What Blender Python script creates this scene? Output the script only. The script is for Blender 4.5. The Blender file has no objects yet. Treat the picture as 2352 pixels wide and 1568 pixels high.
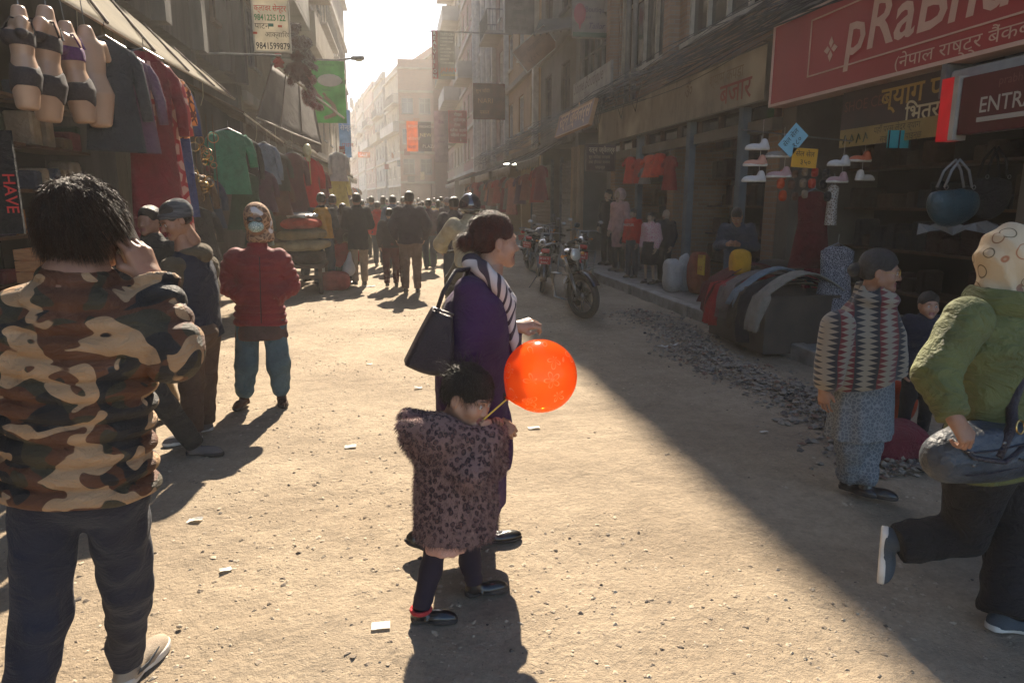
import bpy, math, random
import numpy as np
from mathutils import Vector, Matrix
R = math.radians
random.seed(7); rng = np.random.default_rng(7)
SC = bpy.context.scene
COL = SC.collection
# ------------------------------------------------------------ camera, sky, sun, exposure
PITCH, YAW, FPX, CAMZ = R(11.63), R(9.36), 1568.8, 1.6
cam = bpy.data.cameras.new('camera'); cam.sensor_width = 36; cam.lens = 36*FPX/2352
cam.clip_start = .05; cam.clip_end = 3000
camo = bpy.data.objects.new('camera', cam); COL.objects.link(camo)
camo.location = (0, 0, CAMZ); camo.rotation_euler = (R(90)-PITCH, 0, -YAW)
SC.camera = camo
SUN_AZ, SUN_EL = R(6.8), R(38.5)          # azimuth to the right of the street axis
w = bpy.data.worlds.new('World'); SC.world = w; w.use_nodes = True
nt = w.node_tree; bg = nt.nodes['Background']
sky = nt.nodes.new('ShaderNodeTexSky'); sky.sky_type = 'NISHITA'; sky.sun_disc = False
sky.sun_elevation = SUN_EL; sky.sun_rotation = SUN_AZ; sky.altitude = 1300
sky.dust_density = 2.0; sky.air_density = 1.0; sky.ozone_density = 1.0
nt.links.new(sky.outputs[0], bg.inputs[0]); bg.inputs[1].default_value = .095
sun = bpy.data.lights.new('sun', 'SUN'); sun.energy = 5.0; sun.angle = R(.53); sun.color = (1, .865, .69)
suno = bpy.data.objects.new('sun', sun); COL.objects.link(suno)
SD = Vector((math.sin(SUN_AZ)*math.cos(SUN_EL), math.cos(SUN_AZ)*math.cos(SUN_EL), math.sin(SUN_EL)))
suno.rotation_euler = SD.to_track_quat('Z', 'Y').to_euler(); suno.location = SD*60
SC.view_settings.view_transform = 'Standard'; SC.view_settings.look = 'None'
SC.view_settings.exposure = 1.68; SC.view_settings.gamma = 1; SC.view_settings.use_curve_mapping = False
SC.render.engine = 'CYCLES'
SC.cycles.max_bounces = 7; SC.cycles.diffuse_bounces = 4; SC.cycles.volume_bounces = 1; SC.cycles.transparent_max_bounces = 8
SC.cycles.caustics_reflective = False; SC.cycles.caustics_refractive = False
SC.cycles.use_denoising = True; SC.cycles.sample_clamp_indirect = 6
SC.cycles.use_adaptive_sampling = True; SC.cycles.adaptive_threshold = .015
SC.cycles.volume_step_rate = 4

_f = np.array([math.sin(YAW)*math.cos(PITCH), math.cos(YAW)*math.cos(PITCH), -math.sin(PITCH)])
_r = np.array([math.cos(YAW), -math.sin(YAW), 0.]); _u = np.cross(_r, _f)
def ray(px, py): return _f*FPX + _r*(px-1176) + _u*(784-py)
def gp(px, py, z=0.):                       # a point of the photo on the ground
    d = ray(px, py); t = (z-CAMZ)/d[2]; return np.array([0, 0, CAMZ]) + d*t
def xp(px, py, X): d = ray(px, py); return np.array([0, 0, CAMZ]) + d*(X/d[0])      # on the plane x = X
def yp(px, py, Y): d = ray(px, py); return np.array([0, 0, CAMZ]) + d*(Y/d[1])      # on the plane y = Y

# ------------------------------------------------------------ materials
_mats = {}
def srgb(h):
    h = h.lstrip('#'); v = [int(h[i:i+2], 16)/255 for i in (0, 2, 4)]
    return tuple(x/12.92 if x <= .04045 else ((x+.055)/1.055)**2.4 for x in v)
def M(name, c1, c2=None, scale=6., rough=.85, bump=.15, bscale=60., metal=0., emit=0., trans=0., coat=0., grime=.25, sheen=0., detail=5., stretch=None, sub=0., ior=1.45, alpha=1., wr=0.):
    if name in _mats: return _mats[name]
    m = bpy.data.materials.new(name); m.use_nodes = True; _mats[name] = m
    n = m.node_tree.nodes; l = m.node_tree.links; p = n['Principled BSDF']
    if c2 is None: c2 = tuple(x*(1-grime) for x in c1)
    tc = n.new('ShaderNodeTexCoord'); mp = n.new('ShaderNodeMapping')
    l.new(tc.outputs['Object'], mp.inputs[0])
    if stretch: mp.inputs['Scale'].default_value = stretch
    a = n.new('ShaderNodeTexNoise'); a.inputs['Scale'].default_value = scale; a.inputs['Detail'].default_value = detail
    l.new(mp.outputs[0], a.inputs[0])
    r = n.new('ShaderNodeValToRGB'); r.color_ramp.elements[0].position = .35; r.color_ramp.elements[1].position = .66
    r.color_ramp.elements[0].color = (*c1, 1); r.color_ramp.elements[1].color = (*c2, 1)
    l.new(a.outputs[0], r.inputs[0]); l.new(r.outputs[0], p.inputs['Base Color'])
    p.inputs['Roughness'].default_value = rough; p.inputs['Metallic'].default_value = metal; p.inputs['IOR'].default_value = ior
    if coat: p.inputs['Coat Weight'].default_value = coat
    if sheen: p.inputs['Sheen Weight'].default_value = sheen; p.inputs['Sheen Roughness'].default_value = .5
    if trans: p.inputs['Transmission Weight'].default_value = trans
    if sub: p.inputs['Subsurface Weight'].default_value = sub; p.inputs['Subsurface Radius'].default_value = (.02, .008, .004)
    if alpha < 1: p.inputs['Alpha'].default_value = alpha
    if emit: p.inputs['Emission Color'].default_value = (*c1, 1); p.inputs['Emission Strength'].default_value = emit
    if bump:
        b = n.new('ShaderNodeTexNoise'); b.inputs['Scale'].default_value = bscale; b.inputs['Detail'].default_value = 4
        l.new(mp.outputs[0], b.inputs[0]); bm = n.new('ShaderNodeBump'); bm.inputs['Strength'].default_value = bump
        bm.inputs['Distance'].default_value = .02
        l.new(b.outputs[0], bm.inputs['Height']); l.new(bm.outputs[0], p.inputs['Normal'])
        if wr:                                  # creases of worn cloth
            wm = n.new('ShaderNodeMapping'); wm.inputs['Scale'].default_value = (1, 1, 1.7); wm.inputs['Rotation'].default_value = (.5, .3, 0); l.new(tc.outputs['Object'], wm.inputs[0])
            q = n.new('ShaderNodeTexNoise'); q.inputs['Scale'].default_value = 7; q.inputs['Detail'].default_value = 5; q.inputs['Roughness'].default_value = .55; q.inputs['Distortion'].default_value = 1.6; l.new(wm.outputs[0], q.inputs[0])
            s_ = n.new('ShaderNodeMath'); s_.operation = 'SUBTRACT'; s_.inputs[1].default_value = .5; a_ = n.new('ShaderNodeMath'); a_.operation = 'ABSOLUTE'; l.new(q.outputs[0], s_.inputs[0]); l.new(s_.outputs[0], a_.inputs[0])
            b2 = n.new('ShaderNodeBump'); b2.inputs['Strength'].default_value = wr; b2.inputs['Distance'].default_value = .09; b2.invert = False; l.new(a_.outputs[0], b2.inputs['Height']); l.new(bm.outputs[0], b2.inputs['Normal']); l.new(b2.outputs[0], p.inputs['Normal'])
    return m
def thin(m, amount=.4, col=None):           # cloth and paper that lets sunlight through
    if m.get('thin'): return m
    m['thin'] = 1
    n = m.node_tree.nodes; l = m.node_tree.links; p = n['Principled BSDF']; o = n['Material Output']
    t = n.new('ShaderNodeBsdfTranslucent'); mx = n.new('ShaderNodeMixShader'); mx.inputs[0].default_value = amount
    if col: t.inputs[0].default_value = (*col, 1)
    else: l.new(p.inputs['Base Color'].links[0].from_socket, t.inputs[0])
    l.new(p.outputs[0], mx.inputs[1]); l.new(t.outputs[0], mx.inputs[2]); l.new(mx.outputs[0], o.inputs[0]); return m
def cloth(h, name=None, **k):
    kw = dict(rough=.95, bump=.25, bscale=220, scale=9, grime=.3, sheen=.03, wr=.6); kw.update(k)
    return M(name or ('cloth_'+h.strip('#')), srgb(h), **kw)
def brickmat(name, c1, c2, mortar, s=1., vert='x'):
    if name in _mats: return _mats[name]
    m = M(name, c1); n = m.node_tree.nodes; l = m.node_tree.links; p = n['Principled BSDF']
    b = n.new('ShaderNodeTexBrick'); tc = n.new('ShaderNodeTexCoord'); sp = n.new('ShaderNodeSeparateXYZ'); cb = n.new('ShaderNodeCombineXYZ')
    l.new(tc.outputs['Object'], sp.inputs[0])
    ad = n.new('ShaderNodeMath'); l.new(sp.outputs[0], ad.inputs[0]); l.new(sp.outputs[1], ad.inputs[1])
    l.new(ad.outputs[0], cb.inputs[0]); l.new(sp.outputs[2], cb.inputs[1]); l.new(cb.outputs[0], b.inputs[0])
    b.inputs['Color1'].default_value = (*c1, 1); b.inputs['Color2'].default_value = (*c2, 1); b.inputs['Mortar'].default_value = (*mortar, 1)
    b.inputs['Scale'].default_value = 1; b.inputs['Brick Width'].default_value = .24*s; b.inputs['Row Height'].default_value = .075*s
    b.inputs['Mortar Size'].default_value = .008*s; b.inputs['Bias'].default_value = -.2
    l.new(b.outputs[0], p.inputs['Base Color'])
    bm = n.new('ShaderNodeBump'); bm.inputs['Strength'].default_value = .5; bm.inputs['Distance'].default_value = .01; bm.invert = True
    l.new(b.outputs[1], bm.inputs['Height']); l.new(bm.outputs[0], p.inputs['Normal']); return m

# ------------------------------------------------------------ scene graph helpers
def props(o, label=None, cat=None, group=None, kind=None):
    if label: o['label'] = label
    if cat: o['category'] = cat
    if group: o['group'] = group
    if kind: o['kind'] = kind
    return o
def empty(name, label, cat, loc=(0, 0, 0), group=None, rz=0):
    o = bpy.data.objects.new(name, None); o.empty_display_size = .1; o.location = tuple(float(v) for v in loc); o.rotation_euler = (0, 0, rz)
    COL.objects.link(o); return props(o, label, cat, group)
def link(name, me, parent=None, base=None):
    """link mesh given in world coordinates; base = world position of the top thing"""
    o = bpy.data.objects.new(name, me); COL.objects.link(o)
    if parent is not None: o.parent = parent
    return o
def base_of(o):
    b = np.zeros(3)
    while o is not None: b = b + np.array(o.location); o = o.parent
    return b
def mesh_from(V, F, mats, name='mesh', smooth=True, mi=None, base=None):
    me = bpy.data.meshes.new(name)
    V = np.asarray(V, dtype=np.float32)
    if base is not None: V = V - np.asarray(base, dtype=np.float32)
    if isinstance(F, np.ndarray):
        k = F.shape[1]; me.vertices.add(len(V)); me.vertices.foreach_set('co', V.ravel())
        me.loops.add(F.size); me.loops.foreach_set('vertex_index', F.ravel().astype(np.int32))
        me.polygons.add(len(F)); me.polygons.foreach_set('loop_start', np.arange(0, F.size, k, dtype=np.int32))
        me.update(calc_edges=True)
    else: me.from_pydata([tuple(map(float, v)) for v in V], [], F); me.update()
    for m in (mats if isinstance(mats, (list, tuple)) else [mats]): me.materials.append(m)
    if mi is not None: me.polygons.foreach_set('material_index', np.asarray(mi, dtype=np.int32))
    me.polygons.foreach_set('use_smooth', np.full(len(me.polygons), bool(smooth)))
    return me
class MB:
    """collects shapes in world coordinates and links them as ONE mesh object"""
    def __init__(s): s.v = []; s.f = []; s.n = 0; s.mi = []; s.cur = 0
    def add(s, V, F):
        s.v.extend([tuple(map(float, q)) for q in V]); s.f.extend([tuple(int(i)+s.n for i in f) for f in F]); s.n += len(V); s.mi += [s.cur]*len(F); return s
    def box(s, c, d, rz=0, M3=None, bev=0):
        c = np.array(c, float); h = np.array(d, float)/2
        Rm = np.array(Matrix.Rotation(rz, 3, 'Z')) if M3 is None else np.array(M3)
        if bev <= 0:
            V = [(x, y, z) for x in (-1, 1) for y in (-1, 1) for z in (-1, 1)]
            V = np.array(V)*h; F = [(0, 1, 3, 2), (4, 6, 7, 5), (0, 4, 5, 1), (2, 3, 7, 6), (0, 2, 6, 4), (1, 5, 7, 3)]
        else:
            b = min(bev, *(h*.9)); V = []; F = []; idx = {}
            for sx in (-1, 1):
                for sy in (-1, 1):
                    for sz in (-1, 1):
                        S = np.array([sx, sy, sz])
                        for a in range(3):
                            q = S*(h-b); q[a] = S[a]*h[a]; idx[(sx, sy, sz, a)] = len(V); V.append(q)
            def I(a, sa, order):
                o = []; b1, b2 = [k for k in range(3) if k != a]
                for s1, s2 in order:
                    S = [0, 0, 0]; S[a] = sa; S[b1] = s1; S[b2] = s2; o.append(idx[(*S, a)])
                return o
            for a in range(3):
                for sa in (-1, 1):
                    od = [(-1, -1), (1, -1), (1, 1), (-1, 1)]
                    f = I(a, sa, od); flip = (sa < 0) ^ (a == 1); F.append(tuple(f[::-1] if flip else f))
            for a in range(3):
                b1, b2 = [k for k in range(3) if k != a]
                for s1 in (-1, 1):
                    for s2 in (-1, 1):
                        def g(sa, ax): S = [0, 0, 0]; S[a] = sa; S[b1] = s1; S[b2] = s2; return idx[(*S, ax)]
                        F.append((g(-1, b1), g(1, b1), g(1, b2), g(-1, b2)))
            for sx in (-1, 1):
                for sy in (-1, 1):
                    for sz in (-1, 1): F.append(tuple(idx[(sx, sy, sz, a)] for a in range(3)))
            V = np.array(V)
        return s.add(V@Rm.T + c, F)
    def span(s, lo, hi, bev=0):
        lo = np.array(lo, float); hi = np.array(hi, float); return s.box((lo+hi)/2, np.abs(hi-lo), bev=bev)
    def tube(s, pts, r, n=8, cap=True, flat=None):
        pts = [np.array(p, float) for p in pts]; rs = r if hasattr(r, '__len__') else [r]*len(pts)
        V = []; prev = None
        for i, p in enumerate(pts):
            t = pts[min(i+1, len(pts)-1)] - pts[max(i-1, 0)]; t = t/(np.linalg.norm(t)+1e-9)
            if prev is None:
                a = np.array([0, 0, 1.]) if abs(t[2]) < .9 else np.array([1., 0, 0])
            else: a = prev
            u = a - t*np.dot(a, t); u /= np.linalg.norm(u)+1e-9; prev = u; q = np.cross(t, u)
            for k in range(n):
                an = 2*math.pi*k/n; V.append(p + rs[i]*(math.cos(an)*u + math.sin(an)*q*(flat or 1)))
        F = [(i*n+k, i*n+(k+1) % n, (i+1)*n+(k+1) % n, (i+1)*n+k) for i in range(len(pts)-1) for k in range(n)]
        if cap: F += [tuple(range(n))[::-1], tuple((len(pts)-1)*n+k for k in range(n))]
        return s.add(V, F)
    def ellipsoid(s, c, r, n=12, m=8, M3=None):
        V = []; Rm = np.eye(3) if M3 is None else np.array(M3)
        for j in range(m+1):
            th = math.pi*j/m
            for k in range(n): V.append((math.sin(th)*math.cos(2*math.pi*k/n)*r[0], math.sin(th)*math.sin(2*math.pi*k/n)*r[1], math.cos(th)*r[2]))
        F = [(j*n+k, (j+1)*n+k, (j+1)*n+(k+1) % n, j*n+(k+1) % n) for j in range(m) for k in range(n)]
        return s.add(np.array(V)@Rm.T + np.array(c, float), F)
    def quad(s, a, b, c, d): return s.add([a, b, c, d], [(0, 1, 2, 3)])
    def slab(s, pts, thick, up=(0, 0, 1)):
        """closed polygon with thickness along -up"""
        P = [np.array(p, float) for p in pts]; n = len(P); u = np.array(up, float)*thick
        return s.add(P+[p-u for p in P], [tuple(range(n)), tuple(range(n, 2*n))[::-1]] + [(i, i+n, (i+1) % n+n, (i+1) % n) for i in range(n)])
    def lathe(s, c, prof, n=16, axis=None):
        V = [];
        for r_, z in prof:
            for k in range(n): V.append((r_*math.cos(2*math.pi*k/n), r_*math.sin(2*math.pi*k/n), z))
        V = np.array(V)
        if axis is not None: V = V@np.array(Vector(axis).to_track_quat('Z', 'Y').to_matrix()).T
        F = [(j*n+k, j*n+(k+1) % n, (j+1)*n+(k+1) % n, (j+1)*n+k) for j in range(len(prof)-1) for k in range(n)]
        F += [tuple(range(n))[::-1], tuple((len(prof)-1)*n+k for k in range(n))]
        return s.add(V + np.array(c, float), F)
    def torus(s, c, R_, r_, axis=(0, 0, 1), n=28, m=8):
        q = np.array(Vector(axis).to_track_quat('Z', 'Y').to_matrix())
        V = [((R_+r_*math.cos(b))*math.cos(a), (R_+r_*math.cos(b))*math.sin(a), r_*math.sin(b)) for a in np.arange(n)*2*math.pi/n for b in np.arange(m)*2*math.pi/m]
        F = [(i*m+j, ((i+1) % n)*m+j, ((i+1) % n)*m+(j+1) % m, i*m+(j+1) % m) for i in range(n) for j in range(m)]
        return s.add(np.array(V)@q.T + np.array(c, float), F)
    def build(s, name, mats, parent=None, smooth=False, label=None, cat=None, group=None, kind=None):
        me = mesh_from(np.array(s.v), s.f, mats, name, smooth, s.mi if isinstance(mats, (list, tuple)) else None, base_of(parent))
        return props(link(name, me, parent), label, cat, group, kind)
def box_part(name, c, d, mat, parent, **k):
    b = k.pop('bev', 0); rz = k.pop('rz', 0); return MB().box(c, d, rz=rz, bev=b).build(name, mat, parent, **k)
_txt = {}
def lettering(s, org, right, up, size, mat, parent, align='LEFT', shear=0., bold=0., off=.006, xs=1., name='lettering', res=2):
    """flat print in mesh letters: org = lower-left corner of the line (world), right/up = its directions"""
    key = (s, res, round(bold, 4), round(shear, 2))
    if key not in _txt:
        c = bpy.data.curves.new('text', 'FONT'); c.body = s; c.resolution_u = res; c.shear = shear; c.offset = bold; c.size = 1
        o = bpy.data.objects.new('text', c); COL.objects.link(o); dg = bpy.context.evaluated_depsgraph_get()
        me = bpy.data.meshes.new_from_object(o.evaluated_get(dg)); V = np.empty(len(me.vertices)*3); me.vertices.foreach_get('co', V)
        _txt[key] = (V.reshape(-1, 3), [tuple(p.vertices) for p in me.polygons])
        bpy.data.objects.remove(o); bpy.data.curves.remove(c); bpy.data.meshes.remove(me)
    V, F = _txt[key]; V = V.copy()
    if len(V) == 0: return None
    wd = V[:, 0].max(); x0 = {'LEFT': 0, 'CENTER': -wd/2, 'RIGHT': -wd}[align]
    r_ = np.array(right, float); r_ /= np.linalg.norm(r_); u_ = np.array(up, float); u_ /= np.linalg.norm(u_); nn = np.cross(r_, u_); nn /= np.linalg.norm(nn)
    W = np.array(org, float) + np.outer((V[:, 0]+x0)*size*xs, r_) + np.outer(V[:, 1]*size, u_) + nn*off
    me = mesh_from(W, F, mat, name, False, None, base_of(parent)); return link(name, me, parent)
def board(name, label, cat, TL, right, up, wd, ht, col, frame=None, thick=.05, lines=(), extra=None, group=None, top=True, fr=.025, framename='frame'):
    """sign board: TL corner, unit right/up; lines = (text, u, v, size, material[, shear, bold, xs]); u,v as fractions from the top-left"""
    TL = np.array(TL, float); r_ = np.array(right, float); r_ /= np.linalg.norm(r_); u_ = np.array(up, float); u_ /= np.linalg.norm(u_); n_ = np.cross(r_, u_)
    c = TL + r_*wd/2 - u_*ht/2 - n_*thick/2
    e = empty(name, label, cat, c - u_*ht/2, group)
    RM = np.array([r_, u_, n_]).T
    MB().box(c, (wd, ht, thick), M3=RM).build('panel', col, e)
    if frame:
        f = MB(); t = fr
        for a, b, s1, s2 in ((0, ht/2, wd+2*t, t), (0, -ht/2, wd+2*t, t), (-wd/2-t/2, 0, t, ht-t), (wd/2+t/2, 0, t, ht-t)):
            f.box(c + r_*a + u_*b, (s1, s2, thick+.024), M3=RM)
        f.build(framename, frame, e)
    for L in lines:
        s, u, v, sz, m = L[:5]; sh = L[5] if len(L) > 5 else 0; bo = L[6] if len(L) > 6 else 0; xs = L[7] if len(L) > 7 else 1
        lettering(s, TL + r_*wd*u - u_*ht*v, r_, u_, sz, m, e, shear=sh, bold=bo, xs=xs)
    if extra: extra(e, TL, r_, u_, wd, ht)
    return e
def copy_tree(o, parent=None):
    c = o.copy(); COL.objects.link(c); c.parent = parent
    for ch in list(o.children): copy_tree(ch, c)
    return c

# ------------------------------------------------------------ signed-distance modelling (bodies, clothes, sacks)
def v3(*a): return np.array(a, float)
def nz3(P, s, seed=0):
    """cheap smooth noise from sums of sines"""
    r_ = np.random.default_rng(seed); out = 0
    for k in range(6):
        d = r_.normal(size=3); d /= np.linalg.norm(d); f = s*(.7+.9*r_.random()); ph = r_.random()*6.28
        out = out + np.sin((P[0]*d[0]+P[1]*d[1]+P[2]*d[2])*f+ph)
    return out/3.2
def cone(P, a, b, ra, rb, full=False):
    ax, ay, az = (P[0]-a[0], P[1]-a[1], P[2]-a[2]); d = np.asarray(b, float)-np.asarray(a, float); L = d@d + 1e-12
    t = np.clip((ax*d[0]+ay*d[1]+az*d[2])/L, 0, 1)
    q = np.sqrt((ax-t*d[0])**2+(ay-t*d[1])**2+(az-t*d[2])**2)
    if full: return q-(ra+(rb-ra)*t), t
    return q-(ra+(rb-ra)*t)
def ell(P, c, r, Rm=None):
    x, y, z = P[0]-c[0], P[1]-c[1], P[2]-c[2]
    if Rm is not None:
        x, y, z = (x*Rm[0][0]+y*Rm[1][0]+z*Rm[2][0], x*Rm[0][1]+y*Rm[1][1]+z*Rm[2][1], x*Rm[0][2]+y*Rm[1][2]+z*Rm[2][2])
    k0 = np.sqrt((x/r[0])**2+(y/r[1])**2+(z/r[2])**2); k1 = np.sqrt((x/r[0]**2)**2+(y/r[1]**2)**2+(z/r[2]**2)**2)+1e-9
    return k0*(k0-1)/k1
def smin(a, b, k):
    if k <= 0: return np.minimum(a, b)
    h = np.clip(.5+.5*(b-a)/k, 0, 1); return b+(a-b)*h-k*h*(1-h)
def smax(a, b, k): return -smin(-a, -b, k)
def loft(P, o, ax, lat, tab, fold=None, endk=.012):
    """stack of ellipses along ax from o. tab rows: (w, u0, v0, rx, ry); lat = sideways direction"""
    ax = np.array(ax, float); ax /= np.linalg.norm(ax); lat = np.array(lat, float); lat = lat-ax*(lat@ax); lat /= np.linalg.norm(lat); fw = np.cross(ax, lat)
    x, y, z = P[0]-o[0], P[1]-o[1], P[2]-o[2]
    W = x*ax[0]+y*ax[1]+z*ax[2]; U = x*lat[0]+y*lat[1]+z*lat[2]; V = x*fw[0]+y*fw[1]+z*fw[2]
    T = np.array(tab, float); g = [np.interp(W, T[:, 0], T[:, k]) for k in range(1, 5)]
    U = U-g[0]; V = V-g[1]; rx, ry = g[2], g[3]
    if fold is not None:
        f = fold(np.arctan2(V, U), W, U, V); rx = rx+f; ry = ry+f
    q = np.sqrt((U/rx)**2+(V/ry)**2); d = (q-1)*np.minimum(rx, ry)*.9
    return smax(d, np.maximum(W-T[-1, 0], T[0, 0]-W), endk)
def surf(f, lo, hi, h, mats, name='mesh', base=None, smooth=True, relax=1):
    """naive surface nets of f<0"""
    lo = np.array(lo, float)-h*2; hi = np.array(hi, float)+h*2; n = np.ceil((hi-lo)/h).astype(int)+1
    xs = [np.float32(lo[i]+h*np.arange(n[i])) for i in range(3)]
    P = np.meshgrid(*xs, indexing='ij'); D = np.asarray(f(P), dtype=np.float32)
    S = D < 0
    S8 = [S[i:n[0]-1+i, j:n[1]-1+j, k:n[2]-1+k] for i in (0, 1) for j in (0, 1) for k in (0, 1)]
    cnt = sum(s.astype(np.int8) for s in S8); act = (cnt > 0) & (cnt < 8)
    I = np.argwhere(act); idx = -np.ones(act.shape, dtype=np.int64); idx[act] = np.arange(len(I))
    C = np.array([(i, j, k) for i in (0, 1) for j in (0, 1) for k in (0, 1)])
    vals = np.stack([D[I[:, 0]+c[0], I[:, 1]+c[1], I[:, 2]+c[2]] for c in C], 1)
    acc = np.zeros((len(I), 3)); w_ = np.zeros(len(I))
    for a in range(8):
        for b in range(a+1, 8):
            if abs(C[a]-C[b]).sum() != 1: continue
            va, vb = vals[:, a], vals[:, b]; m = (va < 0) != (vb < 0); t = np.where(m, va/(va-vb+1e-12), 0)
            acc[m] += (C[a]+(C[b]-C[a])*t[:, None])[m]; w_ += m
    V = (I + acc/np.maximum(w_, 1)[:, None])*h + lo
    F = []
    for ax in range(3):
        o1, o2 = [k for k in range(3) if k != ax]
        sl0 = [slice(None)]*3; sl1 = [slice(None)]*3; sl0[ax] = slice(0, n[ax]-1); sl1[ax] = slice(1, n[ax])
        ch = S[tuple(sl0)] != S[tuple(sl1)]; E = np.argwhere(ch); E = E[(E[:, o1] > 0) & (E[:, o2] > 0) & (E[:, o1] < n[o1]-1) & (E[:, o2] < n[o2]-1)]
        ins = S[E[:, 0], E[:, 1], E[:, 2]]
        def g(d1, d2):
            q = E.copy(); q[:, o1] -= d1; q[:, o2] -= d2; return idx[q[:, 0], q[:, 1], q[:, 2]]
        Q = np.stack([g(1, 1), g(0, 1), g(0, 0), g(1, 0)], 1)
        fl = ins ^ (ax == 1)
        Q[~fl] = Q[~fl][:, ::-1]; F.append(Q)
    F = np.concatenate(F)
    for _ in range(relax):
        s_ = np.zeros_like(V); c_ = np.zeros(len(V))
        for k in range(4):
            for o_ in (1, 3):
                np.add.at(s_, F[:, k], V[F[:, (k+o_) % 4]]); np.add.at(c_, F[:, k], 1)
        V = V*.5 + .5*s_/np.maximum(c_, 1)[:, None]
    return V, F
def surf_obj(name, f, lo, hi, h, mat, parent, relax=1, **k):
    V, F = surf(f, lo, hi, h, mat, relax=relax)
    if len(V) == 0: print('EMPTY SURF', name, parent.get('label') if parent else ''); return None
    me = mesh_from(V, F, mat, name, True, None, base_of(parent)); return props(link(name, me, parent), **k)
# ------------------------------------------------------------ ground
def axis_grid(segs):
    out = []
    for a, b, st in segs: out += list(np.arange(a, b-1e-6, st))
    return np.array(out+[segs[-1][1]])
gx = np.unique(np.concatenate([[-600, -200, -60, -20, -8, -5], np.arange(-3.4, 4.61, .05), [6, 8, 20, 60, 200, 600]]))
gy = np.unique(np.concatenate([[-60, -20, -5, -1, 0.5], np.arange(1.2, 11, .05), np.arange(11, 26, .25), [30, 36, 45, 60, 80, 120, 180, 300, 500, 800, 1500]]))
GX, GY = np.meshgrid(gx, gy, indexing='ij')
Pg = (GX, GY, GX*0)
def gheight(x, y):
    P = (x, y, x*0); fade = np.clip((y+1), 0, 1)*np.clip((30-y)/10, 0, 1)
    z = .013*nz3(P, 2.2, 3)+.006*nz3(P, 6, 4)+.004*nz3(P, 17, 5)*(.5+.5*nz3(P, 1.5, 8))+.0026*nz3(P, 45, 6)-.010*np.exp(-(((x-.9+.1*np.sin(y*.7))/.14)**2))*(.6+.4*nz3(P, 5, 12))
    return (z-.004)*fade
GZ = gheight(GX, GY)
nx_, ny_ = GX.shape; ii = np.arange(nx_*ny_).reshape(nx_, ny_)
GF = np.stack([ii[:-1, :-1], ii[1:, :-1], ii[1:, 1:], ii[:-1, 1:]], -1).reshape(-1, 4)
def ground_mat():
    m = M('dry_dirt', (.45, .36, .25), (.34, .265, .18), scale=1.1, rough=.95, bump=0)
    n = m.node_tree.nodes; l = m.node_tree.links; p = n['Principled BSDF']; tc = n['Texture Coordinate']
    base = p.inputs['Base Color'].links[0].from_socket
    def noise(s, d=4, r=.6):
        a = n.new('ShaderNodeTexNoise'); a.inputs['Scale'].default_value = s; a.inputs['Detail'].default_value = d; a.inputs['Roughness'].default_value = r
        l.new(tc.outputs['Object'], a.inputs[0]); return a
    def ramp(src, e):
        r = n.new('ShaderNodeValToRGB'); l.new(src, r.inputs[0])
        while len(r.color_ramp.elements) < len(e): r.color_ramp.elements.new(.5)
        for k, (p_, c) in enumerate(e): r.color_ramp.elements[k].position = p_; r.color_ramp.elements[k].color = (c, c, c, 1)
        return r
    def mul(a, b, f=1.):
        x = n.new('ShaderNodeMixRGB'); x.blend_type = 'MULTIPLY'; x.inputs[0].default_value = f; l.new(a, x.inputs[1]); l.new(b, x.inputs[2]); return x.outputs[0]
    c = mul(base, ramp(noise(45, 6, .75).outputs[0], [(.3, .72), (.62, 1.0)]).outputs[0])
    c = mul(c, ramp(noise(.5, 4, .6).outputs[0], [(.36, .88), (.60, 1.0)]).outputs[0])
    c = mul(c, ramp(noise(9, 5, .7).outputs[0], [(.33, .78), (.6, 1.0)]).outputs[0])
    v = n.new('ShaderNodeTexVoronoi'); v.inputs['Scale'].default_value = 26; v.inputs['Randomness'].default_value = 1; l.new(tc.outputs['Object'], v.inputs[0])
    c = mul(c, ramp(v.outputs['Distance'], [(.05, .45), (.10, 1.0)]).outputs[0], .55)
    l.new(c, p.inputs['Base Color'])
    h1 = noise(30, 6, .7); h2 = noise(140, 4, .7); h3 = noise(7, 5, .6)
    ad = n.new('ShaderNodeMath'); ad.operation = 'ADD'; l.new(h1.outputs[0], ad.inputs[0])
    k = n.new('ShaderNodeMath'); k.operation = 'MULTIPLY'; k.inputs[1].default_value = .35; l.new(h2.outputs[0], k.inputs[0]); l.new(k.outputs[0], ad.inputs[1])
    ad2 = n.new('ShaderNodeMath'); ad2.operation = 'ADD'; l.new(ad.outputs[0], ad2.inputs[0]); l.new(h3.outputs[0], ad2.inputs[1])
    bm = n.new('ShaderNodeBump'); bm.inputs['Strength'].default_value = .75; bm.inputs['Distance'].default_value = .028
    l.new(ad2.outputs[0], bm.inputs['Height']); l.new(bm.outputs[0], p.inputs['Normal']); return m
DIRT = ground_mat()
props(link('ground', mesh_from(np.stack([GX, GY, GZ], -1).reshape(-1, 3), GF, DIRT, 'ground', True)), kind='structure')

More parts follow.
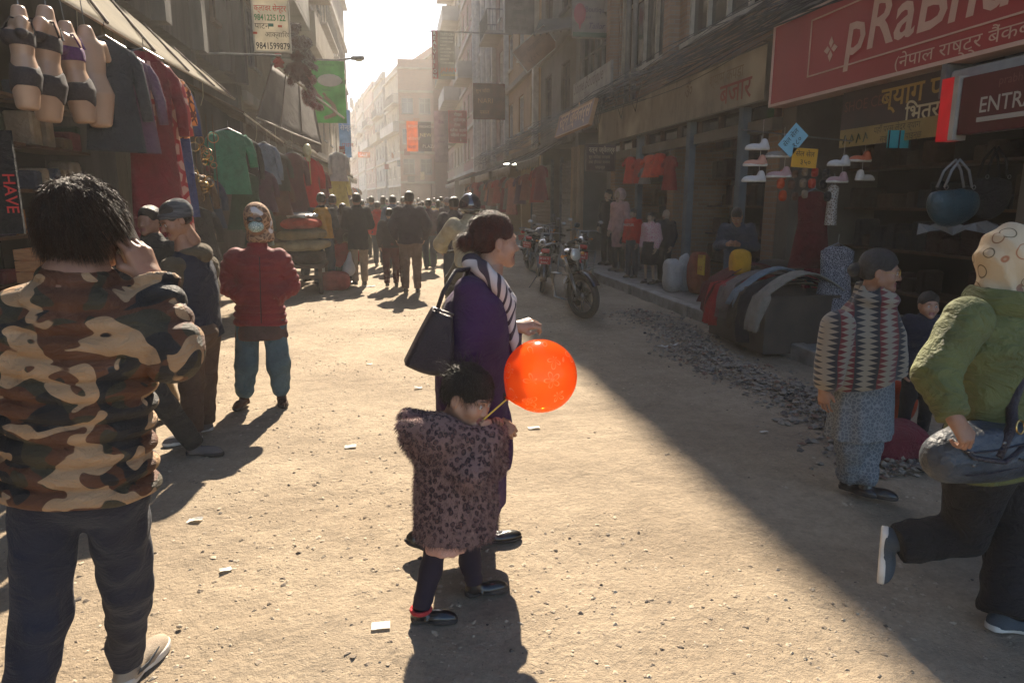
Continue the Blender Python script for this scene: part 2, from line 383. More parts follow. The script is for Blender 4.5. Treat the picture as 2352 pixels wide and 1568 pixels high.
# loose stones: nobody could count them
def stones(name, pts, sizes, cols, mats, flat=.5, label=None, cat=None):
    oc = np.array([(1, 0, 0), (0, 1, 0), (-1, 0, 0), (0, -1, 0), (0, 0, 1), (0, 0, -1), (.75, .75, .3), (-.7, .7, .35)], float)
    of = [(0, 6, 4), (6, 1, 4), (1, 7, 4), (7, 2, 4), (2, 3, 4), (3, 0, 4), (0, 1, 6), (1, 2, 7), (1, 0, 5), (2, 1, 5), (3, 2, 5), (0, 3, 5)]
    of = np.array(of); n = len(pts); V = np.repeat(oc[None], n, 0)*rng.uniform(.65, 1.25, (n, 8, 3))
    V[:, :, 2] *= flat*rng.uniform(.5, 1.3, (n, 1)); a = rng.uniform(0, 6.28, n); t = rng.normal(0, .25, n)
    c, s = np.cos(a)[:, None], np.sin(a)[:, None]
    V[:, :, 0] *= rng.uniform(.7, 1.6, (n, 1)); V[:, :, 2] += V[:, :, 0]*t[:, None]*.4
    X = V[:, :, 0]*c-V[:, :, 1]*s; Y = V[:, :, 0]*s+V[:, :, 1]*c
    V = np.stack([X, Y, V[:, :, 2]], -1)*np.array(sizes)[:, None, None] + np.array(pts)[:, None, :]
    F = (of[None]+np.arange(n)[:, None, None]*8).reshape(-1, 3); mi = np.repeat(cols, len(of))
    o = link(name, mesh_from(V.reshape(-1, 3), F, mats, name, False, mi)); return props(o, label, cat, kind='stuff')
ST = [M('stone_pale', (.46, .38, .28), (.36, .29, .2), scale=40, bump=.3), M('stone_dark', (.11, .085, .065), (.06, .05, .04), scale=40, bump=.3), M('stone_mid', (.30, .24, .17), (.22, .17, .12), scale=40, bump=.3)]
n = 36000
yy = 1.3+(rng.random(n)**2.0)*12.5; xx = rng.uniform(-3.2, 4.0, n)
cl = nz3((xx, yy, xx*0), 3.1, 21)+.6*nz3((xx, yy, xx*0), 8, 22); keep = cl+rng.normal(0, .45, n) > -.05; xx, yy = xx[keep], yy[keep]; n = len(xx)
sz = .0022+.010*rng.random(n)**4.5+.0012*(yy/4); sz[rng.random(n) < .005] = .013
cc = rng.choice([0, 1, 2], n, p=[.50, .10, .40]); sz[cc == 1] *= .95
stones('gravel', np.stack([xx, yy, gheight(xx, yy)+sz*.12], 1), sz, cc, ST, .5, 'scattered pebbles and flakes of stone on the dusty street', 'gravel')
n = 6500; yy = 3.4+rng.random(n)**1.25*6.2; ctr = 3.05+.06*(yy-3.4)+.12*np.sin(yy*1.7); xx = ctr+rng.normal(0, .20, n)
sz = .006+.026*rng.random(n)**3.2; zz = gheight(xx, yy)+sz*.3+.05*np.exp(-((xx-ctr)/.22)**2)*rng.random(n)
RUB = [M('rubble_grey', (.30, .255, .20), (.22, .185, .145), scale=30, bump=.4), M('rubble_dark', (.16, .135, .11), (.11, .09, .075), scale=30, bump=.4), M('rubble_brick', (.26, .15, .10), (.17, .10, .07), scale=30, bump=.4)]
stones('rubble', np.stack([xx, yy, zz], 1), sz, rng.choice([0, 1, 2], n, p=[.66, .24, .10]), RUB, .7, 'long strip of broken stone and rubble in front of the raised pavement', 'rubble')

# ------------------------------------------------------------ pavement and kerb on the right
CONC = M('old_concrete', (.26, .235, .20), (.17, .15, .13), scale=3, bump=.5, bscale=25, rough=.9)
CONC2 = M('kerb_concrete', (.33, .305, .27), (.22, .2, .17), scale=5, bump=.4, bscale=40)
pv = MB(); pv.span((4.14, 3, -.02), (8.5, 70, .146)); pv.build('pavement', CONC).__setitem__('kind', 'structure')
kb = bpy.data.objects.new('kerb', None); kb.location = (4.06, 3, 0); COL.objects.link(kb); kb['kind'] = 'structure'
km = None; random.seed(3)
for k in range(56):
    y0 = 3+k*1.2; b = MB(); j = random.uniform(-.012, .012)
    b.box((4.06+j, y0+.6, .055+random.uniform(-.006, .006)), (.15, 1.185, .2), rz=random.uniform(-.006, .006), bev=.012)
    b.build('kerb_stone', CONC2, kb)
pl = MB(); pl.span((-9, -4, -.03), (-3.0, 60, .10)); pl.build('pavement', CONC).__setitem__('kind', 'structure')

# ------------------------------------------------------------ buildings
GLASS = M('dark_glass', (.035, .04, .045), (.02, .022, .025), scale=1.5, rough=.12, bump=.03, bscale=3, coat=.3)
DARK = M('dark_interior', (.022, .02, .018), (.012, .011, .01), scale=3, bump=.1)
FR_CREAM = M('frame_cream', (.50, .46, .37), (.38, .34, .27), scale=8); FR_GREY = M('frame_grey', (.16, .16, .15), (.1, .1, .1), scale=8)
FR_BROWN = M('frame_brown', (.10, .06, .04), (.06, .04, .03), scale=8); FR_WHITE = M('frame_white', (.62, .60, .55), (.48, .46, .42), scale=6)
def frame3(A):
    A = np.array([A[0], A[1], 0], float); A /= np.linalg.norm(A); return A
def house(label, O, A, L, H, N, wall, fr=FR_GREY, cols=3, shop=3.6, fh=2.9, ww=1.1, wh=1.45, sill=.85, depth=9, seed=0, bands=None, balc=(), cat='building', panes=2, roof=None, ledge=None, pil=None, parapet=.9, tex=True):
    """one house front: O ground corner, A along the street, N outward"""
    rd = random.Random(seed); A = frame3(A); N = frame3(N); O = np.array(O, float); Z = v3(0, 0, 1); M3 = np.array([A, N, Z]).T
    e = empty('building', label, cat, O+A*L/2)
    P = lambda a, n_, z: O + A*a + N*n_ + Z*z
    def bx(m, a0, a1, n0, n1, z0, z1, bev=0): m.box(P((a0+a1)/2, (n0+n1)/2, (z0+z1)/2), (a1-a0, n1-n0, z1-z0), M3=M3, bev=bev)
    wm = MB(); T = .3; nf = max(1, int((H-shop-.3)//fh)); pitch = L/cols
    bx(wm, 0, L, -depth, -T-.12, shop, H)                       # body above the shops
    bx(wm, 0, L, -depth, -3.0, 0, shop)                         # back wall of the shops
    nbay = max(1, int(round(L/3.6)))
    for k in range(nbay+1):                                     # party walls and pillars between the shops
        a = k*L/nbay; a0 = min(max(a-.16, 0), L-.32); bx(wm, a0, a0+.32, -3.0, -.02, 0, shop)
    z = shop; prev = 0
    for f in range(nf):
        zs = shop+f*fh+sill; zt = zs+wh
        bx(wm, 0, L, -T-.12, 0, z, zs)
        for c in range(cols+1):
            a0 = 0 if c == 0 else (c-.5)*pitch+ww/2; a1 = L if c == cols else (c+.5)*pitch-ww/2
            bx(wm, a0, a1, -T-.12, 0, zs, zt)
        z = zt
    bx(wm, 0, L, -T-.12, 0, z, H+parapet)
    wm.build('wall', wall, e)
    if bands is not None:
        for f in range(nf+1): bm_ = MB(); bx(bm_, -.03, L+.03, .003, .12+.05*(f % 2), shop+f*fh-.12, shop+f*fh+.12, bev=.02); bm_.build('string_course', bands, e)
    fm_ = {}
    for f in range(nf):
        for c in range(cols):
            a = (c+.5)*pitch; zs = shop+f*fh+sill
            w2 = ww/2; m = MB(); t = .06; n0, n1 = -.17, -.05
            bx(m, a-w2, a+w2, n0, n1, zs, zs+t); bx(m, a-w2, a+w2, n0, n1, zs+wh-t, zs+wh)
            for q in range(panes+1):
                x0 = a-w2+(ww-t)*q/panes; bx(m, x0, x0+t, n0, n1, zs+t, zs+wh-t)
            bx(m, a-w2+t, a+w2-t, -.15, -.07, zs+wh*.68, zs+wh*.68+.045)
            bx(m, a-w2-.06, a+w2+.06, .004, .10, zs-.08, zs)
            fo = m.build('window', fr, e)
            m = MB(); bx(m, a-w2+.02, a+w2-.02, -.125, -.115, zs+.02, zs+wh-.02); m.build('pane', GLASS, fo)
    for (f, a0, a1, dpt, kind) in balc:
        z0 = shop+f*fh; b = MB(); bx(b, a0, a1, .003, dpt, z0-.14, z0, bev=.015)
        if kind == 'solid': bx(b, a0, a1, dpt-.12, dpt, z0, z0+.9); bx(b, a0, a0+.12, .003, dpt-.12, z0, z0+.9); bx(b, a1-.12, a1, .003, dpt-.12, z0, z0+.9)
        bo = b.build('balcony', bands or wall, e)
        if kind == 'rail':
            b = MB()
            for q in np.arange(a0+.03, a1, .16): b.tube([P(q, dpt-.05, z0), P(q, dpt-.05, z0+.9)], .012, 5)
            b.tube([P(a0, dpt-.05, z0+.9), P(a1, dpt-.05, z0+.9)], .022, 6)
            for s_ in (a0+.03, a1-.03):
                b.tube([P(s_, .01, z0+.9), P(s_, dpt-.05, z0+.9)], .022, 6)
                for q in np.arange(.12, dpt-.1, .16): b.tube([P(s_, q, z0), P(s_, q, z0+.9)], .012, 5)
            b.build('railing', FR_GREY, bo)
    if pil is not None:
        for a in pil[1]: m = MB(); bx(m, a-.14, a+.14, .004, .20, pil[2], H); m.build('pilaster', pil[0], e)
    b = MB(); bx(b, -.1, L+.1, -.6, .28, H-.05, H+.12, bev=.03); b.build('cornice', bands or wall, e)
    if roof:
        b = MB()
        for q in range(roof):
            a = rd.uniform(.5, L-.5); n_ = -rd.uniform(.5, 2.5); hh = rd.uniform(1.2, 2.6)
            b.tube([P(a, n_, H), P(a, n_, H+parapet+hh)], .03, 5); b.tube([P(a-.4, n_, H+parapet+hh*.8), P(a+.4, n_, H+parapet+hh*.9)], .018, 4)
        b.build('antenna', FR_GREY, e)
    return e
W1 = M('plaster_brown', (.17, .145, .115), (.12, .10, .08), scale=1.3, bump=.4, bscale=20)
W2 = M('plaster_cream', (.30, .25, .18), (.22, .18, .13), scale=1.2, bump=.4, bscale=20)
W3 = M('plaster_grey', (.22, .21, .19), (.15, .145, .13), scale=1.1, bump=.4, bscale=20)
W4 = M('plaster_ochre', (.40, .27, .14), (.31, .2, .11), scale=1.2, bump=.4, bscale=20)
W5 = M('plaster_white', (.36, .33, .30), (.27, .25, .22), scale=1., bump=.3, bscale=20)
W6 = M('plaster_pink', (.31, .21, .165), (.23, .16, .13), scale=1.2, bump=.3, bscale=20)
BR = brickmat('brick_red', (.27, .125, .08), (.19, .09, .06), (.28, .25, .21))
BR2 = brickmat('brick_tan', (.30, .19, .12), (.22, .135, .09), (.24, .21, .17))
WST = M('plaster_striated', (.085, .078, .068), (.055, .05, .045), scale=2.2, bump=.5, bscale=9, stretch=(3, 3, .25))
XR, XL = 5.15, -3.35
UP = (0, 1, 0); NR = (-1, 0, 0); NL = (1, 0, 0)
house('near brown building above the red bank board', (XR, 1.0, 0), UP, 7.9, 20, NR, W1, FR_BROWN, cols=3, shop=3.95, bands=W3, seed=1)
house('brick building with tall cream window frames above the long beige board', (XR, 8.92, 0), UP, 7.6, 20, NR, BR2, FR_CREAM, cols=2, shop=3.7, fh=3.0, ww=2.9, wh=2.1, sill=.62, panes=4, bands=None, pil=(BR2, [.2, 3.8, 7.4], 3.72), seed=2)
house('glazed grey building between the brick one and the dark one, boutique banner on it', (XR, 16.54, 0), UP, 3.5, 21, NR, W3, FR_GREY, cols=1, shop=3.5, ww=2.6, wh=2.2, sill=.4, panes=4, seed=3)
house('dark brown building with a tilted board above its eave', (XR, 20.06, 0), UP, 4.9, 19.5, NR, W1, FR_BROWN, cols=2, shop=3.4, bands=W1, balc=[(2, .2, 4.6, 1.0, 'solid')], seed=4)
house('ochre building with white pipes in the middle of the right side', (XR, 24.98, 0), UP, 7.9, 21.4, NR, W4, FR_WHITE, cols=3, shop=3.5, bands=W2, pil=(FR_WHITE, [.5, 7.3], 3.5), seed=5)
house('low narrow pink building beyond the ochre one', (XR, 32.9, 0), UP, 3.2, 19.2, NR, W6, FR_WHITE, cols=1, shop=3.4, bands=W5, balc=[(2, .1, 3.0, .9, 'rail')], seed=6)
house('tall white fronted building with vertical pilasters', (XR, 36.12, 0), UP, 9.5, 23, NR, W5, FR_WHITE, cols=4, shop=3.4, bands=None, pil=(FR_WHITE, [.3, 2.5, 4.8, 7.1, 9.2], 3.4), seed=7)
house('red brick building past the white fronted one', (XR, 45.64, 0), UP, 8.4, 22, NR, BR, FR_CREAM, cols=3, bands=W5, balc=[(2, .3, 4, 1.1, 'solid'), (4, .3, 4, 1.1, 'solid')], seed=8)
house('cream building with stepped balconies at the skyline', (XR, 54.06, 0), UP, 9, 22.5, NR, W2, FR_CREAM, cols=3, bands=W5, balc=[(f, 2, 8.8, 1.3, 'solid') for f in (1, 2, 3, 4, 5)], seed=9, roof=3)
house('last tall cream building before the street bends', (XR, 63.1, 0), UP, 8, 18.5, NR, W6, FR_CREAM, cols=3, bands=W2, balc=[(3, 1, 7, 1.2, 'rail')], roof=3, seed=10)
# the street bends left: stepped house fronts that face back along it
bend = [(3.9, 72, 1.6, 81, 15.6, BR, FR_WHITE, 'brick corner house facing up the street where it bends'),
        (.8, 78, -1.0, 89, 15.2, W2, FR_CREAM, 'cream house in the haze past the brick corner house'),
        (-1.3, 90, -2.7, 100, 16.2, W3, FR_GREY, 'grey house in the haze with water tank on its roof'),
        (-2.9, 101, -4.6, 112, 16.8, W6, FR_CREAM, 'pink house in the haze, second beyond the grey one'),
        (-4.8, 113, -6.6, 128, 17.0, W5, FR_GREY, 'pale house far in the haze'),
        (-6.8, 130, -9.3, 150, 17.4, BR, FR_WHITE, 'small red house almost lost in the haze'),
        (-9.5, 152, -13, 178, 17.8, W2, FR_CREAM, 'farthest house closing the street in the haze')]
for k, (x0, y0, x1, y1, H, wl, fr, lab) in enumerate(bend):
    A = v3(x1-x0, y1-y0, 0); L = np.linalg.norm(A); A /= L; Nn = v3(-A[1], A[0], 0)
    house(lab, (x0, y0, 0), A, L, H, Nn, wl, fr, cols=3, shop=3.3, bands=W5 if k % 2 else W2, depth=9, seed=20+k, roof=3, balc=[(2, .5, L-.5, .9, 'solid'), (3, .5, L*.6, .9, 'rail')])
    # gable wall towards us
house('brick gable end facing the camera at the bend', (3.85, 71.4, 0), (-1, 0, 0), 3.4, 14.2, (0, -1, 0), BR, FR_GREY, cols=2, shop=3.4, depth=1.2, bands=W2, seed=40, roof=2)
# left side
house('dark near building above the cream awning on the left', (XL, -2, 0), UP, 11.6, 17, NL, WST, FR_BROWN, cols=4, shop=4.25, seed=50, fh=3.2)
house('dark striped plaster building behind the white phone banner', (XL, 9.62, 0), UP, 7.2, 17.5, NL, WST, FR_BROWN, cols=2, shop=4.1, seed=51, ww=1.0, pil=(WST, [.3, 1.6, 3.6, 5.5, 6.9], 4.1))
house('brown building behind the plush toys on the left', (XL, 16.84, 0), UP, 6.3, 18, NL, W1, FR_GREY, cols=2, shop=3.9, seed=52, bands=W3, balc=[(1, 1, 6.2, .9, 'solid'), (2, 1, 6.2, .9, 'solid'), (3, 1, 6.2, .9, 'solid')])
house('grey building with slanting balcony fronts behind the green banner', (XL, 23.16, 0), UP, 7.4, 18.5, NL, W3, FR_GREY, cols=3, shop=3.6, seed=53, bands=W2, balc=[(f, .5, 7.2, 1.0, 'solid') for f in (1, 2, 3, 4)])
house('cream building with a small railed balcony at the edge of the sky', (XL, 30.6, 0), UP, 9.4, 19, NL, W2, FR_GREY, cols=3, shop=3.6, seed=54, bands=W5, balc=[(1, 3, 9.2, .55, 'rail'), (2, 3, 9.2, .55, 'rail'), (3, 3, 9.2, .6, 'solid'), (4, 1, 9.2, .6, 'solid')])
house('far left brown building, last one before the bend', (XL, 40.1, 0), UP, 14, 15, NL, W1, FR_CREAM, cols=4, shop=3.5, seed=55, bands=W5, balc=[(2, .5, 6, .5, 'rail')])
# haze in the air of the whole street
hz = MB(); hz.span((-40, -8, -1.2), (40, 260, 27)); ho = hz.build('haze', [], None); ho['kind'] = 'stuff'
hm = bpy.data.materials.new('haze'); hm.use_nodes = True; hn = hm.node_tree.nodes; hl = hm.node_tree.links
for q in list(hn): 
    if q.type == 'BSDF_PRINCIPLED': hn.remove(q)
pvn = hn.new('ShaderNodeVolumePrincipled'); pvn.inputs['Color'].default_value = (1, .965, .92, 1); pvn.inputs['Density'].default_value = .0019; pvn.inputs['Anisotropy'].default_value = .45
hl.new(pvn.outputs[0], hn['Material Output'].inputs['Volume']); ho.data.materials.append(hm)
# ------------------------------------------------------------ people
def unit(a): a = np.asarray(a, float); return a/(np.linalg.norm(a)+1e-9)
def frm(fwd, up=(0, 0, 1)):
    f = unit(fwd); r_ = unit(np.cross(f, np.asarray(up, float))); u = np.cross(r_, f); return np.array([r_, f, u]).T   # columns: right, forward, up
_cache = {}
def head_shape(h, child=False):
    key = ('head', h, child)
    if key in _cache: return _cache[key]
    c = 1.0 if not child else 1.12
    def f(P):
        d = ell(P, (0, -.014, .030), (.074, .094, .084))
        d = smin(d, ell(P, (0, .020, -.028), (.060*(1.04 if child else 1), .066, .078)), .03)
        for s in (-1, 1):
            d = smin(d, cone(P, (s*.054, -.002, -.052), (s*.012, .070, -.093), .020, .018), .03)
            d = smin(d, ell(P, (s*.036, .060, -.034), (.026*c, .026, .026*c)), .025)
        d = smin(d, ell(P, (0, .076, -.096), (.018, .018, .016)), .02)
        d = smin(d, ell(P, (0, .074, .016), (.050, .018, .013)), .02)
        for s in (-1, 1): d = smax(d, -ell(P, (s*.031, .096, -.004), (.019, .016, .012)), .014)
        for s in (-1, 1):                                        # eyelids
            d = smin(d, ell(P, (s*.031, .0765, -.004), (.016, .0125, .0105)), .004)
            d = smax(d, -ell(P, (s*.031, .092, -.005), (.0125, .007, .0032)), .002)
        nl = .90 if child else 1
        d = smin(d, cone(P, (0, .084, .004), (0, .106*nl, -.034), .0075, .0115), .012)
        for s in (-1, 1): d = smin(d, ell(P, (s*.0125, .0935, -.039), (.0085, .010, .0075)), .006)
        d = smin(d, ell(P, (0, .086, -.0615), (.023, .0105, .0068)), .006)
        d = smin(d, ell(P, (0, .0845, -.0735), (.019, .0105, .0078)), .006)
        d = smax(d, -ell(P, (0, .099, -.0672), (.022, .009, .0017)), .003)
        for s in (-1, 1):
            e = ell(P, (s*.080, -.010, -.014), (.0075, .019, .031)); e = smax(e, -ell(P, (s*.088, -.006, -.010), (.006, .011, .019)), .004)
            d = smin(d, e, .008)
        d = smin(d, cone(P, (0, -.022, -.05), (0, -.034, -.17), .050, .056), .03)
        return d
    V, F = surf(f, (-.1, -.125, -.19), (.1, .13, .125), h, None, relax=1 if h > .006 else 0)
    fc = V[F].mean(1); lips = ((np.abs(fc[:, 0]) < .024) & (fc[:, 1] > .079) & (fc[:, 2] < -.0555) & (fc[:, 2] > -.082)).astype(int)
    _cache[key] = (V, F, lips); return _cache[key]
def hand_shape(h, pose):
    key = ('hand', h, pose)
    if key in _cache: return _cache[key]
    cu = {'relax': (.35, .5, .3), 'grip': (1.25, 1.45, .9), 'hold': (.75, 1.05, .6), 'flat': (.1, .15, .1), 'phone': (.62, .95, .55), 'fist': (1.5, 1.6, 1.0)}[pose]
    segs = []
    K = [(.031, .086, .0), (.010, .092, .003), (-.011, .088, .002), (-.030, .078, -.003)]
    Ln = [(.042, .025, .020), (.046, .028, .021), (.042, .026, .020), (.033, .019, .018)]; rr = [.0092, .0095, .0090, .0080]
    for i, k in enumerate(K):
        p = np.array(k); a = 0; sp = (.10, .03, -.04, -.13)[i]
        for j in range(3):
            a += cu[j]*(1+.12*(i-1)); q = p + Ln[i][j]*np.array([math.sin(sp)*math.cos(a), math.cos(a)*math.cos(sp), -math.sin(a)])
            segs.append((i, p, q, rr[i]*(1-.10*j), rr[i]*(1-.10*(j+1)))); p = q
    t = {'relax': [(.052, .052, -.014), (.060, .082, -.022)], 'flat': [(.056, .05, -.006), (.072, .078, -.01)]}.get(pose, [(.050, .055, -.026), (.034, .084, -.044)])
    def f(P):
        d = None
        for i, k in enumerate(K):
            e = cone(P, (k[0]*.55, .0, -.002), (k[0], k[1]-.004, k[2]-.003), .0165, .0125); d = e if d is None else smin(d, e, .016)
        d = smin(d, ell(P, (.024, .034, -.010), (.017, .030, .015)), .012)
        d = smin(d, cone(P, (0, -.06, 0), (0, .01, 0), .026, .024), .02)
        fg = {}
        for i, a, b, ra, rb in segs: e = cone(P, a, b, ra, rb); fg[i] = e if i not in fg else smin(fg[i], e, .003)
        g = None
        for e in fg.values(): g = e if g is None else np.minimum(g, e)
        d = smin(d, g, .005)
        e = smin(cone(P, (.022, .022, -.006), t[0], .0145, .0115), cone(P, t[0], t[1], .0115, .0088), .003)
        return smin(d, e, .008)
    V, F = surf(f, (-.06, -.07, -.11), (.09, .20, .04), h, None, relax=0 if h < .005 else 1)
    _cache[key] = (V, F); return _cache[key]
def shoe_shape(h, kind):
    key = ('shoe', h, kind)
    if key in _cache: return _cache[key]
    def out(P, e, z0, z1):
        d = np.minimum(ell(P, (0, -.035, .03), (.035+e, .048+e, 9)), ell(P, (.004, .10, .03), (.046+e, .085+e, 9)))
        x, y = np.abs(P[0]), P[1]
        m = np.maximum(np.abs(P[1]-.03)-.09, x-(.033+e)); d = smin(d, m, .02); return smax(d, np.maximum(P[2]-z1, z0-P[2]), .006)
    def up(P):
        top = .085 if kind != 'flat' else .055
        d = ell(P, (.002, .085, .022), (.045, .098, .047 if kind != 'flat' else .033))
        d = smin(d, ell(P, (0, -.02, .03), (.038, .06, .055)), .02)
        d = smin(d, cone(P, (0, -.025, .03), (0, -.022, top), .038, .036), .02)
        if kind == 'boot': d = smin(d, cone(P, (0, -.025, .05), (0, -.02, .17), .042, .047), .02)
        if kind == 'flat': d = smax(d, -ell(P, (0, .02, .075), (.028, .062, .035)), .006)
        return smax(d, .014-P[2], .004)
    so = .016 if kind == 'flat' else .030
    A = surf(up, (-.06, -.10, 0), (.06, .20, .19), h, None); B = surf(lambda P: out(P, 0, 0, so), (-.07, -.11, -.01), (.07, .20, .05), h, None, relax=0)
    _cache[key] = (A, B); return _cache[key]
def hair_shape(h, kind):
    key = ('hair', h, kind)
    if key in _cache: return _cache[key]
    def f(P):
        t = {'messy': .019, 'bun': .010, 'child': .013}.get(kind, .010)
        d = ell(P, (0, -.018, .034), (.074+t, .094+t, .086+t*1.1))
        if kind == 'messy': d = smin(d, ell(P, (0, -.055, -.01), (.080, .060, .085)), .02)+.006*nz3(P, 90, 5)
        elif kind != 'bald': d = smin(d, ell(P, (0, -.045, -.008), (.072, .060, .074)), .03)+.0035*nz3(P, 75, 2)
        face = {'messy': (0, .105, -.03), 'short': (0, .105, -.025), 'bun': (0, .115, -.025), 'child': (0, .118, -.038), 'long': (0, .11, -.03)}[kind]
        fr = {'child': (.078, .072, .072), 'bun': (.082, .078, .080)}.get(kind, (.085, .075, .078))
        d = smax(d, -ell(P, face, fr), .008)
        for s in (-1, 1): d = smax(d, -ell(P, (s*.086, .004, -.022), (.03, .030, .038)), .008)
        lowz = {'short': -.055, 'messy': -.095, 'bun': -.06, 'child': -.045}.get(kind, -.2)
        d = smax(d, (lowz-P[2])+.25*np.maximum(P[1]+.02, 0), .02)
        if kind == 'bun': d = smin(d, ell(P, (0, -.135, -.012), (.044, .036, .042))+.002*nz3(P, 160, 4), .012)
        if kind == 'long': d = smin(d, ell(P, (0, -.06, -.09), (.075, .045, .14)), .03); d = smax(d, -ell(P, face, fr), .008)
        return d
    lo = (-.11, -.19, -.24 if kind == 'long' else -.12)
    r_ = surf(f, lo, (.11, .12, .15), h, None, relax=0 if kind == 'messy' else 1); _cache[key] = r_; return r_
def normals(V, F):
    a = np.cross(V[F[:, 1]]-V[F[:, 0]], V[F[:, 2]]-V[F[:, 0]]); n_ = a/(np.linalg.norm(a, axis=1, keepdims=True)+1e-12); return n_
def cards(V, F, n, length, width, droop, rs, mask=None, bend=.5, jit=.35, segs=2, flow=None, outward=1.):
    """hair or fur: thin tapering blades grown from a surface (world coordinates)"""
    g = np.random.default_rng(rs); cen = V[F].mean(1); nr = normals(V, F)
    C0 = V.mean(0)
    if ((cen-C0)*nr).sum() < 0: nr = -nr
    ok = np.arange(len(F)) if mask is None else np.where(mask(cen, nr))[0]
    if len(ok) == 0: return np.zeros((0, 3)), np.zeros((0, 3), int)
    k = g.choice(ok, n); u = g.random((n, 2)); A, B, C_ = V[F[k, 0]], V[F[k, 1]], V[F[k, 3]]
    p = A+(B-A)*u[:, :1]+(C_-A)*u[:, 1:]; N_ = nr[k]*outward+g.normal(0, jit, (n, 3)); dn = np.array(droop, float)[None]
    if flow is not None: N_ = N_ + flow(p)
    N_ /= np.linalg.norm(N_, axis=1, keepdims=True)+1e-9
    L = length*g.uniform(.55, 1.25, (n, 1)); side = np.cross(N_, g.normal(size=(n, 3))); side /= np.linalg.norm(side, axis=1, keepdims=True)+1e-9
    Vs = []; 
    for s in range(segs):
        t = s/segs; q = p+N_*L*t+dn*L*t*t*bend; w_ = width*(1-t*.6)/2; Vs += [q-side*w_, q+side*w_]
    Vs.append(p+N_*L+dn*L*bend); m = 2*segs+1
    W = np.stack(Vs, 1).reshape(-1, 3); T = []
    for s in range(segs-1): a = 2*s; T += [(a, a+1, a+3), (a, a+3, a+2)]
    a = 2*(segs-1); T.append((a, a+1, a+2)); T = np.array(T)
    return W, (T[None]+np.arange(n)[:, None, None]*m).reshape(-1, 3)
SKIN = M('skin_brown', (.30, .155, .095), (.25, .125, .075), scale=25, rough=.55, bump=.12, bscale=300, sub=.08)
SKIN2 = M('skin_light_brown', (.40, .225, .145), (.34, .18, .115), scale=25, rough=.5, bump=.12, bscale=300, sub=.08)
LIPS = M('lips', (.24, .085, .07), (.2, .07, .06), scale=60, rough=.45, bump=.1, bscale=300)
HAIR = M('hair_black', (.014, .010, .008), (.022, .014, .009), scale=60, rough=.38, bump=.6, bscale=420, stretch=(1, 1, .25))
HAIRB = M('hair_dark_brown', (.055, .026, .011), (.025, .013, .007), scale=80, rough=.5, bump=.6, bscale=420, stretch=(1, 1, .25))
EYEW = M('eye_white', (.55, .52, .48), rough=.15, bump=0); EYED = M('eye_dark', (.02, .012, .008), rough=.08, bump=0)
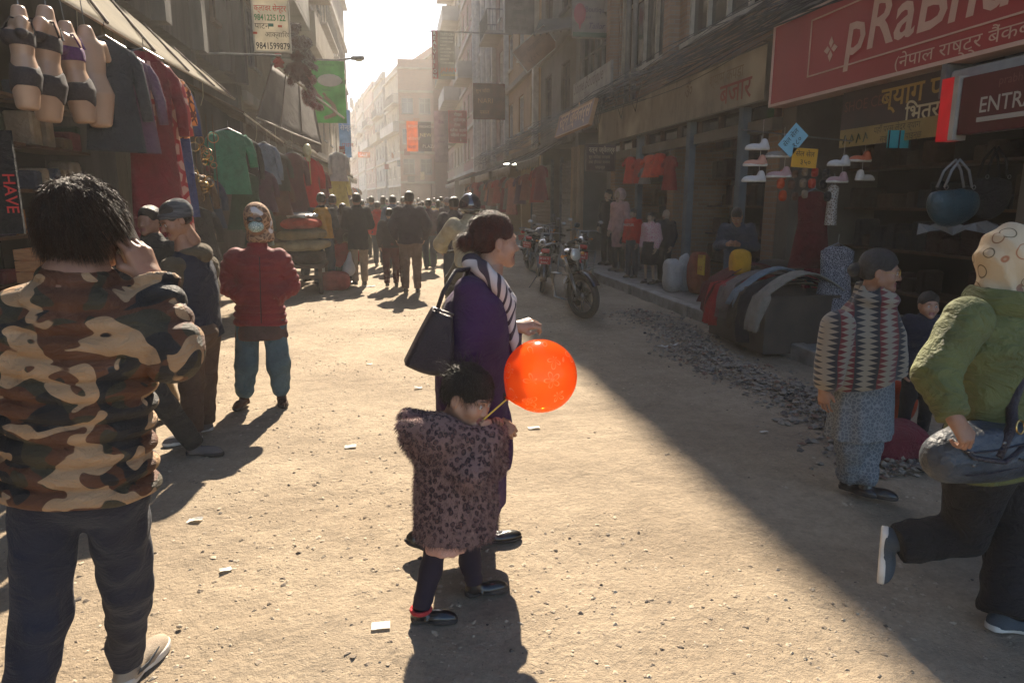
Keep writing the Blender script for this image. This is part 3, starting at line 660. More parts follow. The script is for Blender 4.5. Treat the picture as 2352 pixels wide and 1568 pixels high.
class Person:
    def __init__(s, label, base, heading, height, girth=1., group=None, skin=SKIN, lean=0., child=False, **over):
        s.fw = v3(math.sin(R(heading)), math.cos(R(heading)), 0); s.rt = v3(math.cos(R(heading)), -math.sin(R(heading)), 0)
        s.b = v3(base[0], base[1], base[2] if len(base) > 2 else 0); s.s = k = height/1.70; s.g = girth; s.skin = skin; s.child = child
        s.e = empty('person', label, 'person', s.b, group); ln = math.tan(R(lean))
        cs = 1.25 if child else 1.0; s.hs = k*cs*.97
        D = dict(pel=(0, 0, .93), neck=(0, ln*.5, 1.435), head=(0, ln*.62+.015, 1.585 if not child else 1.565), hipL=(-.09, 0, .90), hipR=(.09, 0, .90),
                 kneL=(-.10, .02, .49), kneR=(.10, .02, .49), ankL=(-.11, -.02, .085), ankR=(.11, -.02, .085),
                 shoL=(-.175, ln*.45, 1.375), shoR=(.175, ln*.45, 1.375), elbL=(-.225, ln*.3-.03, 1.09), elbR=(.225, ln*.3-.03, 1.09), wriL=(-.215, ln*.2+.07, .86), wriR=(.215, ln*.2+.07, .86))
        s.J = {n_: s.loc(*v) for n_, v in D.items()}
        s.face = s.fw.copy(); s.hup = v3(0, 0, 1); s.ftL = s.fw.copy(); s.ftR = s.fw.copy(); s.fuL = s.fuR = v3(0, 0, 1)
        for n_, v in over.items():
            if n_ in s.J: s.J[n_] = s.loc(*v) if not isinstance(v, np.ndarray) else v
            elif n_ in ('ftL', 'ftR', 'face', 'hup', 'fuL', 'fuR'): setattr(s, n_, (unit(s.dirv(*v)) if not isinstance(v, np.ndarray) else unit(v)))
    def loc(s, x, y, z): return s.b + (s.rt*x + s.fw*y + v3(0, 0, z))*s.s
    def dirv(s, x, y, z): return s.rt*x + s.fw*y + v3(0, 0, z)
    def sob(s, name, f, pts, r_, h, mat, parent=None, relax=1, **k):
        pts = np.array(pts); return surf_obj(name, f, pts.min(0)-r_, pts.max(0)+r_, h, mat, parent or s.e, relax, **k)
    def tr(s, V, c, Rm, k): return (V*k)@np.array(Rm).T + c
    # ---- body: one continuous figure
    def body(s, h=.005, handL='relax', handR='relax', palmL=None, palmR=None, hh=None, eyes=True, core=True, hands=True):
        J = s.J; Hm = frm(s.face, s.hup); V, F, lips = head_shape(h, s.child); parts = [(s.tr(V, J['head'], Hm, s.hs), F, lips)]
        hh = hh or h; k = s.s*(1.08 if s.child else 1.0)*.95
        if hands:
            for sd, pose, pn in (('L', handL, palmL), ('R', handR, palmR)):
                V, F = hand_shape(hh, pose); V = V.copy(); V[:, 0] *= (-1 if sd == 'R' else 1)
                if sd == 'R': F = F[:, ::-1]
                d = unit(J['wri'+sd]-J['elb'+sd]); up = pn if pn is not None else s.rt*(1 if sd == 'R' else -1)
                s_ = getattr(s, 'hd'+sd, None)
                if s_ is not None: d = unit(s_)
                fr = frm(d, up); parts.append((s.tr(V, J['wri'+sd]+d*.01, fr, k), F, np.zeros(len(F), int)))
        if core:
            g = s.s
            def f(P):
                d = cone(P, J['pel'], J['neck'], .10*g, .085*g)
                d = smin(d, cone(P, J['neck']-v3(0, 0, .03)*g, J['head']-s.hup*.09*g, .062*g, .048*g), .03)
                for q in 'LR':
                    d = smin(d, cone(P, J['sho'+q], J['elb'+q], .045*g, .036*g), .02); d = smin(d, cone(P, J['elb'+q], J['wri'+q], .036*g, .024*g), .01)
                    d = smin(d, cone(P, J['hip'+q], J['kne'+q], .070*g, .048*g), .03); d = smin(d, cone(P, J['kne'+q], J['ank'+q], .046*g, .034*g), .01)
                return d
            pts = np.array(list(J.values())); V, F = surf(f, pts.min(0)-.08, pts.max(0)+.08, .02 if h > .004 else .016, None, relax=1); parts.append((V, F, np.zeros(len(F), int)))
        Vs = []; Fs = []; Ms = []; n_ = 0
        for V, F, m in parts: Vs.append(V); Fs.append(F+n_); Ms.append(m); n_ += len(V)
        me = mesh_from(np.concatenate(Vs), np.concatenate(Fs), [s.skin, LIPS], 'body', True, np.concatenate(Ms), s.b); link('body', me, s.e)
        if eyes:
            for q in (-1, 1):
                m = MB(); c = J['head']+Hm@(v3(q*.031, .0795, -.0045)*s.hs); m.cur = 0; m.ellipsoid(c, np.array([.0115]*3)*s.hs, 10, 8)
                m.cur = 1; m.ellipsoid(c+Hm@(v3(0, .0072, 0)*s.hs), np.array([.0056, .0052, .0056])*s.hs, 8, 6, M3=Hm); m.build('eye', [EYEW, EYED], s.e, smooth=True)
                m = MB(); m.tube([J['head']+Hm@(v3(q*a, b, c_)*s.hs) for a, b, c_ in ((.012, .0935, .017), (.030, .0925, .023), (.047, .080, .018))], [.0018*s.hs, .0030*s.hs, .0012*s.hs], 5)
                m.build('eyebrow', HAIR, s.e, smooth=True)
        return s
    def hair(s, kind='short', h=.007, mat=None, strands=0, length=.03, flow=None, seed=1, jit=.3, outw=.45):
        V, F = hair_shape(h, kind); Hm = frm(s.face, s.hup); W = s.tr(V, s.J['head'], Hm, s.hs)
        o = link('hair', mesh_from(W, F, mat or HAIR, 'hair', True, None, s.b), s.e)
        if strands:
            fl = flow or (lambda p: np.tile(s.hup*.2-s.face*.5, (len(p), 1)))
            V2, F2 = cards(W, F, strands, length*s.hs, .0014, (0, 0, -1), seed, bend=.6, jit=jit, segs=3, flow=fl, mask=lambda c, n_: ((c-s.J['head'])@s.hup > -.07*s.hs), outward=outw)
            props(link('hair_strands', mesh_from(V2, F2, mat or HAIR, 'hair_strands', False, None, s.b), o), kind='stuff')
        return o
    # ---- clothes
    def axes(s):
        J = s.J; ax = unit(J['neck']-J['pel']); lat = unit(J['shoR']-J['shoL']); return ax, lat, np.linalg.norm(J['neck']-J['pel'])
    def top(s, mat, th=.02, hem=-.12, h=.012, puff=0, pitch=.07, sleeves=True, wide=0., fold=.004, collar=.06, cuff=.0, flare=0., name='jacket', slit=0, fseed=1, sl=1., arms='LR', open_=False, neckw=0.):
        J = s.J; ax, lat, L = s.axes(); g = s.s; G = s.g; o = J['pel']; w_ = wide
        tab = [(hem*g, 0, 0, (.165+w_+flare)*g*G+th, (.118+flare)*g*G+th), (0, 0, 0, (.162+w_)*g*G+th, .116*g*G+th), (.2*L, 0, 0, (.150+w_)*g*G+th, .108*g*G+th), (.5*L, 0, 0, (.162+w_)*g*G+th, .116*g*G+th),
               (.75*L, 0, 0, (.175+w_*.7)*g*G+th, .112*g*G+th), (.90*L, 0, 0, (.150+w_*.4)*g+th*.7, .092*g+th*.7), (1.0*L, 0, 0, (.085+neckw)*g+th*.5, .075*g+th*.5), (1.0*L+collar*g, 0, .01, (.060+neckw)*g+th*.4, .062*g+th*.4)]
        nf = 7
        def f(P):
            def fo(a, W, U, V): return fold*1.2*np.sin(a*nf+3*np.sin(W*9)+fseed)*np.clip((.35*L-W)/(.5*L), 0, 1) if not puff else 0
            d = loft(P, o, ax, lat, tab, fo)
            if puff:
                Wd = (P[0]-o[0])*ax[0]+(P[1]-o[1])*ax[1]+(P[2]-o[2])*ax[2] + .006*nz3(P, 14, 9)
                d = d-puff*(np.sqrt(np.abs(np.sin(math.pi*Wd/pitch)))-.6)
            if fold: d = d+fold*nz3(P, 22, fseed)+fold*.5*nz3(P, 55, fseed+3)
            if sleeves:
                for q in arms:
                    a, b, c = J['sho'+q], J['elb'+q], J['wri'+q]; c2 = b+(c-b)*sl
                    e1, t1 = cone(P, a, b, .058*g*G**.5+th, .050*g*G**.5+th, True); e2, t2 = cone(P, b, c2, .049*g*G**.5+th, (.036+cuff)*g+th*.8, True)
                    if puff:
                        l1 = np.linalg.norm(b-a); l2 = np.linalg.norm(c2-b)
                        e1 = e1-puff*(np.sqrt(np.abs(np.sin(math.pi*t1*l1/pitch)))-.6); e2 = e2-puff*(np.sqrt(np.abs(np.sin(math.pi*t2*l2/pitch)))-.6)
                    e = smin(e1, e2, .02); 
                    if fold: e = e+fold*.55*np.sin((t1*.6+t2)*24+3.2*nz3(P, 15, 4))+fold*.6*nz3(P, 46, fseed+7)
                    e = smax(e, ((P[0]-c2[0])*unit(c2-b)[0]+(P[1]-c2[1])*unit(c2-b)[1]+(P[2]-c2[2])*unit(c2-b)[2])-.005, .004)
                    d = smin(d, e, .03)
            hz_ = (P[0]-o[0])*ax[0]+(P[1]-o[1])*ax[1]+(P[2]-o[2])*ax[2]
            d = smax(d, -loft(P, o+ax*(hem*g-.03), ax, lat, [(-.1, 0, 0, (.155+w_+flare)*g*G+th*.5, (.105+flare)*g*G+th*.5), (.07, 0, 0, (.14+w_+flare)*g*G, (.095+flare)*g*G)]), .004)
            # open neck
            d = smax(d, -cone(P, J['neck']+ax*.015*g, J['neck']+ax*.14*g, .045*g, .07*g), .006)
            return d
        pts = [J[q] for q in ('pel', 'neck', 'shoL', 'shoR')]+[J[n_+q] for n_ in ('elb', 'wri') for q in arms if sleeves]+[J['pel']+ax*hem*g]
        return s.sob(name, f, pts, .21*g*max(G, 1)+th+flare*.3, h, mat)
    def trousers(s, mat, th=.015, h=.012, rk=.060, ra=.048, rh=.085, fold=.004, name='trousers', flare=0, legs='LR', kneebag=0., top_=.08, cutz=None, baggy=0., fseed=2):
        J = s.J; g = s.s; G = s.g
        def f(P):
            d = ell(P, J['pel']-v3(0, 0, .01)*g, (.160*g*G+th, .118*g*G+th, .12*g))
            lt = frm(s.fw); d = ell(P, J['pel']-v3(0, 0, .01)*g, (.158*g*G+th, .116*g*G+th, .13*g), lt)
            for q in legs:
                a, b, c = J['hip'+q], J['kne'+q], J['ank'+q]
                e1, t1 = cone(P, a, b, rh*g*G+th, (rk+baggy)*g*G**.5+th, True); e2, t2 = cone(P, b, c, (rk+baggy)*g*G**.5+th, (ra+flare+baggy*.6)*g+th, True)
                if baggy: m = c+(b-c)*.16; e2, t2 = cone(P, b, m, (rk+baggy)*g+th, (ra+baggy*.85)*g+th, True); e2 = smin(e2, cone(P, m, c, (ra+baggy*.6)*g+th, ra*g), .015)
                e = smin(e1, e2, .03); e = e+fold*.8*(np.abs(np.sin(t2*9+t1*4+2.6*nz3(P, 9, fseed)))-.5)*(.35+t2)+fold*.55*np.abs(nz3((P[0], P[1], P[2]*.55), 34, fseed+1))+fold*.3*nz3(P, 80, fseed+2)
                dd = unit(c-b); e = smax(e, (P[0]-c[0])*dd[0]+(P[1]-c[1])*dd[1]+(P[2]-c[2])*dd[2]-.02*g, .006)
                d = smin(d, e, .025)
            return d
        return s.sob(name, f, [J['pel']+v3(0, 0, top_)]+[J[n_+q] for n_ in ('hip', 'kne', 'ank') for q in legs], (.13*G+baggy)*g+th, h, mat)
    def skirt(s, mat, z0, z1, r0, r1, h=.012, name='kurta', fold=.008, n=9, ry=.75, off=(0, 0), seed=0, ctr=None, hollow=True, lat=None):
        """cloth hanging between heights z0 (top) and z1 (hem), radii r0, r1 (metres)"""
        c0 = (ctr if ctr is not None else s.J['pel']).copy(); o = v3(c0[0], c0[1], z1); lt = s.rt if lat is None else lat; H = z0-z1
        tab = [(0, off[0], off[1], r1, r1*ry), (H*.5, off[0]*.4, off[1]*.4, r0+(r1-r0)*.6, (r0+(r1-r0)*.6)*ry), (H, 0, 0, r0, r0*ry)]
        def f(P):
            fo = lambda a, W, U, V: fold*np.sin(a*n+2*np.sin(a*2+seed)+W*3)*np.clip(1.1-W/H, .15, 1)+fold*.5*nz3(P, 20, seed)
            d = loft(P, o, (0, 0, 1), lt, tab, fo)
            if hollow: d = smax(d, -loft(P, o-v3(0, 0, .05), (0, 0, 1), lt, [(0, off[0], off[1], r1-.012, r1*ry-.012), (.05+min(.12, H*.5), off[0]*.6, off[1]*.6, r1*.85, r1*ry*.85)], fo), .003)
            return d
        pts = [o, o+v3(0, 0, H)]; return s.sob(name, f, pts, max(r0, r1)+abs(off[0])+.04, h, mat)
    def shoes(s, mat, sole, kind='sneaker', h=.008, which='LR', scale=1.):
        for q in which:
            A, B = shoe_shape(h, kind); a = s.J['ank'+q]; fu = getattr(s, 'fu'+q); ft = getattr(s, 'ft'+q); Rm = frm(ft, fu); k = s.s*scale*(1.1 if s.child else 1)*.98
            c = a - Rm@v3(0, -.022, .085)*k
            sh = link('shoe', mesh_from(s.tr(A[0], c, Rm, k), A[1], mat, 'shoe', True, None, s.b), s.e)
            link('sole', mesh_from(s.tr(B[0], c, Rm, k), B[1], sole, 'sole', True, None, s.b), sh)
    def beanie(s, mat, h=.008, low=.008, slouch=.0, name='hat', fold=.002):
        Hm = frm(s.face, s.hup); c = s.J['head']; k = s.hs
        def f(P):
            d = ell(P, (0, -.018-slouch, .040), (.088, .108, .092))+fold*nz3(P, 70, 3)
            d = smin(d, np.maximum(ell(P, (0, -.014, .02), (.094, .113, .11)), np.abs(P[2]-low-.018-.3*P[1])-.024), .008)
            return smax(d, low-P[2]+.3*P[1], .006)
        V, F = surf(f, (-.12, -.16, -.07), (.12, .13, .15), h, None); return link(name, mesh_from(s.tr(V, c, Hm, k), F, mat, name, True, None, s.b), s.e)
    def hood(s, mat, h=.010, name='hood', down=True):
        J = s.J; ax, lat, L = s.axes(); g = s.s; c = J['neck']-s.fw*.075*g+v3(0, 0, .0)*g
        Hm = frm(s.fw)
        if down: f = lambda P: smin(ell(P, c, (.125*g, .075*g, .075*g), Hm), ell(P, c+s.fw*.07*g+v3(0, 0, .015), (.105*g, .085*g, .045*g), Hm), .03)+.006*nz3(P, 30, 4)
        else: f = lambda P: smax(ell(P, J['head']+v3(0, 0, .01)-s.face*.02, (.115*g, .135*g, .135*g), frm(s.face)), -ell(P, J['head']+s.face*.10*g, (.085*g, .07*g, .10*g), frm(s.face)), .01)+.003*nz3(P, 50, 4)
        return s.sob(name, f, [c, J['head'] if not down else c], .17*g, h, mat)
def M2(name, base_fn):
    """material made by a node-building callback"""
    if name in _mats: return _mats[name]
    m = bpy.data.materials.new(name); m.use_nodes = True; _mats[name] = m; n = m.node_tree.nodes; l = m.node_tree.links
    tc = n.new('ShaderNodeTexCoord'); base_fn(n, l, tc.outputs['Object'], n['Principled BSDF']); return m
def N_noise(n, l, src, s, d=3, rough=.5, loc=(0, 0, 0), scl=(1, 1, 1), dist=0):
    mp = n.new('ShaderNodeMapping'); mp.inputs['Location'].default_value = loc; mp.inputs['Scale'].default_value = scl; l.new(src, mp.inputs[0])
    a = n.new('ShaderNodeTexNoise'); a.inputs['Scale'].default_value = s; a.inputs['Detail'].default_value = d; a.inputs['Roughness'].default_value = rough; a.inputs['Distortion'].default_value = dist
    l.new(mp.outputs[0], a.inputs[0]); return a.outputs[0]
def N_step(n, l, src, t, soft=.004):
    r = n.new('ShaderNodeMapRange'); r.inputs[1].default_value = t-soft; r.inputs[2].default_value = t+soft; l.new(src, r.inputs[0]); return r.outputs[0]
def N_mix(n, l, f, a, b):
    x = n.new('ShaderNodeMixRGB'); l.new(f, x.inputs[0])
    for i, c in ((1, a), (2, b)):
        if isinstance(c, tuple): x.inputs[i].default_value = (*c, 1)
        else: l.new(c, x.inputs[i])
    return x.outputs[0]
def N_math(n, l, op, a, b=None):
    x = n.new('ShaderNodeMath'); x.operation = op
    for i, c in ((0, a), (1, b)):
        if c is None: continue
        if isinstance(c, (int, float)): x.inputs[i].default_value = c
        else: l.new(c, x.inputs[i])
    return x.outputs[0]
def N_bump(n, l, p, src, s=.3, d=.01):
    b = n.new('ShaderNodeBump'); b.inputs['Strength'].default_value = s; b.inputs['Distance'].default_value = d; l.new(src, b.inputs['Height']); l.new(b.outputs[0], p.inputs['Normal'])
# ------------------------------------------------------------ special cloth materials
def camo_fn(n, l, co, p):
    a = N_noise(n, l, co, 8.2, 1.2, .35, (3, 1, 2), (1, 1, 1.25), .8); b = N_noise(n, l, co, 9, 1.2, .35, (9, 4, 7), (1, 1, 1.2), .9); c = N_noise(n, l, co, 9.6, 1.2, .35, (5, 8, 1), (1, 1, 1.3), .9)
    col = N_mix(n, l, N_step(n, l, b, .54), (.115, .043, .018), (.055, .043, .022))
    col = N_mix(n, l, N_step(n, l, a, .56), col, (.020, .017, .015))
    col = N_mix(n, l, N_step(n, l, c, .575), col, (.43, .26, .135))
    l.new(col, p.inputs['Base Color']); p.inputs['Roughness'].default_value = .65
    N_bump(n, l, p, N_math(n, l, 'ABSOLUTE', N_math(n, l, 'SUBTRACT', N_noise(n, l, co, 11, 7, .62, scl=(1, 1, 1.8), dist=1.2), .5)), .8, .06)
CAMO = M2('camo_nylon', camo_fn)
def leo_fn(n, l, co, p):
    mp = n.new('ShaderNodeMapping'); mp.inputs['Scale'].default_value = (1, 1, .8); l.new(co, mp.inputs[0])
    w_ = n.new('ShaderNodeMixRGB'); w_.blend_type = 'ADD'; w_.inputs[0].default_value = .02; l.new(mp.outputs[0], w_.inputs[1])
    nn = n.new('ShaderNodeTexNoise'); nn.inputs['Scale'].default_value = 18; l.new(co, nn.inputs[0]); l.new(nn.outputs[1], w_.inputs[2])
    v = n.new('ShaderNodeTexVoronoi'); v.inputs['Scale'].default_value = 50; v.inputs['Randomness'].default_value = .85; l.new(w_.outputs[0], v.inputs[0])
    d = v.outputs['Distance']; a = N_step(n, l, d, .26, .05); b = N_step(n, l, d, .50, .06)
    ring = N_math(n, l, 'SUBTRACT', a, b); br = N_step(n, l, N_noise(n, l, co, 60, 1), .42, .05); ring = N_math(n, l, 'MULTIPLY', ring, br)
    col = N_mix(n, l, a, (.13, .06, .05), (.25, .145, .125)); col = N_mix(n, l, ring, col, (.030, .014, .018))
    l.new(col, p.inputs['Base Color']); p.inputs['Roughness'].default_value = .9; p.inputs['Sheen Weight'].default_value = .12
LEO = M2('leopard_plush', leo_fn)
def shawl_fn(n, l, co, p):
    sp = n.new('ShaderNodeSeparateXYZ'); l.new(co, sp.inputs[0])
    ang = N_math(n, l, 'ADD', N_math(n, l, 'MULTIPLY', sp.outputs[0], 8.5), N_math(n, l, 'MULTIPLY', sp.outputs[1], -3.5)); u = N_math(n, l, 'MULTIPLY', ang, 1.0)
    wv = N_math(n, l, 'MULTIPLY', N_noise(n, l, co, 5, 1), .35); u = N_math(n, l, 'ADD', u, wv)
    fr = N_math(n, l, 'FRACT', u); tri = N_math(n, l, 'ABSOLUTE', N_math(n, l, 'SUBTRACT', fr, .5))        # 0..0.5 distance from stripe centre
    zz = N_math(n, l, 'FRACT', N_math(n, l, 'MULTIPLY', sp.outputs[2], 36)); zt = N_math(n, l, 'ABSOLUTE', N_math(n, l, 'SUBTRACT', zz, .5))
    d = N_math(n, l, 'SUBTRACT', N_math(n, l, 'MULTIPLY', tri, 1.25), zt)
    m = N_step(n, l, d, .05, .02)
    idx = N_math(n, l, 'FRACT', N_math(n, l, 'MULTIPLY', N_math(n, l, 'FLOOR', N_math(n, l, 'ADD', u, .5)), .5)); red = N_step(n, l, idx, .25, .01)
    dark = N_mix(n, l, red, (.022, .022, .025), (.13, .020, .020)); col = N_mix(n, l, m, dark, (.26, .215, .155))
    mid = N_step(n, l, N_math(n, l, 'SUBTRACT', .04, tri), 0, .004); col = N_mix(n, l, mid, col, (.03, .03, .03))
    l.new(col, p.inputs['Base Color']); p.inputs['Roughness'].default_value = .95; p.inputs['Sheen Weight'].default_value = .2
    N_bump(n, l, p, N_noise(n, l, co, 260, 2), .4, .006)
SHAWL = M2('zigzag_wool', shawl_fn)
def print_fn(base, ink, s=30, thr=.09, seed=0, feature='DISTANCE_TO_EDGE', ink2=None):
    def fn(n, l, co, p):
        mp = n.new('ShaderNodeMapping'); mp.inputs['Location'].default_value = (seed, seed*.7, 0); l.new(co, mp.inputs[0])
        v = n.new('ShaderNodeTexVoronoi'); v.feature = feature; v.inputs['Scale'].default_value = s; l.new(mp.outputs[0], v.inputs[0])
        m = N_step(n, l, v.outputs['Distance'], thr, .02); col = N_mix(n, l, m, ink, base)
        if ink2: col = N_mix(n, l, N_step(n, l, N_noise(n, l, co, s*.35, 1, loc=(seed, 2, 3)), .57, .01), col, ink2)
        l.new(col, p.inputs['Base Color']); p.inputs['Roughness'].default_value = .9; N_bump(n, l, p, N_noise(n, l, co, 240, 2), .3, .006)
    return fn
GREYPRINT = M2('grey_floral_cotton', print_fn((.11, .125, .14), (.21, .225, .24), 48, .09))
MASKP = M2('printed_mask', print_fn((.50, .56, .50), (.20, .28, .24), 60, .12, 3))
SCARFP = M2('flowered_headscarf', print_fn((.16, .085, .05), (.40, .24, .14), 24, .10, 5, ink2=(.55, .50, .48)))
RINGSC = M2('cream_scarf_rings', print_fn((.60, .50, .38), (.60, .50, .38), 14, .0, 2))
def ring_fn(n, l, co, p):
    v = n.new('ShaderNodeTexVoronoi'); v.inputs['Scale'].default_value = 15; v.inputs['Randomness'].default_value = .75; l.new(co, v.inputs[0]); d = v.outputs['Distance']
    r_ = N_math(n, l, 'SUBTRACT', N_step(n, l, d, .37, .015), N_step(n, l, d, .415, .015)); sp = n.new('ShaderNodeSeparateXYZ'); l.new(v.outputs['Color'], sp.inputs[0])
    c2 = N_mix(n, l, N_step(n, l, sp.outputs[0], .5, .02), (.10, .07, .03), (.33, .13, .06)); col = N_mix(n, l, r_, (.50, .385, .25), c2)
    l.new(col, p.inputs['Base Color']); p.inputs['Roughness'].default_value = .85; N_bump(n, l, p, N_noise(n, l, co, 30, 4), .4, .02)
RINGSC = M2('cream_ring_scarf', ring_fn)
STRIPE = M2('black_cream_stripe', lambda n, l, co, p: (l.new(N_mix(n, l, N_step(n, l, N_math(n, l, 'FRACT', N_math(n, l, 'MULTIPLY', N_noise(n, l, co, 3.2, 0, scl=(1, 1, .35)), 16)), .36, .03), (.05, .035, .045), (.52, .45, .42)), p.inputs['Base Color']), p.inputs['Roughness'].__setattr__('default_value', .9)))
PLAID = M2('plaid_shirt', print_fn((.12, .12, .11), (.30, .30, .28), 38, .07, 1))
COAT = M('flare_tinted_wool_coat', (.050, .013, .070), (.034, .009, .050), scale=5, rough=.95, bump=.3, bscale=260, sheen=.05, wr=.35)  # navy wool shifted to purple in its colour to stand in for lens flare
NAVY = cloth('#1c2233'); BLACKC = cloth('#17171a'); JEANS = cloth('#2b3442', bump=.3); BROWNT = cloth('#5a4638'); DKGREY = cloth('#35332f'); OLIVE = cloth('#5b4f3c')
NAVYS = M('navy_sweatpants', (.022, .024, .036), (.015, .016, .024), scale=8, rough=.95, bump=.25, bscale=250, sheen=.06, wr=.35)
REDJ = M('dark_red_nylon', (.20, .018, .020), (.145, .013, .015), scale=6, rough=.75, bump=.3, bscale=60, sheen=.05, wr=.5)
TEAL = cloth('#4a626c')
GREENJ = M('green_quilted_jacket', (.125, .135, .042), (.092, .10, .032), scale=7, rough=.8, bump=.3, bscale=50, sheen=.03, wr=.7)
BLKT = M('black_trousers', (.010, .010, .012), (.007, .007, .008), scale=8, rough=.9, bump=.2, bscale=250, wr=.8)
SNEAK = M('beige_mesh_shoe', (.42, .34, .25), (.33, .26, .19), scale=20, rough=.8, bump=.5, bscale=350)
SOLEW = M('white_sole', (.62, .58, .52), (.48, .44, .38), scale=14, rough=.6); SOLED = M('dark_sole', (.05, .04, .035), rough=.8); BLKSH = M('black_shoe', (.015, .013, .012), rough=.3, bump=.1, coat=.4)
SHOEG = M('grey_shoe', (.14, .12, .11), rough=.7); SHOEB = M('blue_grey_sneaker', (.055, .07, .085), (.035, .045, .055), rough=.7, bump=.4, bscale=250)
LEATH = M('black_leather', (.030, .022, .028), (.02, .015, .02), scale=8, rough=.38, bump=.5, bscale=170)
DENIML = M('washed_denim_leather', (.022, .028, .038), (.065, .075, .088), scale=11, rough=.5, bump=.6, bscale=40, detail=8)
METAL = M('chrome', (.24, .24, .24), rough=.3, metal=1, bump=0); GOLD = M('gold_metal', (.75, .5, .18), rough=.25, metal=1, bump=0)

# ------------------------------------------------------------ man in the camouflage jacket, back to the camera
Y0 = 1.86
ar = gp(298, 1560)+v3(0, 0, .085)
p = Person('man in a camouflage puffer jacket seen from behind, phone at his ear', (-.84, 1.95), 6, 1.70, .86,
    head=yp(196, 520, Y0+.04), neck=yp(176, 652, Y0), pel=yp(184, 1085, Y0), shoL=yp(40, 735, Y0-.02), shoR=yp(282, 752, Y0), elbR=yp(392, 806, Y0-.02), wriR=yp(352, 650, Y0+.06),
    elbL=yp(-75, 900, Y0-.06), wriL=yp(-70, 1090, Y0+.05), hipL=yp(112, 1130, Y0), hipR=yp(262, 1130, Y0+.02), kneL=yp(92, 1420, Y0-.02), ankL=yp(40, 1760, Y0-.1),
    kneR=yp(294, 1345, Y0+.17), ankR=ar, ftR=unit(gp(372, 1480)-gp(285, 1568)), face=v3(.42, .90, -.05), hup=v3(.06, .02, 1))
p.hs = .88; p.hdR = unit(yp(312, 560, Y0+.06)-yp(352, 650, Y0+.06))
p.body(.0045, handR='phone', palmR=v3(.75, -.55, .25), hh=.0035)
def comb(P_):
    q = P_-p.J['head']; up_ = q[:, 2:3]; t = np.tile(v3(.25, .15, -.55), (len(P_), 1)); t[:, 0] += q[:, 0]*4; t[:, 1] += q[:, 1]*3; return t*1.5*np.clip(1.1-up_*5, .35, 2)
p.hair('messy', .005, HAIRB, 15000, .034, seed=3, flow=comb, jit=.22, outw=.28)
p.top(CAMO, .030, -.05, .0075, puff=.021, pitch=.056, fold=.003, collar=.035, name='puffer_jacket', wide=.01, flare=.01)
p.trousers(NAVYS, .012, .0075, fold=.012, rk=.062, ra=.046, rh=.092)
p.shoes(SNEAK, SOLEW, h=.0045, scale=1.0)
wr = p.J['wriR']; MBm = MB(); dv = unit(p.J['wriR']-p.J['elbR']); MBm.torus(wr-dv*.012, .031, .006, dv, 20, 6); MBm.build('bracelet', BLACKC, p.e, smooth=True)
# heel print and swoosh-like flash on the near shoe
sk = unit(p.ftR); sr = np.cross(sk, v3(0, 0, 1)); b0 = ar-v3(0, 0, .085)
MB().slab([b0+sr*.0475+sk*a+v3(0, 0, z) for a, z in ((-.02, .040), (.03, .034), (.095, .058), (.10, .064), (.035, .047), (.0, .052))], .003, up=-sr).build('shoe_flash', SHOEB, p.e)
ph = empty('mobile_phone', 'cream backed mobile phone held to the ear of the man in camouflage', 'phone', yp(280, 560, Y0+.06))
MB().box(yp(283, 548, Y0+.07), (.070, .011, .145), M3=frm(v3(.55, -.8, -.2), v3(-.45, .1, .9)), bev=.006).build('phone_case', M('cream_plastic', (.60, .50, .36), rough=.5), ph)

# ------------------------------------------------------------ woman in the long indigo coat
Y1 = 2.95
p = Person('woman in a long indigo coat with her hair in a bun, striped scarf and bag', tuple(gp(1085, 1250)[:2]), 62, 1.55, .95, skin=SKIN2,
    head=yp(1137, 552, Y1), neck=yp(1112, 632, Y1), pel=yp(1100, 900, Y1), shoR=yp(1078, 668, Y1-.10), shoL=yp(1138, 668, Y1+.12), elbR=yp(1088, 850, Y1-.13), wriR=yp(1142, 965, Y1-.09),
    elbL=yp(1168, 800, Y1+.16), wriL=yp(1180, 752, Y1+.07), hipR=yp(1085, 930, Y1-.05), hipL=yp(1110, 930, Y1+.06), kneR=yp(1100, 1080, Y1-.03), ankR=gp(1118, 1246)+v3(0, 0, .075),
    kneL=yp(1040, 1090, Y1+.04), ankL=gp(968, 1272)+v3(0, 0, .115), ftR=v3(.95, .12, 0), ftL=v3(.86, .02, -.45), fuL=v3(.45, 0, .86), face=v3(.97, .20, -.06))
p.hs = .97; p.hdR = unit(v3(.75, 0, -.65)); p.hdL = unit(v3(.85, -.1, .25))
p.body(.005, handR='hold', handL='hold', palmR=v3(.4, -.75, .4), palmL=v3(.3, -.5, .8), hh=.004)
p.hair('bun', .0055, M('hair_henna', (.085, .020, .010), (.03, .008, .006), scale=60, rough=.35, bump=.6, bscale=420, stretch=(1, 1, .25)), 5000, .022, seed=5, outw=.2, jit=.2)
J = p.J
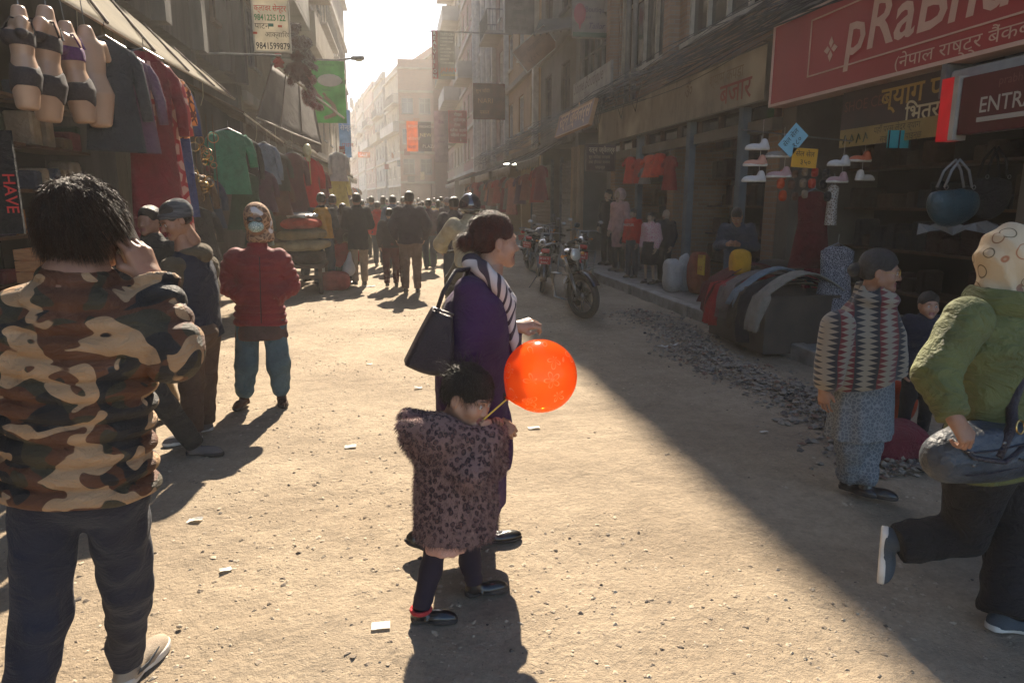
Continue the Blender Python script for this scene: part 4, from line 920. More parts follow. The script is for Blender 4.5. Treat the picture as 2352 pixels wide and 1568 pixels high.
def coat(P):
    o = J['pel']; bot = yp(1085, 1163, Y1)[2]
    ctr = v3(yp(1088, 900, Y1)[0], Y1, bot); H = J['neck'][2]-bot
    tab = [(0, -.01, 0, .150, .155), (.30*H, -.01, 0, .158, .160), (.55*H, -.012, 0, .163, .165), (.78*H, .0, 0, .158, .175), (.90*H, .012, 0, .132, .165), (.965*H, .025, 0, .085, .105), (1.03*H, .035, 0, .058, .062)]
    fo = lambda a, W, U, V: .010*np.sin(a*5+1.3+W*1.5)*np.clip(1.0-W/H, 0, 1)+.004*nz3(P, 9, 2)
    d = loft(P, ctr, (0, 0, 1), v3(1, .1, 0), tab, fo)
    e1, t1 = cone(P, J['shoR'], J['elbR'], .062, .058, True); e2, t2 = cone(P, J['elbR'], J['elbR']+(J['wriR']-J['elbR'])*.92, .058, .050, True)
    e = smin(e1, e2, .03)+.0035*np.sin((t1+t2)*11+2*nz3(P, 10, 3)); q = J['elbR']+(J['wriR']-J['elbR'])*.92; dd = unit(J['wriR']-J['elbR'])
    e = smax(e, (P[0]-q[0])*dd[0]+(P[1]-q[1])*dd[1]+(P[2]-q[2])*dd[2], .004); d = smin(d, e, .035)
    e = smin(cone(P, J['shoL'], J['elbL'], .060, .056), cone(P, J['elbL'], J['elbL']+(J['wriL']-J['elbL'])*.8, .054, .046), .03); d = smin(d, e, .03)
    d = smin(d, smax(ell(P, yp(1163, 1010, Y1+.02), (.028, .10, .17)), yp(1163, 1072, Y1)[2]-P[2], .004), .02)
    d = smax(d, -loft(P, ctr-v3(0, 0, .03), (0, 0, 1), v3(1, .1, 0), [(0, -.01, 0, .140, .145), (.16, -.01, 0, .12, .12)]), .004)
    return d+.0015*nz3(P, 70, 6)
p.sob('coat', coat, [yp(1000, 620, Y1), yp(1220, 1170, Y1), v3(.3, Y1-.22, .9), v3(.3, Y1+.26, .9)], .03, .0085, COAT)
# scarf round the neck and down the front
def scarf(P):
    d = None; pts = [yp(1082, 600, Y1-.05), yp(1108, 618, Y1-.10), yp(1140, 650, Y1-.10), yp(1168, 700, Y1-.06), yp(1183, 780, Y1-.03), yp(1188, 850, Y1-.02)]
    for i in range(len(pts)-1):
        e = cone(P, pts[i], pts[i+1], .034 if i < 3 else .024, .032 if i < 3 else .020); d = e if d is None else smin(d, e, .02)
    e = cone(P, pts[0], yp(1120, 615, Y1+.10), .036, .036); d = smin(d, e, .02); e = cone(P, yp(1120, 615, Y1+.10), yp(1172, 690, Y1+.03), .034, .03); d = smin(d, e, .02)
    return d+.003*nz3(P, 50, 2)
p.sob('scarf', scarf, [yp(1070, 590, Y1-.12), yp(1195, 860, Y1+.15)], .06, .007, STRIPE)
p.trousers(BLACKC, .008, .011, rk=.05, ra=.04, rh=.07, top_=.0)
p.shoes(BLKSH, SOLED, 'flat', h=.005, scale=.95)
hb = empty('handbag', 'large black leather tote bag on the shoulder of the woman in the indigo coat', 'bag', yp(975, 800, Y1-.12))
bt = [yp(a, b_, Y1-.14) for a, b_ in ((926, 838), (995, 706), (1040, 722), (1046, 800), (1034, 862), (975, 858))]
def bag(P):
    # soft slab: distance to polygon in the picture plane of the bag, with rounded thickness
    o = yp(985, 795, Y1-.13); c = yp(990, 800, Y1-.13); q = np.array([[b_[0], b_[2]] for b_ in bt]); x, z = P[0], P[2]; d = None; inside = None
    m = None
    for i in range(len(q)):
        a, b_ = q[i], q[(i+1) % len(q)]; t = b_-a; nr = np.array([t[1], -t[0]]); nr /= np.linalg.norm(nr); cc = q.mean(0)
        if (cc-a)@nr > 0: nr = -nr
        e = (x-a[0])*nr[0]+(z-a[1])*nr[1]; m = e if m is None else smax(m, e, .012)
    th = .055+.02*np.clip((1.1-P[2])/.25, 0, 1); s_ = np.abs(P[1]-o[1]+(P[0]-o[0])*.15)-th
    return smax(m, s_, .035)+.004*nz3(P, 16, 3)
surf_obj('bag_body', bag, yp(915, 870, Y1-.25), yp(1055, 695, Y1+.02)+v3(0, .03, 0), .007, LEATH, hb)
m = MB(); m.tube([yp(1004, 712, Y1-.16), yp(1018, 670, Y1-.17), yp(1046, 622, Y1-.14), yp(1075, 618, Y1-.11), yp(1062, 660, Y1-.05), yp(1030, 725, Y1-.04)], .009, 8, flat=1.6); m.build('strap', LEATH, hb, smooth=True)
m = MB(); m.tube([bt[1]+v3(0, -.05, .004), bt[2]+v3(0, -.05, .004)], .006, 6); m.build('rim', LEATH, hb, smooth=True)

# ------------------------------------------------------------ child with the balloon
Y2 = 2.5
aR = gp(968, 1432)+v3(0, 0, .075); aL = gp(1090, 1372)+v3(0, 0, .075)
p = Person('small child in a fluffy leopard print coat, head bowed, holding the balloon stick', tuple(gp(1040, 1400)[:2]), 82, .97, 1.0, skin=SKIN2, child=True,
    head=yp(1076, 910, Y2-.02), neck=yp(1062, 985, Y2), pel=yp(1045, 1175, Y2), shoR=yp(1032, 1035, Y2-.07), shoL=yp(1082, 1020, Y2+.10), elbR=yp(1082, 1085, Y2-.12), wriR=yp(1126, 1000, Y2-.07),
    elbL=yp(1128, 1060, Y2+.08), wriL=yp(1138, 990, Y2+.02), hipR=yp(1012, 1200, Y2-.04), hipL=yp(1075, 1200, Y2+.05), kneR=yp(990, 1310, Y2-.06), kneL=yp(1080, 1290, Y2+.05), ankR=aR, ankL=aL,
    ftR=v3(.97, -.22, 0), ftL=v3(.97, .12, 0), face=v3(.74, -.62, -.30), hup=v3(.28, -.10, .95))
p.hs = .93; p.hdR = unit(yp(1112, 958, Y2-.08)-yp(1126, 1000, Y2-.07))
p.body(.0045, handR='grip', handL='grip', palmR=v3(.3, -.9, .2), hh=.0035, core=True)
p.hair('child', .005, HAIR, 5000, .018, seed=9, flow=lambda P_: np.tile(v3(.1, 0, -.6), (len(P_), 1))+(P_-p.J['head'])*3, outw=.3)
V, F = hair_shape(.005, 'child'); Hm = frm(p.face, p.hup); W = p.tr(V, p.J['head'], Hm, p.hs)
V2, F2 = cards(W, F, 170, .085, .0016, (0, 0, -1), 4, bend=.25, jit=.5, segs=3, mask=lambda c, n_: (c-p.J['head'])@v3(-.3, 0, 1) > .092, flow=lambda P_: np.tile(v3(-.55, 0, .5), (len(P_), 1)))
props(link('flyaway_hair', mesh_from(V2, F2, HAIR, 'flyaway_hair', False, None, p.b), p.e), kind='stuff')
J = p.J
def kcoat(P):
    bot = yp(1045, 1226, Y2)[2]; ctr = v3(yp(1046, 1150, Y2)[0], Y2, bot); H = yp(1050, 985, Y2)[2]-bot
    tab = [(0, 0, 0, .160, .135), (.30*H, .002, 0, .160, .135), (.62*H, .0, 0, .150, .13), (.82*H, .005, 0, .130, .125), (1.0*H, .02, 0, .085, .09)]
    d = loft(P, ctr, (0, 0, 1), v3(1, 0, 0), tab)
    d = smin(d, smin(cone(P, J['shoR'], J['elbR'], .062, .060), cone(P, J['elbR'], J['wriR'], .058, .048), .03), .03)
    d = smin(d, smin(cone(P, J['shoL'], J['elbL'], .060, .058), cone(P, J['elbL'], J['wriL'], .056, .048), .03), .03)
    # wide folded hood lying over the shoulders
    a, b_, c = yp(926, 978, Y2-.05), yp(1010, 1000, Y2-.08), yp(1120, 1010, Y2-.06)
    d = smin(d, smin(cone(P, a, b_, .030, .075), cone(P, b_, c, .075, .060), .03), .02)
    d = smin(d, smin(cone(P, a+v3(.02, .12, -.01), yp(1020, 990, Y2+.10), .035, .07), cone(P, yp(1020, 990, Y2+.10), yp(1130, 1000, Y2+.08), .07, .055), .03), .02)
    d = smin(d, cone(P, yp(945, 1005, Y2), yp(965, 1045, Y2), .05, .035), .03)
    d = smax(d, -ell(P, J['head']+v3(.0, 0, -.02), (.088, .088, .115)), .015)
    return d+.004*nz3(P, 25, 3)
lo, hi = yp(890, 1260, Y2), yp(1170, 930, Y2); lo[1] -= .22; hi[1] += .24
V, F = surf(kcoat, lo, hi, .0075, None); ko = link('fur_coat', mesh_from(V, F, LEO, 'fur_coat', True, None, p.b), p.e)
V2, F2 = cards(V, F, 42000, .017, .0016, (0, 0, -1), 11, bend=.55, jit=.5, segs=2)
props(link('fur', mesh_from(V2, F2, LEO, 'fur', False, None, p.b), ko), kind='stuff')
p.skirt(cloth('#cf9c86'), yp(1045, 1243, Y2)[2]+.06, yp(1010, 1248, Y2)[2], .09, .10, .008, 'petticoat', .004, ctr=yp(1022, 1200, Y2-.03), ry=.9)
p.trousers(M('black_leggings', (.022, .014, .024), (.015, .01, .017), rough=.9, bump=.2, bscale=250), .004, .007, rk=.064, ra=.060, rh=.085, fold=.004, top_=-.01)
p.shoes(BLKSH, SOLED, 'sneaker', h=.0045, scale=1.12)
for a_, f_ in ((aR, v3(.97, -.22, 0)), (aL, v3(.97, .12, 0))):
    m = MB(); f_ = unit(f_); sd = np.cross(f_, v3(0, 0, 1)); m.tube([a_+f_*.025+sd*.034-v3(0, 0, .045), a_+f_*.030-v3(0, 0, .018), a_+f_*.025-sd*.034-v3(0, 0, .045)], .005, 6, flat=1.8); m.build('shoe_strap', BLKSH, p.e, smooth=True)
m = MB(); m.torus(aR-v3(0, 0, .012), .036, .009, (0, 0, 1), 16, 6); m.build('sock', cloth('#c23a3a'), p.e, smooth=True)
# balloon on its stick
bc = yp(1241, 863, 2.46); br = .139
def balloon_fn(n, l, co, p_):
    sh = n['Material Output']; ln_ = None
    for s_, r0, sd in ((9.5, .30, 1.3), (9.5, .30, 1.3)): pass
    v = n.new('ShaderNodeTexVoronoi'); v.inputs['Scale'].default_value = 14; v.inputs['Randomness'].default_value = .6; l.new(co, v.inputs[0])
    lc = n.new('ShaderNodeVectorMath'); lc.operation = 'SUBTRACT'; sc_ = n.new('ShaderNodeVectorMath'); l.new(co, lc.inputs[0]); l.new(v.outputs['Position'], lc.inputs[1])
    sp = n.new('ShaderNodeSeparateXYZ'); l.new(lc.outputs[0], sp.inputs[0])
    ang = N_math(n, l, 'ARCTAN2', sp.outputs[2], sp.outputs[0]); pet = N_math(n, l, 'ABSOLUTE', N_math(n, l, 'SINE', N_math(n, l, 'MULTIPLY', ang, 2.5)))
    ln = n.new('ShaderNodeVectorMath'); ln.operation = 'LENGTH'; l.new(lc.outputs[0], ln.inputs[0])
    rr_ = N_math(n, l, 'SUBTRACT', ln.outputs['Value'], N_math(n, l, 'ADD', N_math(n, l, 'MULTIPLY', pet, .022), .010))
    line = N_step(n, l, N_math(n, l, 'ABSOLUTE', rr_), .0019, .0006); line = N_math(n, l, 'SUBTRACT', 1, line)
    r2 = N_math(n, l, 'SUBTRACT', ln.outputs['Value'], N_math(n, l, 'ADD', N_math(n, l, 'MULTIPLY', pet, .010), .004)); l2 = N_math(n, l, 'SUBTRACT', 1, N_step(n, l, N_math(n, l, 'ABSOLUTE', r2), .0013, .0004))
    line = N_math(n, l, 'MAXIMUM', line, l2)
    keep = N_step(n, l, N_noise(n, l, co, 9, 0, loc=(2, 5, 1)), .39, .01); line = N_math(n, l, 'MULTIPLY', N_math(n, l, 'MULTIPLY', line, keep), .7)
    col = N_mix(n, l, line, (.97, .20, .025), (.98, .66, .46)); l.new(col, p_.inputs['Base Color'])
    p_.inputs['Roughness'].default_value = .16; p_.inputs['Coat Weight'].default_value = .4; p_.inputs['Coat Roughness'].default_value = .05
    t = n.new('ShaderNodeBsdfTranslucent'); l.new(col, t.inputs[0]); mx = n.new('ShaderNodeMixShader'); mx.inputs[0].default_value = .62
    l.new(p_.outputs[0], mx.inputs[1]); l.new(t.outputs[0], mx.inputs[2]); tp = n.new('ShaderNodeBsdfTransparent'); tp.inputs[0].default_value = (1, .42, .12, 1); m3 = n.new('ShaderNodeMixShader'); m3.inputs[0].default_value = .42; l.new(mx.outputs[0], m3.inputs[1]); l.new(tp.outputs[0], m3.inputs[2]); l.new(m3.outputs[0], sh.inputs[0])
BAL = M2('orange_balloon_rubber', balloon_fn)
be = empty('balloon', 'round orange balloon with white flowers and butterflies, on a yellow stick', 'balloon', bc)
dn = unit(yp(1160, 918, 2.46)-bc); m = MB(); prof = []
for k in range(25):
    th = math.pi*k/24; r_ = math.sin(th)*br; z = -math.cos(th)*br
    if k < 3: z -= .004*(3-k)
    prof.append((max(r_, .004), z))
m.lathe(bc, prof, 48, axis=-dn); m.build('rubber_skin', BAL, be, smooth=True)
m = MB(); m.lathe(bc+dn*(br+.004), [(.010, -.012), (.004, 0), (.009, .010), (.011, .013)], 12, axis=dn); m.build('knot', BAL, be, smooth=True)
m = MB(); m.tube([bc+dn*(br+.004), yp(1112, 962, 2.43), yp(1098, 1000, 2.42)], .0035, 6); m.build('stick', M('yellow_plastic', (.75, .52, .09), rough=.35), be)

# ------------------------------------------------------------ woman in red with the mask
p = Person('woman in a dark red quilted jacket and face mask, hands in her pockets', tuple(gp(604, 932)[:2]), 180, 1.60, 1.0,
    head=yp(590, 505, 5.5), neck=yp(592, 572, 5.55), pel=yp(598, 715, 5.55), shoR=yp(542, 590, 5.55), shoL=yp(640, 590, 5.55), elbR=yp(518, 652, 5.58), elbL=yp(668, 655, 5.58), wriR=yp(562, 684, 5.46), wriL=yp(630, 684, 5.46),
    hipR=yp(570, 740, 5.55), hipL=yp(630, 740, 5.55), kneR=yp(566, 835, 5.52), kneL=yp(640, 835, 5.52), ankR=gp(562, 930)+v3(0, 0, .085), ankL=gp(648, 925)+v3(0, 0, .085), ftR=v3(-.15, -1, 0), ftL=v3(.25, -1, 0), face=v3(.05, -1, -.05))
p.body(.007, hands=False)
p.top(REDJ, .028, -.11, .009, puff=.017, pitch=.056, fold=.003, collar=.05, name='quilted_jacket', wide=.005, flare=.008)
m = MB(); m.tube([yp(596, 590, 5.36), yp(598, 660, 5.355), yp(600, 742, 5.36)], .004, 6); m.build('zip', M('dark_zip', (.04, .01, .01), rough=.4, metal=.5), p.e)
p.skirt(cloth('#5d4842'), p.J['pel'][2]-.07, yp(600, 778, 5.5)[2], .175, .20, .011, 'kurta', .006, n=7, ry=.82)
p.trousers(TEAL, .012, .011, rk=.066, ra=.050, rh=.09, baggy=.018, fold=.010, name='salwar')
p.shoes(cloth('#4c3325'), SOLED, h=.008)
def mask(P): 
    c = p.J['head']; d = ell(P, c+v3(.003, -.078, -.052)*p.hs, (.058, .040, .044)); return smax(d, -ell(P, c+v3(0, -.045, -.05)*p.hs, (.05, .04, .045)), .003)+.0015*nz3(P, 60, 2)
m = MB()
for q in (-1, 1): m.ellipsoid(p.J['head']+v3(q*.030, -.098, .004), (.026, .008, .019), 14, 8)
m.tube([p.J['head']+v3(a, -.100, .006) for a in (-.06, 0, .06)], .003, 5); m.build('dark_glasses', BLKSH, p.e, smooth=True)
p.sob('face_mask', mask, [p.J['head']+v3(0, -.07, -.05)], .075, .005, MASKP)
def hsc(P):
    c = p.J['head']; d = ell(P, c+v3(0, .010, .022), (.098, .116, .112)); d = smin(d, cone(P, c+v3(.055, .04, -.03), c+v3(.085, .05, -.14), .05, .03), .03); d = smin(d, cone(P, c+v3(-.055, .04, -.03), c+v3(-.05, .06, -.13), .045, .04), .03)
    d = smin(d, ell(P, c+v3(0, .03, -.14), (.085, .075, .045)), .03)
    return smax(d, -ell(P, c+v3(.003, -.115, -.035), (.066, .075, .088)), .01)+.003*nz3(P, 40, 3)
p.sob('headscarf', hsc, [p.J['head'], p.J['head']-v3(0, 0, .1)], .15, .006, SCARFP)

# ------------------------------------------------------------ man in the beanie
p = Person('man in a grey beanie, navy vest and brown trousers, looking down to the left', tuple(gp(462, 1005)[:2]), 238, 1.68, 1.02, lean=6,
    head=yp(402, 505, 4.8), neck=yp(432, 583, 4.85), pel=yp(452, 758, 4.88), shoL=yp(395, 615, 4.70), shoR=yp(478, 608, 5.0), elbR=yp(482, 695, 4.95), wriR=yp(415, 735, 4.75), elbL=yp(385, 700, 4.6), wriL=yp(372, 745, 4.6),
    hipL=yp(432, 775, 4.8), hipR=yp(470, 775, 4.95), kneL=yp(440, 880, 4.78), kneR=yp(470, 870, 4.92), ankL=gp(446, 1012)+v3(0, 0, .085), ankR=gp(472, 990)+v3(0, 0, .085), face=v3(-.72, -.55, -.38), hup=v3(-.2, -.12, 1))
p.body(.006, 'hold', 'hold')
p.hair('short', .008)
p.top(OLIVE, .014, -.04, .010, fold=.006, name='sweater', collar=.02, arms='LR')
p.top(NAVY, .026, -.05, .010, sleeves=False, fold=.004, collar=.05, name='padded_vest', wide=.005)
p.top(M('pale_lilac_lining', (.30, .28, .38), rough=.7), .022, .36, .010, sleeves=False, fold=0, collar=.0, name='vest_piping', wide=.012) if False else None
p.hood(OLIVE, .010)
p.beanie(M('striped_knit', (.045, .045, .05), (.12, .12, .12), scale=30, bump=.6, bscale=90, rough=1, stretch=(.4, .4, 3)), .007, low=.010, slouch=.016, name='beanie')
p.trousers(BROWNT, .018, .011, rk=.064, ra=.056, rh=.092, fold=.008)
p.shoes(SHOEG, SOLEW, h=.008)
# walker almost hidden behind the man in camouflage
p = Person('walker in dark grey trousers mostly hidden behind the man in camouflage', tuple(gp(310, 1050)[:2]), 95, 1.62, .95,
    ankR=gp(448, 1046)+v3(0, 0, .085), kneR=yp(378, 930, 4.35), ankL=gp(255, 1010)+v3(0, 0, .11), ftR=v3(.95, -.2, 0))
p.body(.012, eyes=False); p.hair('short', .01); p.top(BLACKC, .022, -.10, .014); p.trousers(DKGREY, .018, .011, fold=.007, rh=.09); p.shoes(SHOEG, SOLED, h=.009)
p = Person('person in khaki trousers and white trainers hidden behind the man in the beanie', tuple(gp(392, 945)[:2]), 200, 1.56, .95, ankR=gp(398, 945)+v3(0, 0, .085), ankL=gp(360, 925)+v3(0, 0, .085))
p.body(.012, eyes=False); p.hair('short', .01); p.top(DKGREY, .02, -.08, .014); p.trousers(cloth('#9a825f'), .015, .012); p.shoes(SOLEW, SOLEW, h=.009)
# youth in plaid
p = Person('youth in a plaid shirt with folded arms standing by the dark left shop', (-2.42, 8.5), 160, 1.66, .92,
    elbL=(-.23, .02, 1.08), elbR=(.23, .02, 1.08), wriL=(.07, .17, 1.12), wriR=(-.07, .15, 1.08), face=v3(.55, -.75, -.15))
p.body(.009); p.hair('short', .009, strands=300, length=.015); p.top(PLAID, .013, -.14, .012, fold=.006, name='shirt'); p.trousers(DKGREY, .01, .013); p.shoes(BLKSH, SOLED, h=.01)

# ------------------------------------------------------------ woman in the zigzag shawl
b0 = gp(1955, 1150)
p = Person('elderly woman in a red, black and cream zigzag shawl and glasses', tuple(b0[:2]), 128, 1.38, 1.05,
    head=yp(2022, 622, 3.2), neck=yp(1998, 690, 3.22), pel=yp(1985, 880, 3.22), shoR=yp(1925, 735, 3.12), shoL=yp(2050, 730, 3.36), elbR=yp(1900, 830, 3.08), wriR=yp(1892, 888, 3.05), elbL=yp(2075, 820, 3.3), wriL=yp(2040, 850, 3.2),
    hipR=yp(1960, 900, 3.2), hipL=yp(2010, 900, 3.3), kneR=yp(1955, 1020, 3.18), kneL=yp(1990, 1020, 3.25), ankR=gp(1945, 1128)+v3(0, 0, .08), ankL=gp(1985, 1140)+v3(0, 0, .08), ftR=v3(.5, -.85, 0), ftL=v3(.75, -.6, 0), face=v3(.80, -.58, -.08))
p.hs = .90; p.hdR = v3(.02, -.1, -1.)
p.body(.0055, handR='relax', palmR=v3(-.8, -.5, 0), hh=.0045)
p.hair('bun', .0065, M('hair_greying', (.035, .033, .032), (.016, .014, .013), scale=70, rough=.45, bump=.5, bscale=400), 500, .02)
J = p.J
def shawl(P):
    bot = yp(1985, 868, 3.22)[2]; ctr = v3(yp(1985, 800, 3.22)[0], 3.22, bot); H = J['neck'][2]-bot
    tab = [(-.08, 0, 0, .22, .18), (0, -.004, 0, .252, .19), (.35*H, -.004, 0, .245, .19), (.62*H, .0, 0, .212, .17), (.85*H, .01, 0, .15, .13), (1.02*H, .02, 0, .085, .085), (1.22*H, .03, 0, .075, .08)]
    fo = lambda a, W, U, V: .009*np.sin(a*6+W*4)+.005*nz3(P, 10, 3)
    d = loft(P, ctr, (0, 0, 1), v3(1, .3, 0), tab, fo)
    d = smin(d, cone(P, J['shoR']+v3(0, 0, -.03), yp(1902, 870, 3.05), .085, .072), .04); d = smin(d, ell(P, J['neck']+v3(.02, -.03, .01), (.115, .10, .05)), .03)
    d = smax(d, (bot+.03*np.sin((P[0]-ctr[0])*9)-P[2])-.0, .004); d = smax(d, -cone(P, J['neck']+v3(0, 0, .02), J['head']+v3(0, 0, .06), .052, .085), .01)
    return d+.003*nz3(P, 38, 5)
p.sob('shawl', shawl, [yp(1880, 880, 3.22), yp(2100, 670, 3.22), v3(2.5, 3.0, 1), v3(2.5, 3.45, 1)], .15, .0085, SHAWL)
p.skirt(GREYPRINT, yp(1985, 850, 3.2)[2], yp(1985, 1002, 3.2)[2], .165, .20, .0095, 'kurta', .010, n=8, ry=.72, lat=v3(1, .3, 0))
p.trousers(GREYPRINT, .012, .010, rk=.070, ra=.055, rh=.085, baggy=.012, fold=.009, name='salwar', top_=-.02)
p.shoes(BLKSH, SOLED, h=.008, scale=1.0)
Hm = frm(p.face); m = MB()
for q in (-1, 1): m.torus(p.J['head']+Hm@(v3(q*.031, .101, -.004)*p.hs), .021, .0014, p.face, 18, 5)
m.tube([p.J['head']+Hm@(v3(a, b_, .0)*p.hs) for a, b_ in ((.052, .099), (.080, .02))], .0013, 5); m.tube([p.J['head']+Hm@(v3(-a, b_, .0)*p.hs) for a, b_ in ((.052, .099), (.080, .02))], .0013, 5)
m.tube([p.J['head']+Hm@(v3(a, .103, .002)*p.hs) for a in (-.010, .010)], .0013, 5); m.build('glasses', GOLD, p.e, smooth=True)
m = MB(); m.torus(J['wriR']+v3(.01, -.012, -.065), .010, .002, (0, 0, 1), 12, 5); m.build('ring', GOLD, p.e, smooth=True)

# ------------------------------------------------------------ boy behind, and the woman in green
bq = yp(2128, 735, 4.0)
p = Person('boy in dark clothes half hidden between the shawl woman and the green jacket', (bq[0], 4.0), 200, 1.00, 1.0, child=True, skin=SKIN2)
p.body(.006); p.hair('short', .007); p.top(NAVY, .02, -.06, .012); p.trousers(BLACKC, .012, .013); p.shoes(cloth('#b4481f'), SOLEW, h=.009)
Y3 = 2.05
p = Person('woman in a green jacket and cream ringed headscarf striding out of the frame', tuple(gp(2290, 1470)[:2]), 88, 1.52, 1.12,
    head=yp(2322, 600, Y3), neck=yp(2300, 690, Y3), pel=yp(2275, 1010, Y3+.02), shoR=yp(2222, 735, Y3-.10), shoL=yp(2330, 730, Y3+.16), elbR=yp(2148, 858, Y3-.14), wriR=yp(2190, 955, Y3-.24), elbL=yp(2400, 860, Y3+.2), wriL=yp(2440, 900, Y3+.05),
    hipR=yp(2255, 1060, Y3-.02), hipL=yp(2300, 1060, Y3+.08), kneR=yp(2215, 1225, Y3+.05), ankR=yp(2072, 1245, Y3+.12), kneL=yp(2320, 1240, Y3+.05), ankL=gp(2295, 1448)+v3(0, 0, .085),
    ftR=v3(-.05, -.1, -1), fuR=v3(.8, -.6, .1), ftL=v3(.97, -.25, 0), face=v3(.93, .36, -.05))
p.hs = .95; p.hdR = unit(yp(2232, 1015, Y3-.27)-yp(2190, 955, Y3-.24))
p.body(.005, handR='hold', palmR=v3(.2, -.85, .5), hh=.0035)
p.top(GREENJ, .022, -.10, .0085, fold=.0045, name='jacket', wide=.035, flare=.02, collar=.005)
def hsc(P):
    c = p.J['head']; d = ell(P, c+v3(-.012, 0, .024), (.108, .094, .112)); d = smin(d, cone(P, c+v3(-.03, 0, .0), c+v3(-.045, 0, -.13), .085, .060), .03); d = smin(d, ell(P, c+v3(-.02, -.01, -.135), (.095, .095, .05)), .02); d = smin(d, cone(P, c+v3(.06, -.05, -.10), c+v3(.10, -.08, -.30), .055, .05), .03)
    d = smin(d, cone(P, c+v3(.10, -.08, -.30), c+v3(.11, -.10, -.46), .05, .03), .03)
    return smax(d, -ell(P, c+v3(.115, .04, -.015), (.085, .085, .085)), .01)+.003*nz3(P, 28, 3)+.009*np.abs(np.sin((P[2]-c[2])*24+(P[0]-c[0])*34+2.5*nz3(P, 8, 2)))
p.sob('headscarf', hsc, [p.J['head']+v3(.05, 0, -.4), p.J['head']], .15, .0065, RINGSC)
nk = p.J['neck']
p.sob('collar', lambda P: smax(np.abs(ell(P, nk+v3(.01, 0, -.005), (.118, .112, .085)))-.012, np.abs(P[2]-nk[2]+.005+.15*(P[0]-nk[0]))-.045, .01)+.003*nz3(P, 30, 6), [nk], .14, .0075, GREENJ)
m = MB()
for t_ in (.0, .5): m.tube([p.J['pel']+v3(.215*math.cos(a), .172*math.sin(a), .01+t_*.34+.01*math.sin(a*3)) for a in np.linspace(R(180), R(350), 22)], .0035, 5)
m.build('seam', GREENJ, p.e, smooth=True)
m = MB(); hd = p.hdR; fr = frm(hd, v3(.2, -.85, .5))
m.tube([p.J['neck']+v3(.02, -.13, .02), p.J['neck']+v3(.06, -.16, -.10), p.J['neck']+v3(.09, -.18, -.25)], .0035, 6); m.build('zip', GOLD, p.e)
m = MB(); m.lathe(p.J['neck']+v3(.055, -.165, -.07), [(.008, 0), (.008, .003), (.004, .005)], 10, axis=(0, -1, 0)); m.build('snap_button', METAL, p.e, smooth=True)
p.trousers(BLKT, .018, .010, rk=.068, ra=.072, rh=.105, fold=.008, top_=0)
p.shoes(SHOEB, SOLEW, h=.006, scale=1.0)
nails = MB()
hb = empty('shoulder_bag', 'big slouchy denim grey leather bag hanging at the hip of the woman in green', 'bag', yp(2235, 1000, Y3-.2))
def gbag(P):
    c = yp(2262, 1025, Y3-.15); d = ell(P, c, (.215, .085, .105)); d = smin(d, cone(P, c+v3(-.15, 0, -.04), c+v3(.2, 0, -.03), .075, .08), .05); d = smax(d, P[2]-(c[2]+.085-.05*np.abs(P[0]-c[0])), .02)
    return d+.007*nz3(P, 13, 3)+.004*nz3(P, 34, 4)
c = yp(2262, 1025, Y3-.15); surf_obj('bag_body', gbag, c-v3(.28, .12, .14), c+v3(.34, .12, .14), .0075, DENIML, hb)
m = MB(); m.tube([c+v3(-.17, -.04, .05), c+v3(-.12, -.085, -.0), c+v3(-.02, -.10, -.015), c+v3(.05, -.09, .03)], .007, 8, flat=1.6); m.tube([c+v3(-.04, -.09, -.0), c+v3(.03, -.06, .09), c+v3(.08, .0, .14), c+v3(.14, .02, .30), c+v3(.2, .02, .5)], .010, 8, flat=1.8); m.build('strap', LEATH, hb, smooth=True)
m = MB(); m.torus(c+v3(.035, -.085, .095), .022, .003, (.3, -1, .2), 24, 6); m.build('ring', GOLD, hb, smooth=True)
for dx, dz in ((-.13, -.02), (.08, -.03), (-.03, .05)): m = MB(); m.lathe(c+v3(dx, -.098, dz), [(.006, 0), (.006, .003), (.003, .005)], 8, axis=(0, -1, 0)); m.build('stud', METAL, hb, smooth=True)
for zz, dd in ((-.045, .098), (.03, .092)): m = MB(); m.tube([c+v3(x, -dd+.25*x*x, zz+.012*math.sin(x*14)) for x in np.linspace(-.15, .2, 12)], .0028, 5); m.build('seam', LEATH, hb, smooth=True)
m = MB(); m.tube([c+v3(.03, -.104, -.005), c+v3(.10, -.10, -.03)], .003, 5); m.build('zip', METAL, hb)
